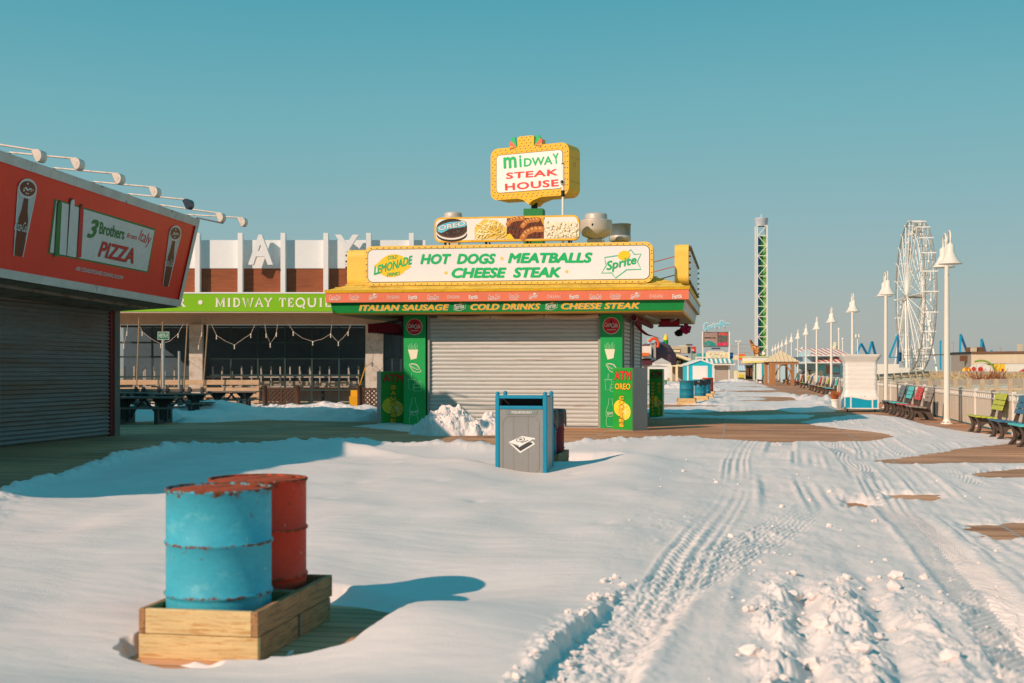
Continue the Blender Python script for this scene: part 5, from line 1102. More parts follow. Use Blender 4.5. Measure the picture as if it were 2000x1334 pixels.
# snow banks on the patio
heap('snow_bank', 'long sunlit snow bank under the wide restaurant window', RP(rx(640, 46.5), 46.5, 0), 2.1, 1.3, .42, 21, 'snow banks on the patio', .5, 90, 1.6, PSI)
heap('snow_bank', 'snow bank rising to the picnic tables, half in shade', RP(rx(420, 43.5), 43.5, 0), 2.3, 1.6, .62, 27, 'snow banks on the patio', .25, 90, 1.0, PSI)
heap('snow_bank', 'small snow bank before the lattice gate', RP(rx(535, 46.5), 46.5, 0), 1.2, 1.2, .30, 33, 'snow banks on the patio', .7, 70, 2.4, PSI)
heap('snow_bank', 'shaded snow bank under the nearest picnic table', RP(rx(300, 41.0), 41.0, 0), 2.0, 1.3, .42, 35, 'snow banks on the patio', .35, 80, 1.4, PSI)
# ------------------------------------------------------------------ the pizza building on the left
WX = -14.45
pz = thing('pizza_shop', 'shuttered pizza shop with corrugated steel shutter and overhanging sign', 'shop', (WX, 22, 0))
corr = mk('corrugated steel', (128, 132, 134), .45, .25, .5, .05, 30, c2=(122, 98, 80), thr=(.46, .70), stretch=(1, .18, 3.0), metal=.2, fine=.08)
grim = mk('dirty white trim', (206, 204, 198), .7, .16, 1.8, .1, 20, c2=(118, 112, 104), thr=(.60, .68)); redt = mk('dark red trim', (120, 22, 30), .6, .15, 2)
concr = mk('grey timber post', (120, 112, 104), .85, .2, 1.5, .2, 20); dsoff = mk('grey soffit', (140, 132, 122), .8, .2, 1.2, .1, 20, c2=(104, 92, 80), thr=(.5, .65))
ZT = 3.06
f = PL((WX, 0, 0), (0, 1, 0)); b = MB(); n = int(3.0 / .092); prof = []
for i in range(n * 6 + 1): z = .02 + i * .092 / 6; prof.append((z, -.022 * math.cos(i / 6 * 2 * math.pi)))
y0, y1 = 8.0, onX(213.5, 800, WX).y
vs = [f.p(y, z, o) for z, o in prof for y in (y0, y1)]; b.add(vs, [(2 * i, 2 * i + 1, 2 * i + 3, 2 * i + 2) for i in range(len(prof) - 1)], corr, True); b.build('roller_shutter', pz)
yE = onX(228, 800, WX).y
b = MB(); b.box(WX - .1, WX + .03, y1 + .002, y1 + .16, 0, ZT, redt); b.build('red_jamb', pz); b = MB(); b.box(WX - .3, WX + .06, y1 + .162, yE + .05, 0, ZT, concr); b.build('corner_post', pz)
b = MB(); b.box(-26, WX - .06, 8, yE, 0, 5.0, stucco_m); b.build('wall', pz)
# soffit and sign panel: both dip gently towards the far end
SX = -12.37; BX = -12.87
def e_pt(u, v, X): p = onX(u, v, X); return p
tA, tB = e_pt(0, 296, SX), e_pt(388.5, 430, SX); bC, bD = e_pt(0, 541.5, BX), e_pt(351, 599, BX)
def ext(a, c, Y): t = (Y - a.y) / (c.y - a.y); return a + (c - a) * t
YE = (tB.y + bD.y) / 2; Y0 = 6.0
T0, B0, B1 = ext(tA, tB, Y0), ext(bC, bD, Y0), ext(bC, bD, YE)
pn = (B1 - B0).cross(T0 - B0); rq = ray(388.5, 430); T1 = EYEV + rq * ((B0 - EYEV).dot(pn) / rq.dot(pn))
sgn = thing('pizza_sign', 'long red pizza sign panel leaning out above the steel shutter', 'sign', (SX, 22, 3.2))
b = MB(); back = Vector((-.9, 0, 0))
b.poly([B0, B1, T1, T0], mk('sign red panel', (238, 48, 34), .4, .10, .5, .03, 20, fine=.03)); b.poly([T0, T1, T1 + back, T0 + back], grim); b.poly([T0 + back, T1 + back, B1 + back, B0 + back], stucco_m); b.poly([B0, T0, T0 + back, B0 + back], redt); b.poly([B1 + back, B1, B0, B0 + back], grim); b.build('panel', sgn)
b = MB(); b.poly([B1 + Vector((0, .02, 0)), B1 + back + Vector((0, .02, 0)), T1 + back + Vector((0, .02, 0)), T1 + Vector((0, .02, 0))], redt); b.build('end_panel', sgn)
sp = PL(B0, (B1 - B0), (T0 - B0) - (B1 - B0).normalized() * (T0 - B0).dot((B1 - B0).normalized()))
# trims: white strips along the top, bottom and end
def strip(P0, P1, Q0, Q1, m, name, off=.03):
    n_ = sp.n * off; g = MB(); g.poly([P0 + n_, P1 + n_, Q1 + n_, Q0 + n_], m); g.poly([P0, P1, P1 + n_, P0 + n_], m); g.poly([Q0 + n_, Q1 + n_, Q1, Q0], m); g.poly([P1, Q1, Q1 + n_, P1 + n_], m); g.build(name, sgn)
lr = lambda a, c, t: a + (c - a) * t
strip(lr(T0, B0, .075), lr(T1, B1, .075), T0 + Vector((0, 0, .02)), T1 + Vector((0, 0, .02)), grim, 'top_trim'); strip(B0, B1, lr(B0, T0, .075), lr(B1, T1, .075), grim, 'bottom_trim')
eo = (B0 - B1).normalized() * .16; strip(lr(B1, T1, .075) + eo, lr(B1, T1, .075), lr(T1, B1, .075) + eo, lr(T1, B1, .075), grim, 'end_trim')
# tassels of lamp sockets along the end
g = MB()
for k in range(26): p = lr(B1, T1, k / 25.); g.tube([p + Vector((-.1, .02, 0)), p + Vector((-.1, .10, .01))], .018, mk('socket pale', (196, 186, 190), .5), 6)
g.build('socket_row', sgn)
bluew = mk('sign white blue', (206, 212, 212), .5, .06, 1); sgr = mk('logo green', (10, 120, 62), .5, .06, 2); srd = mk('logo red', (200, 44, 44), .5, .06, 2); dkb = mk('cola brown', (90, 34, 22), .4, .25, 6)
g = MB(); Z = lambda u, v: (u / 3.706, 260 + v / 3.706)
sp.fillpx(g, [Z(394, 474), Z(1124, 692), Z(1070, 1012), Z(346, 872)], sgr, .006); sp.fillpx(g, [Z(404, 488), Z(1116, 704), Z(1062, 1000), Z(358, 862)], bluew, .010); nb = g.build('name_board', sgn)
g = MB()
sp.textpx(g, '3', Z(622, 758), Z(690, 760), Z(650, 622), sgr, .016, .15, .03); sp.textpx(g, 'Brothers', Z(712, 728), Z(892, 772), Z(722, 640), sgr, .016, 0, .022); sp.textpx(g, 'from', Z(912, 756), Z(984, 772), Z(918, 718), srd, .016, .25, .006); sp.textpx(g, 'Italy', Z(990, 800), Z(1078, 838), Z(1012, 692), srd, .016, .3, .0); g.build('lettering', nb); g = MB(); sp.textpx(g, 'PIZZA', Z(704, 892), Z(960, 946), Z(730, 778), mk('logo shade', (110, 40, 40), .5), .014, .1, .03); sp.textpx(g, 'PIZZA', Z(702, 890), Z(954, 940), Z(730, 780), srd, .018, .1, .02); g.build('lettering', nb); g = MB()
sp.textpx(g, 'AIR CONDITIONED DINING ROOM', Z(543, 992), Z(882, 1060), Z(548, 962), bluew, .010, 0, .018); g.build('lettering', sgn)
# a plain stand-in of three coloured rounded shapes where the sign carries a drawn emblem
g = MB()
for (u, top, bot, w, m) in ((405, 520, 890, 62, sgr), (497, 505, 880, 66, bluew), (566, 545, 900, 58, srd)):
    c0, c1 = Vector(sp.px(*Z(u, bot))), Vector(sp.px(*Z(u + 22, top))); hw = w / 3.706 / 2 / FPX * 25
    ax_ = (c1 - c0).normalized(); pr = Vector((ax_.y, -ax_.x)); P = [c0 + pr * hw, c1 + pr * hw * .8] + [c1 + (pr * math.cos(t) + ax_ * math.sin(t)) * hw * .8 for t in [math.pi * k / 10 for k in range(1, 10)]] + [c1 - pr * hw * .8, c0 - pr * hw]
    q = [(p.x, p.y) for p in P]; sp.fill(g, [((p.x - c0.x) * 1.12 + c0.x, (p.y - c0.y) * 1.02 + c0.y) for p in P], mk('emblem edge', (40, 40, 40), .5), .016); sp.fill(g, q, m, .020)
g.build('emblem', sgn)
def cup(pts, off=0):
    """tall tumbler with a dark bottle drawn inside"""
    g = MB(); (tl, tr, br, bl) = [Vector(sp.px(*q)) for q in pts]
    sp.fill(g, [tuple(q) for q in (tl, tr, br, bl)], mk('tumbler grey', (170, 190, 198), .3, .08, 3), .010); sp.stroke(g, [tuple(bl), tuple(tl)], .03, bluew, .012); sp.stroke(g, [tuple(br), tuple(tr)], .03, bluew, .012)
    m = lambda s, t: tuple((bl.lerp(br, s)).lerp(tl.lerp(tr, s), t)); W0 = .5
    prof = [(.40, .0), (.46, .02), (.46, .22), (.40, .30), (.42, .42), (.34, .55), (.20, .68), (.13, .86)]
    sp.fill(g, [m(.5 - a, t) for a, t in prof] + [m(.5 + a, t) for a, t in prof[::-1]], dkb, .014)
    sp.fill(g, [m(.10, .36), m(.92, .34), m(.9, .47), m(.1, .49)], dkb, .015); c = m(.5, .42); ew = (tr - tl).length
    a = Vector(m(-.15, .37)); w_ = (br - bl).length * 1.5; sp.text(g, 'Coca-Cola', a.x, a.y, w_, .18, bluew, .019, .3, .006)
    cc = (tl + tr) / 2; sp.ell(g, cc.x, cc.y, ew / 2, ew * .30, bluew, .016, 24); sp.ell(g, cc.x, cc.y, ew * .43, ew * .23, dkb, .018, 24)
    rr = random.Random(5)
    for k in range(14): t_ = rr.uniform(0, 6.3); q = rr.uniform(.1, .8); sp.ell(g, cc.x + ew * .4 * q * math.cos(t_), cc.y + ew * .2 * q * math.sin(t_), .03, .018, [bluew, mk('ice tan', (190, 150, 110), .4), MATS['tumbler grey']][k % 3], .0185 + k * .0001, 7)
    g.build('tumbler_picture', sgn)
cup([Z(128, 385), Z(260, 415), Z(160, 896), Z(96, 884)]); cup([Z(1224, 712), Z(1306, 736), Z(1214, 1112), Z(1176, 1104)])
# soffit under the sign, and a beam with a ragged edge
b = MB(); z_in = 2.92
b.poly([B0 + Vector((0, 0, -.02)), (WX - .2, Y0, z_in + .32), (WX - .2, YE, z_in), B1 + Vector((0, 0, -.02))], dsoff); b.build('soffit', pz)
b = MB(); P0, P1 = B0 + Vector((-.55, 0, -.02)), B1 + Vector((-.55, -.6, -.02)); b.bar(P0, P1, .12, .14, dsoff); b.build('soffit_beam', pz)
b = MB(); b.box(-24, SX - .95, 8, YE - .1, 4.6, 4.75, stucco_m); b.build('roof', pz)
b = MB(); b.box(-34, -19.0, 10, 29.2, 0, 10.7, stucco_m); b.build('upper_storey', pz)  # unseen tall block, added and sized for the shadow it casts over the patio
# floodlights on arms along the top edge
lamp_w = mk('floodlight shell', (214, 206, 194), .5, .12, 4, c2=(170, 160, 150), thr=(.55, .7)); lens_m = mk('floodlight lens', (130, 132, 134), .2, .1)
def flood(label, us, ue, ve, dark=False, bare=False):
    yS = None
    r = ray(us, 0); Y = T0.y
    # where the arm leaves the top edge
    best = min((abs((1000 + FPX * ((q.x * cP + q.y * sP) / (-q.x * sP + q.y * cP))) - us), q.y, q) for q in [lr(T0, T1, k / 600) for k in range(601)]); p0 = Vector(best[2]) + Vector((-.05, 0, .03))
    q = onY(ue, ve, p0.y); p1 = Vector((q.x, p0.y, q.z))
    t = thing('floodlight', label, 'floodlight', p0, 'floodlights on arms above the pizza sign')
    MB().tube([p0 + Vector((-.02, 0, -.04)), p0 + Vector((0, 0, .03)), p1 + Vector((-.10, 0, .06))], .017, lamp_w if not bare else mk('dark rod', (90, 86, 84), .5), 8).build('arm', t)
    MB().blob(p0, .035, black_m, 1, 1, .1).build('bracket', t)
    if bare: return t
    m = mk('dark floodlight', (40, 56, 76), .3) if dark else lamp_w
    # half-round shell facing back at the sign
    c = p1 + Vector((-.02, 0, -.02)); Yv = Vector((0, 1, 0))
    prof = [(x * .78, z * .78) for x, z in ((-.105, .07), (-.03, .105), (.05, .10), (.105, .055), (.125, -.02), (.115, -.09), (.075, -.145), (.03, -.165), (-.005, -.15))]
    b = MB(); w2 = .095; L_ = [c + Vector((x, -w2, z)) for x, z in prof]; R_ = [c + Vector((x, w2, z)) for x, z in prof]; n_ = len(prof)
    b.add(L_ + R_, [(i, i + 1, n_ + i + 1, n_ + i) for i in range(n_ - 1)], m, True); b.add(L_ + R_, [tuple(range(n_)), tuple(range(2 * n_ - 1, n_ - 1, -1))], m); sh = b.build('shell', t, bevel=.015)
    b = MB(); q = [c + Vector((x, s * (w2 - .01), z)) for x, z, s in ((-.088, .048, -1), (-.010, -.121, -1), (-.010, -.121, 1), (-.088, .048, 1))]; b.poly(q, lens_m if not dark else m); b.build('lens', sh); return t
for lab, us, ue, ve, dk in [('floodlight on its arm nearest the left picture edge', -40, 78, 300, False), ('grey floodlight above the left tumbler picture', 23, 153, 316, False), ('white floodlight above the coloured emblem of the sign', 110, 233, 345, False), ('white floodlight above the middle of the pizza lettering', 187, 304, 371, False), ('dark blue floodlight missing its white shell', 257, 369, 395, True), ('small white floodlight second from the far end of the sign', 317, 432, 421, False), ('white floodlight at the far end of the sign', 372, 475, 430, False)]: flood(lab, us, ue, ve, dk)
flood('bare dark rod sticking out from the end of the sign', 388, 444, 441, False, True)
for k, Yp in enumerate((8.0, 11.0, 14.0)): pass
# ------------------------------------------------------------------ the seaward side: lamps, benches, railing, dune
lampw = mk('lamp white enamel', (226, 222, 210), .35, .05, 2, fine=.02); bulbw = mk('lamp glass', (190, 186, 170), .3)
def make_lamp(X, Y, label):
    t = thing('street_lamp', label, 'street lamp', (X, Y, 0), 'white twin street lamps along the railing')
    b = MB(); b.lathe([(.17, 0), (.17, .03), (.13, .04), (.10, .10), (.085, .16)], (X, Y, 0), lampw, 24)
    for k in range(8): a = k * math.pi / 4; b.lathe([(.018, .03), (.018, .06), (.001, .065)], (X + .145 * math.cos(a), Y + .145 * math.sin(a), 0), mk('bolt rust', (150, 96, 60), .7), 6)
    b.build('base_plate', t)
    b = MB(); b.tube([(X, Y, .1), (X, Y, 2.6), (X, Y, 5.22)], [.085, .075, .058], lampw, 18, caps=False); b.lathe([(.066, 0), (.07, .05), (.045, .10), (.02, .16), (.001, .17)], (X, Y, 5.2), lampw, 14); b.build('post', t)
    for s in (-1, 1):
        yc = Y + s * .62
        b = MB(); P = [(X, Y + s * .04, 5.12), (X, Y + s * .12, 5.24)] + [(X, Y + s * (.40 - .28 * math.cos(a)), 5.24 + .24 * math.sin(a)) for a in [math.pi * k / 8 for k in range(1, 8)]] + [(X, Y + s * .66, 5.22), (X, yc, 5.06)]
        b.tube(P, .026, lampw, 8); b.build('arm', t)
        pr = [(.035, .60), (.06, .57), (.085, .55), (.105, .53), (.11, .33), (.125, .31), (.13, .29), (.155, .26), (.175, .22), (.18, .19), (.20, .17), (.225, .12), (.27, .06), (.325, .015), (.33, 0), (.318, 0), (.26, .05), (.15, .2)]
        b = MB(); b.lathe([(r, z) for r, z in pr], (X, yc, 4.52), lampw, 32); shd = b.build('shade', t)
        b = MB(); b.lathe([(.001, .04), (.06, .05), (.075, .10), (.06, .17), (.03, .2)], (X, yc, 4.52), bulbw, 14); b.build('lamp_globe', shd)
    return t
ords = ['nearest the camera, before the big wheel', 'just right of the white wrapped stand', 'rising behind the white wrapped stand', 'rising before the candy striped building, nearest of them there', 'before the middle of the striped roof', 'before the left end of the striped roof', 'at the right corner of the wooden pavilion', 'in the middle of the wooden pavilion roof', 'at the left corner of the wooden pavilion', 'between the pavilion and the green tower', 'smallest but two, close to the green tower', 'smallest but one, close to the giraffe', 'smallest of the row, nearest the giraffe']
L0 = make_lamp(5.9, 38.2, 'white twin street lamp ' + ords[0])
for k in range(1, 13): dup(L0, (5.9, 38.2 + 15.2 * k, 0), 'white twin street lamp ' + ords[k])
# benches: cast end frames, plank seat and back
iron = mk('bench cast frame', (84, 72, 64), .6, .2, 4, .15, 50)
COLS = {'lime': (186, 190, 66), 'blue': (66, 112, 136), 'teal': (84, 196, 194), 'red': (206, 66, 66), 'tan': (152, 138, 124), 'grey': (112, 124, 132)}
BEN = {}
def bench_proto(cn):
    m = mk('bench ' + cn, COLS[cn], .55, .14, 2, .1, 40, stretch=(8, 1, 8)); t = thing('park_bench', cn, 'bench', (0, 0, 0), 'coloured benches along the railing')
    for k in range(4): x = -.34 + k * .125; z = .445 - .012 * k; b = MB(); b.box(x, x + .112, -.62, .62, z - .035, z, m); b.build('seat_slat', t, bevel=.006)
    for k in range(3):
        z = .575 + k * .125; x = .20 + (z - .5) * .30; h = .11 if k < 2 else .15
        b = MB(); b.prism([(x, -.62, z), (x + .03 * 1, -.62, z), (x + .03 + h * .30, -.62, z + h), (x + h * .30, -.62, z + h)], (0, 1.24, 0), m); b.build('back_slat', t, bevel=.006)
    for y in (-.46, .40):
        P = [(-.33, .41), (.16, .38), (.205, .50), (.36, .98), (.42, .98), (.27, .40), (.30, .25), (.40, 0), (.26, 0), (.20, .12), (.13, .22), (.02, .27), (-.10, .25), (-.18, .17), (-.22, 0), (-.36, 0), (-.33, .05), (-.27, .12), (-.26, .22), (-.30, .34)]
        b = MB(); b.prism([(x, y, z) for x, z in P], (0, .06, 0), iron); b.build('end_frame', t, bevel=.008)
        b = MB(); b.prism([(x, y - .03, z) for x, z in ((-.345, .41), (-.30, .34), (-.262, .22), (-.272, .12), (-.335, .05), (-.375, 0), (-.345, 0), (-.30, .05), (-.235, .12), (-.225, .22), (-.262, .34), (-.30, .41))], (0, .12, 0), iron); b.build('front_flange', t)
    BEN[cn] = [t, 0]; return t
def put_bench(cn, X, Y, label, rz=0):
    if cn not in BEN: bench_proto(cn)
    t, n = BEN[cn]
    if n == 0: t.location = (X, Y, 0); t['label'] = label; t.rotation_euler = (0, 0, rz)
    else: t2 = dup(t, (X, Y, 0), label, None, rz)
    BEN[cn][1] += 1
put_bench('lime', 5.98, 32.75, 'lime green bench right of the nearest lamp post'); put_bench('blue', 5.95, 29.9, 'dusty blue bench near the right picture edge'); put_bench('teal', 5.92, 27.6, 'turquoise bench cut by the right picture edge')
for cn, Y, X, lb in (('tan', 40.9, 5.50, 'brown bench left of the nearest lamp post'), ('red', 43.1, 5.50, 'red bench between the brown and the turquoise one'), ('teal', 45.3, 5.50, 'turquoise bench beyond the red one, right of the wrapped stand'), ('grey', 47.5, 5.50, 'grey bench closest to the white wrapped stand')): put_bench(cn, X, Y, lb)
wh = ['first bench left of the white flower pot', 'second bench left of the white flower pot', 'third bench left of the white flower pot', 'fourth bench left of the flower pot', 'fifth bench left of the flower pot', 'sixth bench left of the flower pot', 'seventh bench beyond the flower pot', 'eighth bench beyond the flower pot', 'ninth bench beyond the flower pot', 'tenth bench beyond the flower pot', 'eleventh bench beyond the flower pot', 'twelfth bench beyond the flower pot', 'thirteenth bench beyond the flower pot']
cnm = {'lime': 'lime', 'blue': 'blue', 'teal': 'turquoise', 'red': 'red', 'tan': 'brown', 'grey': 'grey'}
for k, (cn, u) in enumerate([('teal', 1631), ('grey', 1624), ('lime', 1614.5), ('tan', 1607), ('red', 1600.5), ('teal', 1595), ('blue', 1583), ('lime', 1576), ('red', 1564), ('teal', 1558), ('lime', 1553), ('red', 1546.5), ('teal', 1541)]):
    th = math.atan((u - 1000) / FPX) - PSI; put_bench(cn, 5.5, 5.72 / math.tan(th), cnm[cn] + ' bench in the far row, ' + wh[k])
put_bench('tan', 5.0, 137, 'brown bench between the blue shed panel and the pavilion post'); put_bench('grey', 2.4, 139, 'grey bench at the foot of the blue shed panel')
# railing of vinyl panels
vin = mk('beige vinyl', (206, 196, 178), .6, .06, 1.2, fine=.03); vinp = mk('dark rail post', (96, 94, 92), .6); vinw = mk('white rail', (222, 216, 206), .5, .05)
RX = 6.42; rl = thing('railing', 'low beige railing of solid panels with a balustrade top along the boardwalk edge', 'railing', (RX, 26, 0))
P_ = 2.44; y = 22.0; n = 0
while y < 178:
    b = MB()
    for i in range(8): ya = y + .04 + i * (P_ - .08) / 8; b.box(RX - .012 + (.004 if i % 2 else 0), RX + .02, ya, ya + (P_ - .08) / 8 - .006, .06, .80, vin)
    b.build('panel', rl)
    b = MB(); b.box(RX - .03, RX + .03, y + .04, y + P_ - .04, .80, .84, vinw); b.box(RX - .035, RX + .035, y + .04, y + P_ - .04, .955, .995, vinw)
    for i in range(9): yb = y + .12 + i * (P_ - .24) / 8; b.box(RX - .014, RX + .014, yb - .014, yb + .014, .84, .955, vinw)
    b.build('top_rail', rl)
    b = MB(); b.box(RX - .045, RX + .045, y - .04, y + .04, 0, 1.03, vinp if n % 2 else vinw); b.build('post', rl)
    y += P_; n += 1
# dune beyond
dn = np.linspace(0, 1, 70); xs_ = 6.6 + 90 * dn ** 1.6; ys_ = np.linspace(10, 330, 150); XX, YY = np.meshgrid(xs_, ys_, indexing='ij')
def dune_z(X, Y):
    a = -.25 + .85 * sst(7, 17, X); r = 1.0 * np.exp(-((X - 23 - .04 * (Y - 60)) / 6.0) ** 2) * sst(25, 45, Y)
    return a + r * .40 + .25 * sst(25, 40, X) + .10 * fbm(X * .22, Y * .12, 201, 4) + .03 * fbm(X * 1.1, Y * .6, 203, 3)
ZZ = dune_z(XX, YY); dune_m = mk('dune sand', (206, 184, 148), .95, .22, .35, .5, 4, c2=(226, 224, 222), thr=(.52, .64))
m = MB(); nc = len(ys_); m.add(list(zip(XX.ravel(), YY.ravel(), ZZ.ravel())), [(i * nc + j, (i + 1) * nc + j, (i + 1) * nc + j + 1, i * nc + j + 1) for i in range(len(xs_) - 1) for j in range(nc - 1)], dune_m, True); m.build('dune', kind='structure')
gr1 = mk('dune grass', (206, 184, 140), .9, .2, .5, c2=(178, 148, 104), thr=(.45, .6)); m = MB(); rr = random.Random(11); px_, py_ = [], []
while len(px_) < 5200:
    Y = rr.uniform(40, 170); X = 23 + .04 * (Y - 60) + rr.gauss(0, 4.5)
    if X > 12: px_.append(X); py_.append(Y)
pz_ = dune_z(np.array(px_), np.array(py_))
for X, Y, z in zip(px_, py_, pz_):
    for q in range(4):
        h = rr.uniform(.08, .24); a = rr.uniform(0, 6.28); l = rr.uniform(.05, .2); w = .02 + Y * .0003; dx, dy = math.cos(a), math.sin(a)
        m.add([(X - dy * w, Y + dx * w, z - .03), (X + dy * w, Y - dx * w, z - .03), (X + dx * l, Y + dy * l, z + h)], [(0, 1, 2)], gr1)
m.build('dune_grass', kind='stuff')
# timber guard rails on the dune ramp
gl = mk('guard rail grey', (150, 144, 134), .7, .15, 1.5); glp = mk('guard rail post', (186, 170, 144), .8, .15, 2)
def guard(label, A, B_, n, h=.55):
    t = thing('guard_rail', label, 'guard rail', A, 'guard rails across the dune')
    A, B_ = Vector(A), Vector(B_)
    for k in range(n):
        p, q = A.lerp(B_, k / n), A.lerp(B_, (k + 1) / n)
        MB().bar(p, q, .06, .22, gl).build('rail_board', t); MB().bar(p + Vector((0, 0, -.36)), q + Vector((0, 0, -.36)), .05, .08, glp).build('lower_board', t); MB().bar(p + Vector((0, -.08, -.95)), p + Vector((0, -.08, .12)), .18, .16, glp, (0, 1, 0)).build('post', t)
    return t
guard('nearer timber guard rail behind the beige railing', pd(1700, 750.5, 66), pd(2060, 742.5, 56), 14)
guard('far guard rail along the top of the grassy dune', pd(1700, 734, 118), pd(1815, 727, 128), 8); guard('far guard rail before the domed ride', pd(1815, 727, 128), pd(2060, 728.5, 120), 16)
# white wrapped stand
wrapm = mk('shrink wrap white', (236, 232, 224), .5, .05, 1.2, .35, 3, stretch=(1, 1, 7)); bpan = mk('stand blue panel', (0, 160, 190), .45, .06, 2)
y0_ = 48.0; x0_, x1_ = onY(1649, 750, y0_).x, onY(1716, 750, y0_).x; zt_, zm_, zb_ = onY(1680, 692, y0_).z, onY(1680, 776, y0_).z, onY(1680, 801, y0_).z
st = thing('wrapped_stand', 'stand wrapped in white film above a bright blue panelled base', 'stand', ((x0_ + x1_) / 2, y0_, 0)); D_ = 1.35
b = MB(); rows = 26; N_ = 40
def ringpt(k, z, e):
    s = k / N_ * 4; side = int(s); f_ = s - side; X0, X1, Ya, Yb = x0_ - e, x1_ + e, y0_ - e, y0_ + D_ + e; c = [(X0, Ya), (X1, Ya), (X1, Yb), (X0, Yb)]; a, q = c[side % 4], c[(side + 1) % 4]
    return (a[0] + (q[0] - a[0]) * f_, a[1] + (q[1] - a[1]) * f_, z)
vs = []
for i in range(rows + 1):
    t_ = i / rows; e = -.05 + .10 * (1 - sst(0, .16, t_)) * .6 + .14 * sst(.74, 1.0, t_) ** 1.5 + .008 * math.sin(i * 2.3)
    for k in range(N_):
        z = zm_ + (zt_ - zm_) * t_ - (.10 * (.5 + .5 * math.sin(k * .5 + 4)) if i == 0 else 0) ; p = ringpt(k, z, e + .010 * math.sin(k * 1.7 + i * .9)); vs.append(p)
b.add(vs, [(i * N_ + k, i * N_ + (k + 1) % N_, (i + 1) * N_ + (k + 1) % N_, (i + 1) * N_ + k) for i in range(rows) for k in range(N_)], wrapm, True); b.add(vs[-N_:], [tuple(range(N_))], wrapm); b.build('wrap', st)
b = MB(); b.box(x0_, x1_, y0_, y0_ + D_, zb_ + .06, zm_ + .05, bpan); b.build('base', st)
for a, c in ((0, .035), (.17, .215), (.80, .845), (.965, 1.0)): b = MB(); w_ = x1_ - x0_; b.box(x0_ + w_ * a, x0_ + w_ * c, y0_ - .012, y0_ + .0, zb_ + .08, zm_ + .03, white_m); b.build('trim_strip', st)
b = MB(); b.box(x0_ - .02, x1_ + .02, y0_ - .02, y0_ + D_, zb_ + .045, zb_ + .08, white_m); b.build('base_trim', st)
for xx in (x0_ + .12, x1_ - .12): b = MB(); b.lathe([(.001, -.02), (.05, -.02), (.05, .02), (.001, .02)], (xx, y0_ + .1, .05), black_m, 12, True, (1, 0, 0)); b.build('castor', st)
# flower pot
c = gp(1631.5, 799.5); pt = thing('flower_pot', 'white flower pot with dry orange grass beside the wrapped stand', 'flower pot', c)
MB().lathe([(.13, 0), (.155, .30), (.17, .34), (.185, .35), (.185, .39), (.165, .39), (.15, .33), (.001, .33)], c, white_m, 24).build('pot', pt)
b = MB(); rr = random.Random(2); og = mk('dry grass', (190, 110, 60), .9, .3, 5)
for k in range(160): a = rr.uniform(0, 6.28); l = rr.uniform(.1, .42); h = rr.uniform(.2, .5); p = Vector((c.x + rr.uniform(-.08, .08), c.y + rr.uniform(-.08, .08), .33)); b.add([p + Vector((-.012, 0, 0)), p + Vector((.012, 0, 0)), p + Vector((l * math.cos(a) * .7, l * math.sin(a) * .7, h))], [(0, 1, 2)], og)
b.build('grass', pt)
c = gp(1646, 800); b = MB(); b.lathe([(.15, 0), (.17, .05), (.17, .45), (.12, .52), (.001, .53)], c, steel_m, 18); b.solo('milk_can', 'small round grey metal can between the flower pot and the wrapped stand', 'can', c)
# third row of drums
rowd = [((1322, 1353), 56.6, 'teal', 1, 'teal drum standing alone in its timber frame, nearest of the far row'), ((1350, 1363), 61.5, 'teal', 0, 'teal drum with a black bag, second of the far row'), ((1362, 1369.5), 67.5, 'teal', 0, 'teal drum third of the far row, before the blue hut'), ((1368, 1375), 74, 'red', 1, 'red drum last of the far row, before the blue hut')]
for (ua, ub), d, cn, k, lb in rowd:
    Y = d * .995; xa = onY(ua, 780, Y).x; xb = xa + .82
    frame_box('pale timber frame under the ' + {'teal drum standing alone': 'lone teal drum'}.get(lb[:24], lb.split(',')[0]), xa, xb, Y, Y + .8, 0, .28, 'timber frames under the far drums')
    cc = ((xa + xb) / 2, Y + .4, .12); mm = drum_teal if cn == 'teal' else drum_red
    if k: drum('steel_drum', lb, cc, mm, 'drums of the far row', True, .31, .94)
    else:
        bagged(lb, cc, mm, int(d)); COL.objects[-1]
for o in [o for o in COL.objects if o.get('label', '').endswith('far row') or 'far row, ' in o.get('label', '')]:
    if o.get('category') == 'drum': o['group'] = 'drums of the far row'
# ------------------------------------------------------------------ far end of the boardwalk
MB.bx = RMB.bx
W8 = white_m; wht = mk('far white', (232, 228, 218), .6, .06, .5); cyan_w = mk('hut turquoise', (20, 184, 200), .5, .06, 1, stretch=(6, 6, .3)); greyw = mk('far grey', (168, 164, 158), .7, .1, .6); darkw = mk('far dark', (40, 42, 46), .6, .2, 1)
cream8 = mk('far cream', (238, 226, 186), .6, .06, .6); teal8 = mk('awning teal', (46, 160, 164), .6, .06, 1); beige8 = mk('far beige', (206, 190, 160), .7, .1, .5); brown8 = mk('far brown', (110, 78, 56), .8, .2, .6); rdk8 = mk('far maroon', (92, 40, 52), .7, .2, .6); orange8 = mk('far orange', (240, 120, 50), .5, .08, 1); yel8 = mk('far yellow', (246, 206, 60), .5, .08, 1); blue8 = mk('far blue', (10, 100, 160), .5, .1, 1); ltblue8 = mk('far light blue', (170, 206, 220), .6, .08, .6); green8 = mk('far green', (20, 150, 40), .5, .08, 1); red8 = mk('far red', (204, 70, 54), .6, .1, 1)
def loc(u, d, z=0): return RP(rx(u, d), d, z)
def fb(mb, u0, u1, v0, v1, d, dep, m): return mb.bx(rx(u0, d), rx(u1, d), d, d + dep, rz(v1, d), rz(v0, d), m)
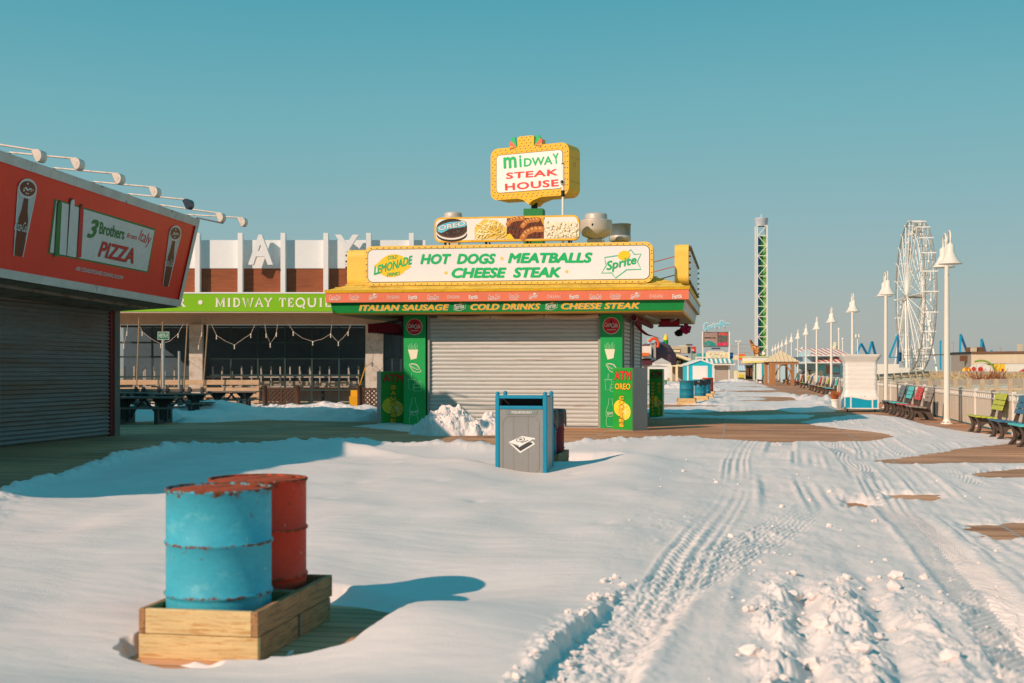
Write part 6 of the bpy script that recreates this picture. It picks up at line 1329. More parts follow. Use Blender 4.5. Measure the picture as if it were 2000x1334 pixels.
# turquoise hut with a gable
d = 140.0; hut = thing('beach_hut', 'turquoise gabled hut with white corner trim and a white shutter', 'hut', loc(1368, d))
a0, a1 = rx(1342, d), rx(1394, d); am = (a0 + a1) / 2; zE, zA = rz(713, d), rz(704, d); z0h = 0
b = MB(); b.prism([RP(a0, d, z0h), RP(a1, d, z0h), RP(a1, d, zE), RP(am, d, zA), RP(a0, d, zE)], RB * 3.5, cyan_w); b.build('wall', hut)
b = MB(); ov = .12
for s, e in ((a0 - ov, zE - .05), (a1 + ov, zE - .05)): b.prism([RP(s, d - .12, e), RP(am, d - .12, zA), RP(am, d - .12, zA + .16), RP(s, d - .12, e + .16)], RB * 3.8, W8)
b.build('roof', hut)
for s in (a0, a1 - .16): b = MB(); b.bx(s, s + .16, d - .05, d - .004, z0h, zE - .02, W8); b.build('corner_trim', hut)
b = MB(); fb(b, 1353, 1382.5, 714.5, 741, d - .05, .04, W8); b.build('door_trim', hut); b = MB(); fb(b, 1355, 1380.5, 716.5, 741, d - .07, .015, mk('hut shutter', (238, 230, 222), .6, .03)); b.build('shutter', hut)
# booth with the screen and striped awning
d = 158.0; bo = thing('screen_booth', 'booth with a striped awning carrying a big screen between two white posts', 'booth', loc(1400, d))
b = MB(); fb(b, 1393, 1426, 712, 745, d, 5, beige8); fb(b, 1376, 1393, 712, 745, d + .2, 4.8, beige8); b.build('wall', bo)
b = MB(); fb(b, 1396, 1421.5, 716, 744, d - .06, .05, mk('booth shutter', (176, 170, 160), .6, .05, 1)); b.build('shutter', bo)
for u in (1393, 1422.5): b = MB(); fb(b, u, u + 3, 712, 745, d - .12, .1, W8); b.build('door_post', bo)
b = MB(); fb(b, 1388, 1436, 709.5, 713, d - .8, 5.6, W8); b.build('ledge', bo)
n = 12; b = MB(); ua, ub = 1378, 1430; 
for k in range(n): 
    u0, u1 = ua + (ub - ua) * k / n, ua + (ub - ua) * (k + 1) / n; b.poly([RP(rx(u0, d), d - .9, rz(709.5, d)), RP(rx(u1, d), d - .9, rz(709.5, d)), RP(rx(u1, d), d + .1, rz(700, d)), RP(rx(u0, d), d + .1, rz(700, d))], teal8 if k % 2 else W8)
b.poly([RP(rx(ub, d), d - .9, rz(709.5, d)), RP(rx(ub + 4, d), d + 2, rz(709.5, d)), RP(rx(ub, d), d + .1, rz(700, d))], teal8); b.build('awning', bo)
b = MB(); fb(b, 1379, 1424, 688, 699.5, d, .4, cream8); b.build('menu_board', bo)
g = MB(); f = face(d); rr = random.Random(8)
for k in range(26): u, v = rr.uniform(1383, 1414), rr.choice([690.5, 692.5, 694.5, 697]); f.fillpx(g, [(u, v), (u + 3.5, v), (u + 3.5, v + .9), (u, v + .9)], [greyw, mk('menu pink', (220, 160, 150), .6), mk('menu green', (150, 190, 150), .6)][k % 3], .02)
f.fillpx(g, [(1415.5, 689.5), (1420.5, 689.5), (1420.5, 698), (1415.5, 698)], mk('menu tan', (240, 200, 150), .6), .02); g.build('menu_print', bo)
for u in (1371.5, 1423.3): b = MB(); fb(b, u, u + 2.2, 647.5, 712, d - .1, .25, W8); b.build('post', bo)
b = MB(); fb(b, 1374, 1423.3, 648.5, 677.5, d, .35, mk('screen rim', (40, 36, 32), .4)); b.build('screen_case', bo)
g = MB(); scm = lambda n, c: mk('screen ' + n, c, .3, .2, 1.2, emit=.35)
f.fillpx(g, [(1375, 649.5), (1422, 649.5), (1422, 676.5), (1375, 676.5)], scm('rose', (150, 124, 112)), .010)
f.fillpx(g, [(1401, 650), (1421, 650), (1421, 676), (1401, 676)], scm('dark', (96, 84, 76)), .016); f.fillpx(g, [(1402, 650), (1421, 650), (1420, 656), (1405, 654)], scm('red', (190, 70, 60)), .022); f.fillpx(g, [(1402, 670), (1420, 668.5), (1420, 675), (1402, 675.5)], scm('magenta', (200, 44, 84)), .022)
f.fillpx(g, [(1376, 666), (1388, 666), (1396, 670), (1400, 676), (1376, 676)], scm('teal', (30, 130, 120)), .022); f.fillpx(g, [(1376, 658.5), (1398, 659), (1398, 661), (1376, 661)], scm('black', (40, 40, 44)), .022)
f.fillpx(g, [(1407, 655), (1418, 656), (1416, 664), (1408, 666)], scm('slate', (70, 92, 84)), .024)
for k in range(30): u, v = rr.uniform(1376, 1419), rr.uniform(650, 675); w = rr.uniform(1, 3); f.fillpx(g, [(u, v), (u + w, v), (u + w, v + 1), (u, v + 1)], [scm('rose', 0), scm('grey', (130, 140, 136)), scm('pale', (176, 160, 140)), scm('red', 0)][k % 4], .026 + .0005 * k)
g.build('screen', bo)
b = MB(); fb(b, 1390, 1407, 679, 681.5, d, .3, mk('deep blue strip', (10, 60, 90), .5)); fb(b, 1381, 1414, 682.5, 686, d + .1, .3, greyw); fb(b, 1382, 1414, 685.2, 687, d - .05, .3, W8); b.build('screen_mount', bo)
b = MB(); fb(b, 1425, 1432, 688.5, 700, d + 1, .4, blue8); b.build('side_panel', bo); b = MB(); fb(b, 1366, 1379, 690, 712, d + 1.5, 2, teal8); fb(b, 1364, 1382, 697, 700, d + 1.2, 2.6, W8); b.build('side_wing', bo)
# script letters over the screen, outlined in white
f = face(d - .3); g = MB(); lw, lc = W8, mk('script cyan', (120, 206, 226), .4, .04)
chars = [('C', 1374, 645, 9, 15, .0), ('a', 1382, 643.5, 6, 7, .1), ('s', 1387.5, 642, 5, 7, .12), ('i', 1392, 640.5, 2.2, 9.5, .1), ('n', 1395, 639.5, 5.5, 7, .1), ('o', 1400.5, 638.5, 5, 7, .05), ('P', 1404.5, 640.5, 9, 14, .0), ('i', 1413, 637, 2, 9, -.05), ('e', 1415, 637, 4.5, 6.5, -.1), ('r', 1419.5, 637.5, 4, 6.5, -.15)]
for ch, u, v, w, h, ro in chars:
    x, y = f.px(u, v); k = d / FPX; f.text(g, ch, x - .05, y - .05, w * k + .10, h * k + .10, lw, .0, .2, .05, ro, 1, .10); f.text(g, ch, x, y, w * k, h * k, lc, .12, .2, .02, ro, 1, .02)
b = MB()
for u in (1380, 1400, 1416): b.bx(rx(u, d) - .05, rx(u, d) + .05, d - .25, d - .15, rz(648, d), rz(636, d), greyw)
tagp(g.build('script_sign', None, loc(1400, d - .3, 5)), 'pale blue script letters outlined in white above the big screen', 'sign'); MB_ = b.build('mount', COL.objects['script_sign'])
# left cluster beyond the kiosk
d = 118.0; t = thing('snack_stand', 'white corner stand with a maroon awning beside the kiosk', 'stand', loc(1262, d))
b = MB(); fb(b, 1252, 1272, 676, 700, d, 3, wht); fb(b, 1272, 1281, 670, 704, d + .2, 3, greyw); b.build('sign_box', t); b = MB(); fb(b, 1273.5, 1276, 683, 698, d + .17, .02, darkw); b.build('window', t)
b = MB(); fb(b, 1252, 1268, 689, 695, d - .4, .38, orange8); b.build('orange_band', t); b = MB(); fb(b, 1255, 1273, 704, 713, d - 1, 2, rdk8); b.build('awning', t); b = MB(); b.lathe([(2.0, 0), (2.0, 1.0), (1.4, 1.9), (.3, 2.2)], loc(1279, d + 3, rz(713, d)), mk('plum canvas', (110, 72, 80), .8, .15, 1), 20); b.build('canopy', t)
b = MB(); fb(b, 1252, 1270, 713, 748, d + .5, 3, greyw); b.build('wall', t); b = MB(); fb(b, 1268, 1280, 660, 671, d + .5, 2, ltblue8); b.build('roof_box', t)
b = MB(); b.tube([loc(1268, d + .1, rz(665, d)) + RA * 0] + [RP(rx(1277, d) + .42 * math.cos(q) * 1.0, d, rz(672, d) + .52 * math.sin(q)) for q in [math.pi * .85 - k * math.pi * 1.05 / 10 for k in range(11)]], .14, mk('slide orange', (232, 84, 40), .4, .08), 10); b.solo('slide_tube', 'curled orange slide tube above the white corner stand', 'slide', loc(1277, d, 3))
t = thing('can_tower', 'tall blue can shaped tower with a red round emblem', 'tower', loc(1294, 124)); dd = 124.0; r_ = (rx(1299, dd) - rx(1289, dd)) / 2
b = MB(); b.lathe([(r_ * .9, rz(706, dd)), (r_, rz(704, dd)), (r_, rz(669, dd)), (r_ * .92, rz(667.5, dd)), (.01, rz(667.5, dd))], loc(1294, dd), blue8, 24); b.build('body', t); g = MB(); f = face(dd - r_ - .02); x, y = f.px(1297.5, 678.5); f.ell(g, x, y, .14, .22, W8, .0); f.ell(g, x, y + .02, .12, .19, mk('emblem red', (180, 30, 50), .5), .004); g.build('emblem', t); b = MB(); fb(b, 1290, 1298, 706, 748, dd, .5, greyw); b.build('base', t)
t = thing('float_tower', 'fishing float shaped ride top, yellow above green', 'ride', loc(1300, 130)); dd = 130.0
b = MB(); b.lathe([(.01, rz(652, dd)), (.10, rz(653, dd)), (.12, rz(655, dd)), (.24, rz(660, dd)), (.25, rz(664, dd))], loc(1300.5, dd), yel8, 20); b.build('cap', t); b = MB(); b.lathe([(.25, rz(664, dd)), (.25, rz(672, dd)), (.12, rz(676, dd)), (.10, 0)], loc(1300.5, dd), green8, 20); b.build('body', t)
b = MB(); fb(b, 1280, 1290, 680, 700, 120, .3, ltblue8); fb(b, 1280.5, 1281.2, 700, 748, 120, .1, greyw); b.solo('panel_sign', 'light blue panel sign left of the blue can tower', 'sign', loc(1285, 120, 2))
def canopy(label, u0, u1, v0, v1, vb, d, m=wht):
    t = thing('white_tent', label, 'tent', loc((u0 + u1) / 2, d), 'white tents left of the turquoise hut'); a0, a1 = rx(u0, d), rx(u1, d); zt, ze = rz(v0, d), rz(v1, d); b = MB(); c = RP((a0 + a1) / 2, d + (a1 - a0) / 2, zt); q = [RP(a0, d, ze), RP(a1, d, ze), RP(a1, d + a1 - a0, ze), RP(a0, d + a1 - a0, ze)]
    for k in range(4): b.poly([q[k], q[(k + 1) % 4], c], mk('tent roof', (196, 190, 182), .7, .06, .5))
    b.build('roof', t); b = MB(); fb(b, u0 + .4, u1 - .4, v1 + .05, vb, d + .05, (a1 - a0) - .1, m); b.build('wall', t)
canopy('white peaked tent left of the long beige arcade', 1277, 1311, 699, 709, 738, 112); canopy('lower white tent wall before the peaked tent', 1268, 1304, 712, 716, 742, 106)
# long beige arcade with figures on its balcony
d = 165.0; t = thing('arcade_building', 'beige arcade building with an open upper balcony and a framed sign', 'building', loc(1330, d))
b = MB(); fb(b, 1308, 1346, 712, 716, d, 10, cream8); fb(b, 1308, 1346, 716, 745, d + 6, 4, greyw); b.build('lower_storey', t)
for u in (1309, 1320, 1342): b = MB(); fb(b, u, u + 4, 714, 745, d - .1, .5, cream8); b.build('column', t)
b = MB(); b.prism([RP(rx(1311, d), d, rz(688, d)), RP(rx(1349, d), d, rz(700, d)), RP(rx(1349, d), d, rz(704, d)), RP(rx(1343, d), d, rz(704, d)), RP(rx(1313, d), d, rz(692, d)), RP(rx(1313, d), d, rz(705, d)), RP(rx(1309, d), d, rz(705, d)), RP(rx(1309, d), d, rz(680, d)), RP(rx(1313, d), d, rz(680, d))], RB * 4, cream8); b.build('gable_wall', t)
b = MB(); fb(b, 1312, 1344, 695, 712, d + 4, 4, darkw); b.build('balcony_recess', t); b = MB(); fb(b, 1312, 1346, 676, 690, d + 6, 5, beige8); fb(b, 1330, 1342, 675, 682, d + 7, 4, wht); b.build('upper_storey', t)
b = MB(); fb(b, 1312.5, 1330, 682, 689, d - .2, .15, mk('sign brown rim', (110, 60, 44), .6)); fb(b, 1314, 1328.5, 683.5, 687.5, d - .24, .03, cream8); b.build('framed_sign', t)
rr = random.Random(21)
for k in range(15):
    u = rr.uniform(1314, 1342); b = MB(); b.blob(loc(u, d + 2.5, rz(rr.uniform(707, 710.5), d)), rr.uniform(.14, .26), [darkw, wht, teal8, brown8][k % 4], k, 1, .2, (1, 1, 1.6)); b.solo('balcony_figure', 'small figure among the row on the arcade balcony', 'figure', loc(u, d + 2.5, rz(710, d)), 'figures on the arcade balcony')
b = MB(); fb(b, 1343.5, 1349, 677, 690, d, .4, darkw); fb(b, 1340.5, 1352.5, 672, 675, d + .05, .3, brown8); fb(b, 1345.5, 1346.5, 690, 704, d + .1, .2, greyw); b.solo('narrow_sign', 'narrow dark vertical sign with a flared top over the arcade', 'sign', loc(1346, d, 4))
b = MB(); fb(b, 1351, 1358, 677, 682, d + 8, .5, red8); fb(b, 1356, 1359.5, 677, 690, d + 7.5, .5, red8); fb(b, 1351.5, 1356, 682, 704, d + 8, .4, wht); b.solo('red_sign', 'red and white block sign left of the big screen', 'sign', loc(1355, d + 8, 4))
b = MB(); fb(b, 1359, 1372, 690, 712, d + 3, 4, mk('pale green wall', (150, 180, 168), .7, .08)); b.solo('green_building', 'pale green building edge behind the big screen', 'building', loc(1365, d + 3))
# right of the screen: light pole, orange sign, frames, yellow hut
Z = lambda u, v: (1380 + u / 12.125, 640 + v / 12.125)
d = 172.0; t = thing('flood_mast', 'white floodlight mast right of the big screen', 'light mast', loc(1442.5, d)); b = MB(); b.tube([loc(1442.3, d, 0), loc(1442.3, d, rz(667, d))], .07, wht, 8); b.build('mast', t)
for u in (1437.5, 1440, 1444.5, 1447): b = MB(); b.bar(loc(1442.3, d, rz(671, d)), loc(u, d, rz(667.5, d)), .06, .06, wht); b.blob(loc(u, d, rz(667, d)), .16, wht, 1, 1, .1); b.build('flood_lamp', t)
d = 180.0; t = thing('steel_scaffold', 'pale steel scaffold standing behind the orange sign', 'scaffold', loc(1450, d))
for (u0, v0, u1, v1) in ((1426, 676, 1443, 676), (1443, 672.5, 1466, 672.5), (1443, 681, 1462, 681), (1426, 690, 1466, 688), (1431, 676, 1431, 740), (1446, 672, 1446, 700), (1466, 672, 1466, 700), (1454.5, 682, 1454.5, 700)): b = MB(); b.bar(loc(u0, d, rz(v0, d)), loc(u1, d, rz(v1, d)), .10, .10, greyw); b.build('bar', t)
d = 176.0; b = MB(); fb(b, 1441, 1455.5, 691.5, 703, d, .4, orange8); fb(b, 1443, 1454, 696, 698.5, d - .05, .04, yel8); fb(b, 1432, 1441, 694, 703, d + .1, .4, cream8); fb(b, 1442, 1443, 703, 742, d + .2, .2, wht); b.solo('orange_sign', 'orange board sign on a white post', 'sign', loc(1448, d, 2))
d = 165.0; t = thing('yellow_hut', 'small pale yellow hut with a blue striped roof', 'hut', loc(1448, d)); b = MB(); fb(b, 1440, 1456, 724, 740.5, d, 2.5, cream8); b.build('wall', t); b = MB(); fb(b, 1443, 1453, 731, 739, d - .03, .02, yel8); b.build('painted_panel', t)
for k in range(7): b = MB(); a = rx(1440 + k * 2.3, d); b.prism([RP(a, d - .2, rz(724, d)), RP(a + .15, d - .2, rz(724, d)), RP(a + .30, d + 1.3, rz(714.5, d)), RP(a + .15, d + 1.3, rz(714.5, d))], Vector((0, 0, .05)), W8 if k % 2 else ltblue8); b.build('roof_strip', t)
d = 168.0; b = MB(); fb(b, 1457, 1463, 713, 741, d, 1.2, brown8); fb(b, 1465, 1470, 713, 741, d, 1.2, brown8); fb(b, 1457.5, 1469, 714.5, 718, d - .1, .1, darkw); fb(b, 1457, 1470, 703, 713, d + .4, .8, greyw); b.solo('dark_kiosk', 'dark brown closed kiosk between the yellow hut and the green pillar', 'kiosk', loc(1463, d)); 
b = MB(); b.blob(loc(1462.5, d - .4, rz(706.5, d)), .30, wht, 4, 2, .08); b.solo('white_dome', 'small white dome on the dark brown kiosk', 'dome', loc(1462.5, d - .4, rz(706.5, d)))
# cream building with the giraffe, green pillar
d = 150.0; t = thing('cream_building', 'cream flat roofed building on a bright green pillar', 'building', loc(1485, d))
b = MB(); fb(b, 1468, 1512, 697, 705, d, 6, wht); fb(b, 1467, 1513, 695.5, 697, d - .1, 6.2, mk('pale lime', (216, 224, 150), .6)); fb(b, 1466.5, 1512, 705, 708.5, d - .15, 6.2, mk('butter yellow', (246, 224, 130), .6)); b.build('upper_wall', t)
b = MB(); fb(b, 1474, 1478.5, 708.5, 741, d + .1, .3, green8); b.build('pillar', t); b = MB(); fb(b, 1473, 1474, 708.5, 742, d + .1, .3, W8); fb(b, 1478.5, 1479.5, 708.5, 742, d + .1, .3, W8); b.build('pillar_trim', t); b = MB(); fb(b, 1479.5, 1512, 708.5, 746, d + 3, 3, greyw); b.build('lower_wall', t)
b = MB(); fb(b, 1480, 1482, 714, 740, d + 2.9, .05, darkw); b.build('doorway', t)
def giraffe():
    s = 150.0 / FPX; o = loc(1476, 150.9, rz(695.5, 150)); P = lambda u, v, dd=0: RP(rx(u, 150.9), 150.9 + dd, rz(v, 150.9))
    V = [(P(1484, 685.5), .52), (P(1479, 684.5), .56), (P(1474, 682), .50), (P(1470.5, 677), .26), (P(1468.3, 671), .19), (P(1466.6, 666.3), .17), (P(1465.2, 665.0), .15), (P(1463.8, 666.4), .09)]
    E = [(i, i + 1) for i in range(7)]
    for u, dd, root, ub in ((1473.5, -.25, 2, 1472.2), (1475, .25, 2, 1474.6), (1482, -.25, 0, 1481.2), (1484.5, .25, 0, 1484.6)):
        k = len(V); V += [(P(u, 687.5, dd), .17), (P((u + ub) / 2 + .2, 691.4, dd), .10), (P(ub, 695.3, dd), .09)]; E += [(root, k), (k, k + 1), (k + 1, k + 2)]
    k = len(V); V += [(P(1486.4, 684.5), .06), (P(1487, 688.5), .05)]; E += [(0, k), (k, k + 1)]
    k = len(V); V += [(P(1466.9, 664.2, -.1), .05), (P(1467.4, 664.4, .1), .05)]; E += [(5, k), (5, k + 1)]
    me = bpy.data.meshes.new('giraffe_statue'); me.from_pydata([tuple(v - o) for v, r in V], E, []); ob = bpy.data.objects.new('giraffe_statue', me); COL.objects.link(ob); ob.location = o
    sk = ob.modifiers.new('skin', 'SKIN'); 
    if not me.skin_vertices: me.attributes.new
    bm = bmesh.new(); bm.from_mesh(me); ly = bm.verts.layers.skin.verify(); bm.verts.ensure_lookup_table()
    for i, (v, r) in enumerate(V): bm.verts[i][ly].radius = (r, r); bm.verts[i][ly].use_root = i == 0
    bm.to_mesh(me); bm.free()
    ss = ob.modifiers.new('sub', 'SUBSURF'); ss.levels = 1; ss.render_levels = 1
    m = mk('giraffe hide', (214, 150, 84), .7, .1, 1, c2=(120, 66, 30), thr=(.47, .52)); m.node_tree.nodes['Noise Texture.002'].inputs['Scale'].default_value = 3.2; me.materials.append(m)
    tagp(ob, 'giraffe statue standing on the roof of the cream building', 'statue')
giraffe()
b = MB(); b.blob(loc(1489.5, 151, rz(690.5, 151)), .32, wht, 7, 2, .25, (1.3, 1, .8)); b.tube([loc(1488, 151, rz(690, 151)), loc(1488, 151, rz(695.5, 151))], .07, wht, 6); b.tube([loc(1491, 151, rz(690, 151)), loc(1491.4, 151, rz(695.5, 151))], .07, greyw, 6); b.blob(loc(1492.5, 151, rz(688, 151)), .16, greyw, 9, 2, .2); b.solo('zebra_statue', 'small grey and white animal statue right of the giraffe', 'statue', loc(1489.5, 151, rz(695.5, 151)))
# turquoise panel hut
d = 138.0; t = thing('panel_hut', 'narrow bright turquoise hut with white edges beside the wooden pavilion', 'hut', loc(1494, d)); b = MB(); fb(b, 1488, 1499.5, 711, 748.5, d, 2.5, cyan_w); b.build('wall', t)
for u, w in ((1485.8, 2.2), (1499.5, 1.5)): b = MB(); fb(b, u, u + w, 710, 748.5, d - .05, 2.4, W8); b.build('corner_trim', t)
# wooden pavilion
d = 122.0; t = thing('wooden_pavilion', 'timber pavilion with a pale hipped roof on thick posts', 'pavilion', loc(1530, d)); wd = mk('pavilion timber', (176, 126, 82), .8, .2, .8, stretch=(6, 6, .5)); prf = mk('pavilion roof', (222, 202, 166), .8, .08, .6, stretch=(6, 1, 1))
a0, a1 = rx(1500, d), rx(1563, d); L_ = a1 - a0; ze, za = rz(706.5, d), rz(684, d); c = RP((a0 + a1) / 2, d + L_ / 2, za); q = [RP(a0, d, ze), RP(a1, d, ze), RP(a1, d + L_, ze), RP(a0, d + L_, ze)]; b = MB()
for k in range(4): b.poly([q[k], q[(k + 1) % 4], c], prf)
b.poly(q[::-1], wd); b.build('roof', t)
for i in range(7):
    f_ = (i + 1) / 8; e = RP(a0 + L_ * f_, d - .01, ze + .02); s_ = min(f_, 1 - f_) * 2; MB().bar(e, RP(a0 + L_ * f_, d - .01 + s_ * L_ / 2, ze + (za - ze) * s_ + .02), .05, .05, prf).build('roof_rib', t)
b = MB(); b.bx(a0 + .15, a1 - .15, d + .1, d + .35, ze - .26, ze - .02, wd); b.bx(a0 + .15, a1 - .15, d + L_ - .35, d + L_ - .1, ze - .26, ze - .02, wd); b.build('beam', t)
for a, dd in ((a0 + .22, d + .1), (a1 - .80, d + .1), (a0 + .22, d + L_ - .6), (a1 - .80, d + L_ - .6)):
    wdt = (.52 if a < a0 + 1 else .26) * (1 if dd < d + 1 else .5); b = MB(); b.bx(a, a + wdt, dd, dd + .5, 0, ze - .26, wd); b.build('post', t)
for s, a in ((1, a0 + .8), (-1, a1 - .80)): b = MB(); b.tube([RP(a, d + .3, ze - 1.3), RP(a + s * .12, d + .3, ze - .85), RP(a + s * .42, d + .3, ze - .42), RP(a + s * .75, d + .3, ze - .28)], .07, wd, 6); b.build('brace', t)
b = MB(); fb(b, 1561, 1568, 697, 706, d + 2, 2, mk('slate roof', (96, 120, 136), .7)); fb(b, 1548, 1562, 697.5, 700, d + 3, 1, MATS['slate roof']); b.solo('slate_dormer', 'small slate blue roof piece right of the wooden pavilion', 'roof', loc(1560, d + 2, 2.5))
# candy striped building
d = 136.0; t = thing('striped_building', 'pale blue building with red and white striped roof and awning', 'building', loc(1610, d)); pale8 = mk('pale blue wall', (176, 208, 218), .7, .06, .5); rfw = mk('striped roof white', (238, 228, 214), .6, .05); 
b = MB(); fb(b, 1555, 1662, 709, 748, d + 2.2, 8, pale8); b.build('wall', t)
b = MB(); b.prism([RP(rx(1556, d), d, rz(696, d)), RP(rx(1590, d), d, rz(696, d)), RP(rx(1577, d), d, rz(681, d)), RP(rx(1560, d), d, rz(691, d))], RB * .3, pale8); fb(b, 1575, 1640, 696, 709, d + 2, 1, ltblue8); b.build('gable', t)
n = 24; ul, ur, tl, tr = 1578, 1662, 1563, 1647
for k in range(n):
    u0, u1, w0, w1 = ul + (ur - ul) * k / n, ul + (ur - ul) * (k + 1) / n, tl + (tr - tl) * k / n, tl + (tr - tl) * (k + 1) / n
    b = MB(); b.prism([RP(rx(u0, d), d - .2, rz(694, d)), RP(rx(u1, d), d - .2, rz(694, d)), RP(rx(w1, d), d + 2.5, rz(680, d)), RP(rx(w0, d), d + 2.5, rz(680, d))], Vector((0, 0, -.08)), red8 if k % 3 == 1 else rfw); b.build('roof_strip', t)
b = MB(); fb(b, 1574, 1664, 694.3, 695.6, d - .3, .2, W8); fb(b, 1561, 1642, 707.5, 709.5, d - 1.2, 3.2, W8); b.build('white_trim', t)
for k in range(9):
    u0 = 1596 + k * 5; v_top = max(696.5, 703 - (u0 - 1596) * .16); b = MB(); b.prism([RP(rx(u0, d), d - 1.1, rz(707.4, d)), RP(rx(u0 + 5, d), d - 1.1, rz(707.4, d)), RP(rx(u0 + 3, d), d + 1.2, rz(v_top - .8, d)), RP(rx(u0 - 2, d), d + 1.2, rz(v_top, d))], Vector((0, 0, -.06)), red8 if k % 2 == 0 else rfw); b.build('awning_strip', t)
b = MB(); f = face(d + 2.15); rr = random.Random(31); pm8 = [mk('mural sky', (120, 200, 214), .7), mk('mural brick', (176, 120, 104), .7), mk('mural cream', (226, 218, 196), .7), mk('mural rock', (150, 126, 98), .7, .3, 3), mk('mural shade', (90, 100, 108), .7)]
f.fillpx(b, [(1593, 712), (1613, 712), (1613, 738), (1593, 738)], pm8[0], .01); f.fillpx(b, [(1597, 738), (1597, 728), (1602, 723), (1607, 725), (1607, 738)], pm8[2], .02); f.fillpx(b, [(1613, 714), (1640, 714), (1640, 731), (1613, 731)], pm8[1], .01); f.fillpx(b, [(1625, 716), (1639, 716), (1639, 728), (1625, 728)], pm8[0], .02)
f.fillpx(b, [(1560, 712), (1586, 712), (1586, 719), (1560, 719)], ltblue8, .01); f.textpx(b, 'GOLF', (1562, 728), (1574, 728), (1562, 721), W8, .03, 0, .02)
b.build('mural', t)
b = MB()
for k in range(40): u = rr.uniform(1560, 1592); b.blob(loc(u, d + 1.0 + rr.uniform(-1, .5), rz(rr.uniform(727, 741), d)), rr.uniform(.15, .4), [pm8[3], pm8[2], pm8[4]][k % 3], k, 1, .3)
b.solo('rock_garden', 'rock garden of brown boulders before the striped building', 'rocks', loc(1576, d, 0))
for k, (u, vt, m_) in enumerate(((1638.5, 643, wht), (1646, 662, wht), (1567, 680, wht))): b = MB(); b.tube([loc(u, d + 20, .2), loc(u, d + 20, rz(vt, d + 20))], .09 if k == 0 else .07, m_, 8); b.blob(loc(u, d + 20, rz(vt, d + 20)), .18, m_, k, 1, .1); b.solo('mast', ['white mast behind the striped roof, tallest of the two', 'white mast with a small lamp right of the tallest one', 'short white mast left of the striped roof'][k], 'mast', loc(u, d + 20, .2), 'masts behind the striped building')
b = MB(); fb(b, 1630, 1633, 668, 682, d + 12, .6, cream8); fb(b, 1627, 1636, 676, 683, d + 12.2, .6, cream8); b.solo('castle_spire', 'cream turret piece rising over the striped roof', 'turret', loc(1631, d + 12, 3))
d = 150; t = thing('stadium_mast', 'white mast with a cluster of four floodlights behind the wrapped stand', 'light mast', loc(1675, d)); b = MB(); b.tube([loc(1675, d, .5), loc(1675, d, rz(655, d))], .06, wht, 8); b.build('mast', t)
for du, dv in ((-3, 0), (2.5, 0), (-3, 3), (3, 2.6)): b = MB(); b.bar(loc(1675, d, rz(657, d)), loc(1675 + du, d, rz(655 + dv, d)), .05, .05, wht); b.blob(loc(1675 + du, d - .1, rz(655 + dv, d)), .15, wht, 2, 1, .1); b.build('flood_lamp', t)
# observation tower
d = 235.0; t = thing('lattice_tower', 'tall white lattice tower with green and blue inner panels and a grey cap', 'tower', loc(1489, d)); a0, a1 = rx(1478, d), rx(1500, d); w = a1 - a0; zt = rz(440, d)
for (x, y) in ((a0, d), (a1 - .25, d), (a0, d + w - .25), (a1 - .25, d + w - .25)): b = MB(); b.bx(x, x + .2, y, y + .2, 0, zt, wht); b.build('leg', t)
n = 15
for k in range(n):
    za_, zb_ = zt * k / n, zt * (k + 1) / n
    b = MB(); b.bar(RP(a0 + .2, d + .1, za_), RP(a1 - .2, d + .1, zb_) if k % 2 == 0 else RP(a0 + .2, d + .1, zb_), .10, .10, wht) if False else b.bar(RP(a0 + .2 if k % 2 == 0 else a1 - .2, d + .1, za_), RP(a1 - .2 if k % 2 == 0 else a0 + .2, d + .1, zb_), .11, .11, wht); b.bar(RP(a0 + .2, d + .1, zb_), RP(a1 - .2, d + .1, zb_), .12, .12, wht); b.build('brace', t)
gA, gB, gC = mk('tower green', (40, 140, 50), .5, .1), mk('tower lime', (120, 180, 80), .5, .1), mk('tower blue', (30, 90, 130), .5, .1)
for nm, (p, q), m_ in (('blue_panel', (.14, .38), gC), ('green_panel', (.38, .64), mk('tower dark green', (16, 110, 40), .5, .1)), ('lime_panel', (.64, .88), gB)): b = MB(); b.bx(a0 + w * p, a0 + w * q, d + w * .30, d + w * .36, 0, zt * .93, m_); b.build(nm, t)
b = MB(); c_ = RP((a0 + a1) / 2, d + w / 2, 0); b.lathe([(w * .50, zt - .1), (w * .54, zt + .3), (w * .60, zt + 1.2), (w * .61, zt + 1.25), (w * .61, zt + 1.4), (w * .3, zt + 1.55), (.05, zt + 1.6)], c_, mk('tower cap grey', (176, 186, 196), .5, .08), 24); b.build('cap', t); b = MB(); b.tube([c_ + Vector((0, 0, zt + 1.5)), c_ + Vector((0, 0, zt + 2.2))], .07, wht, 6); b.build('cap_mast', t)
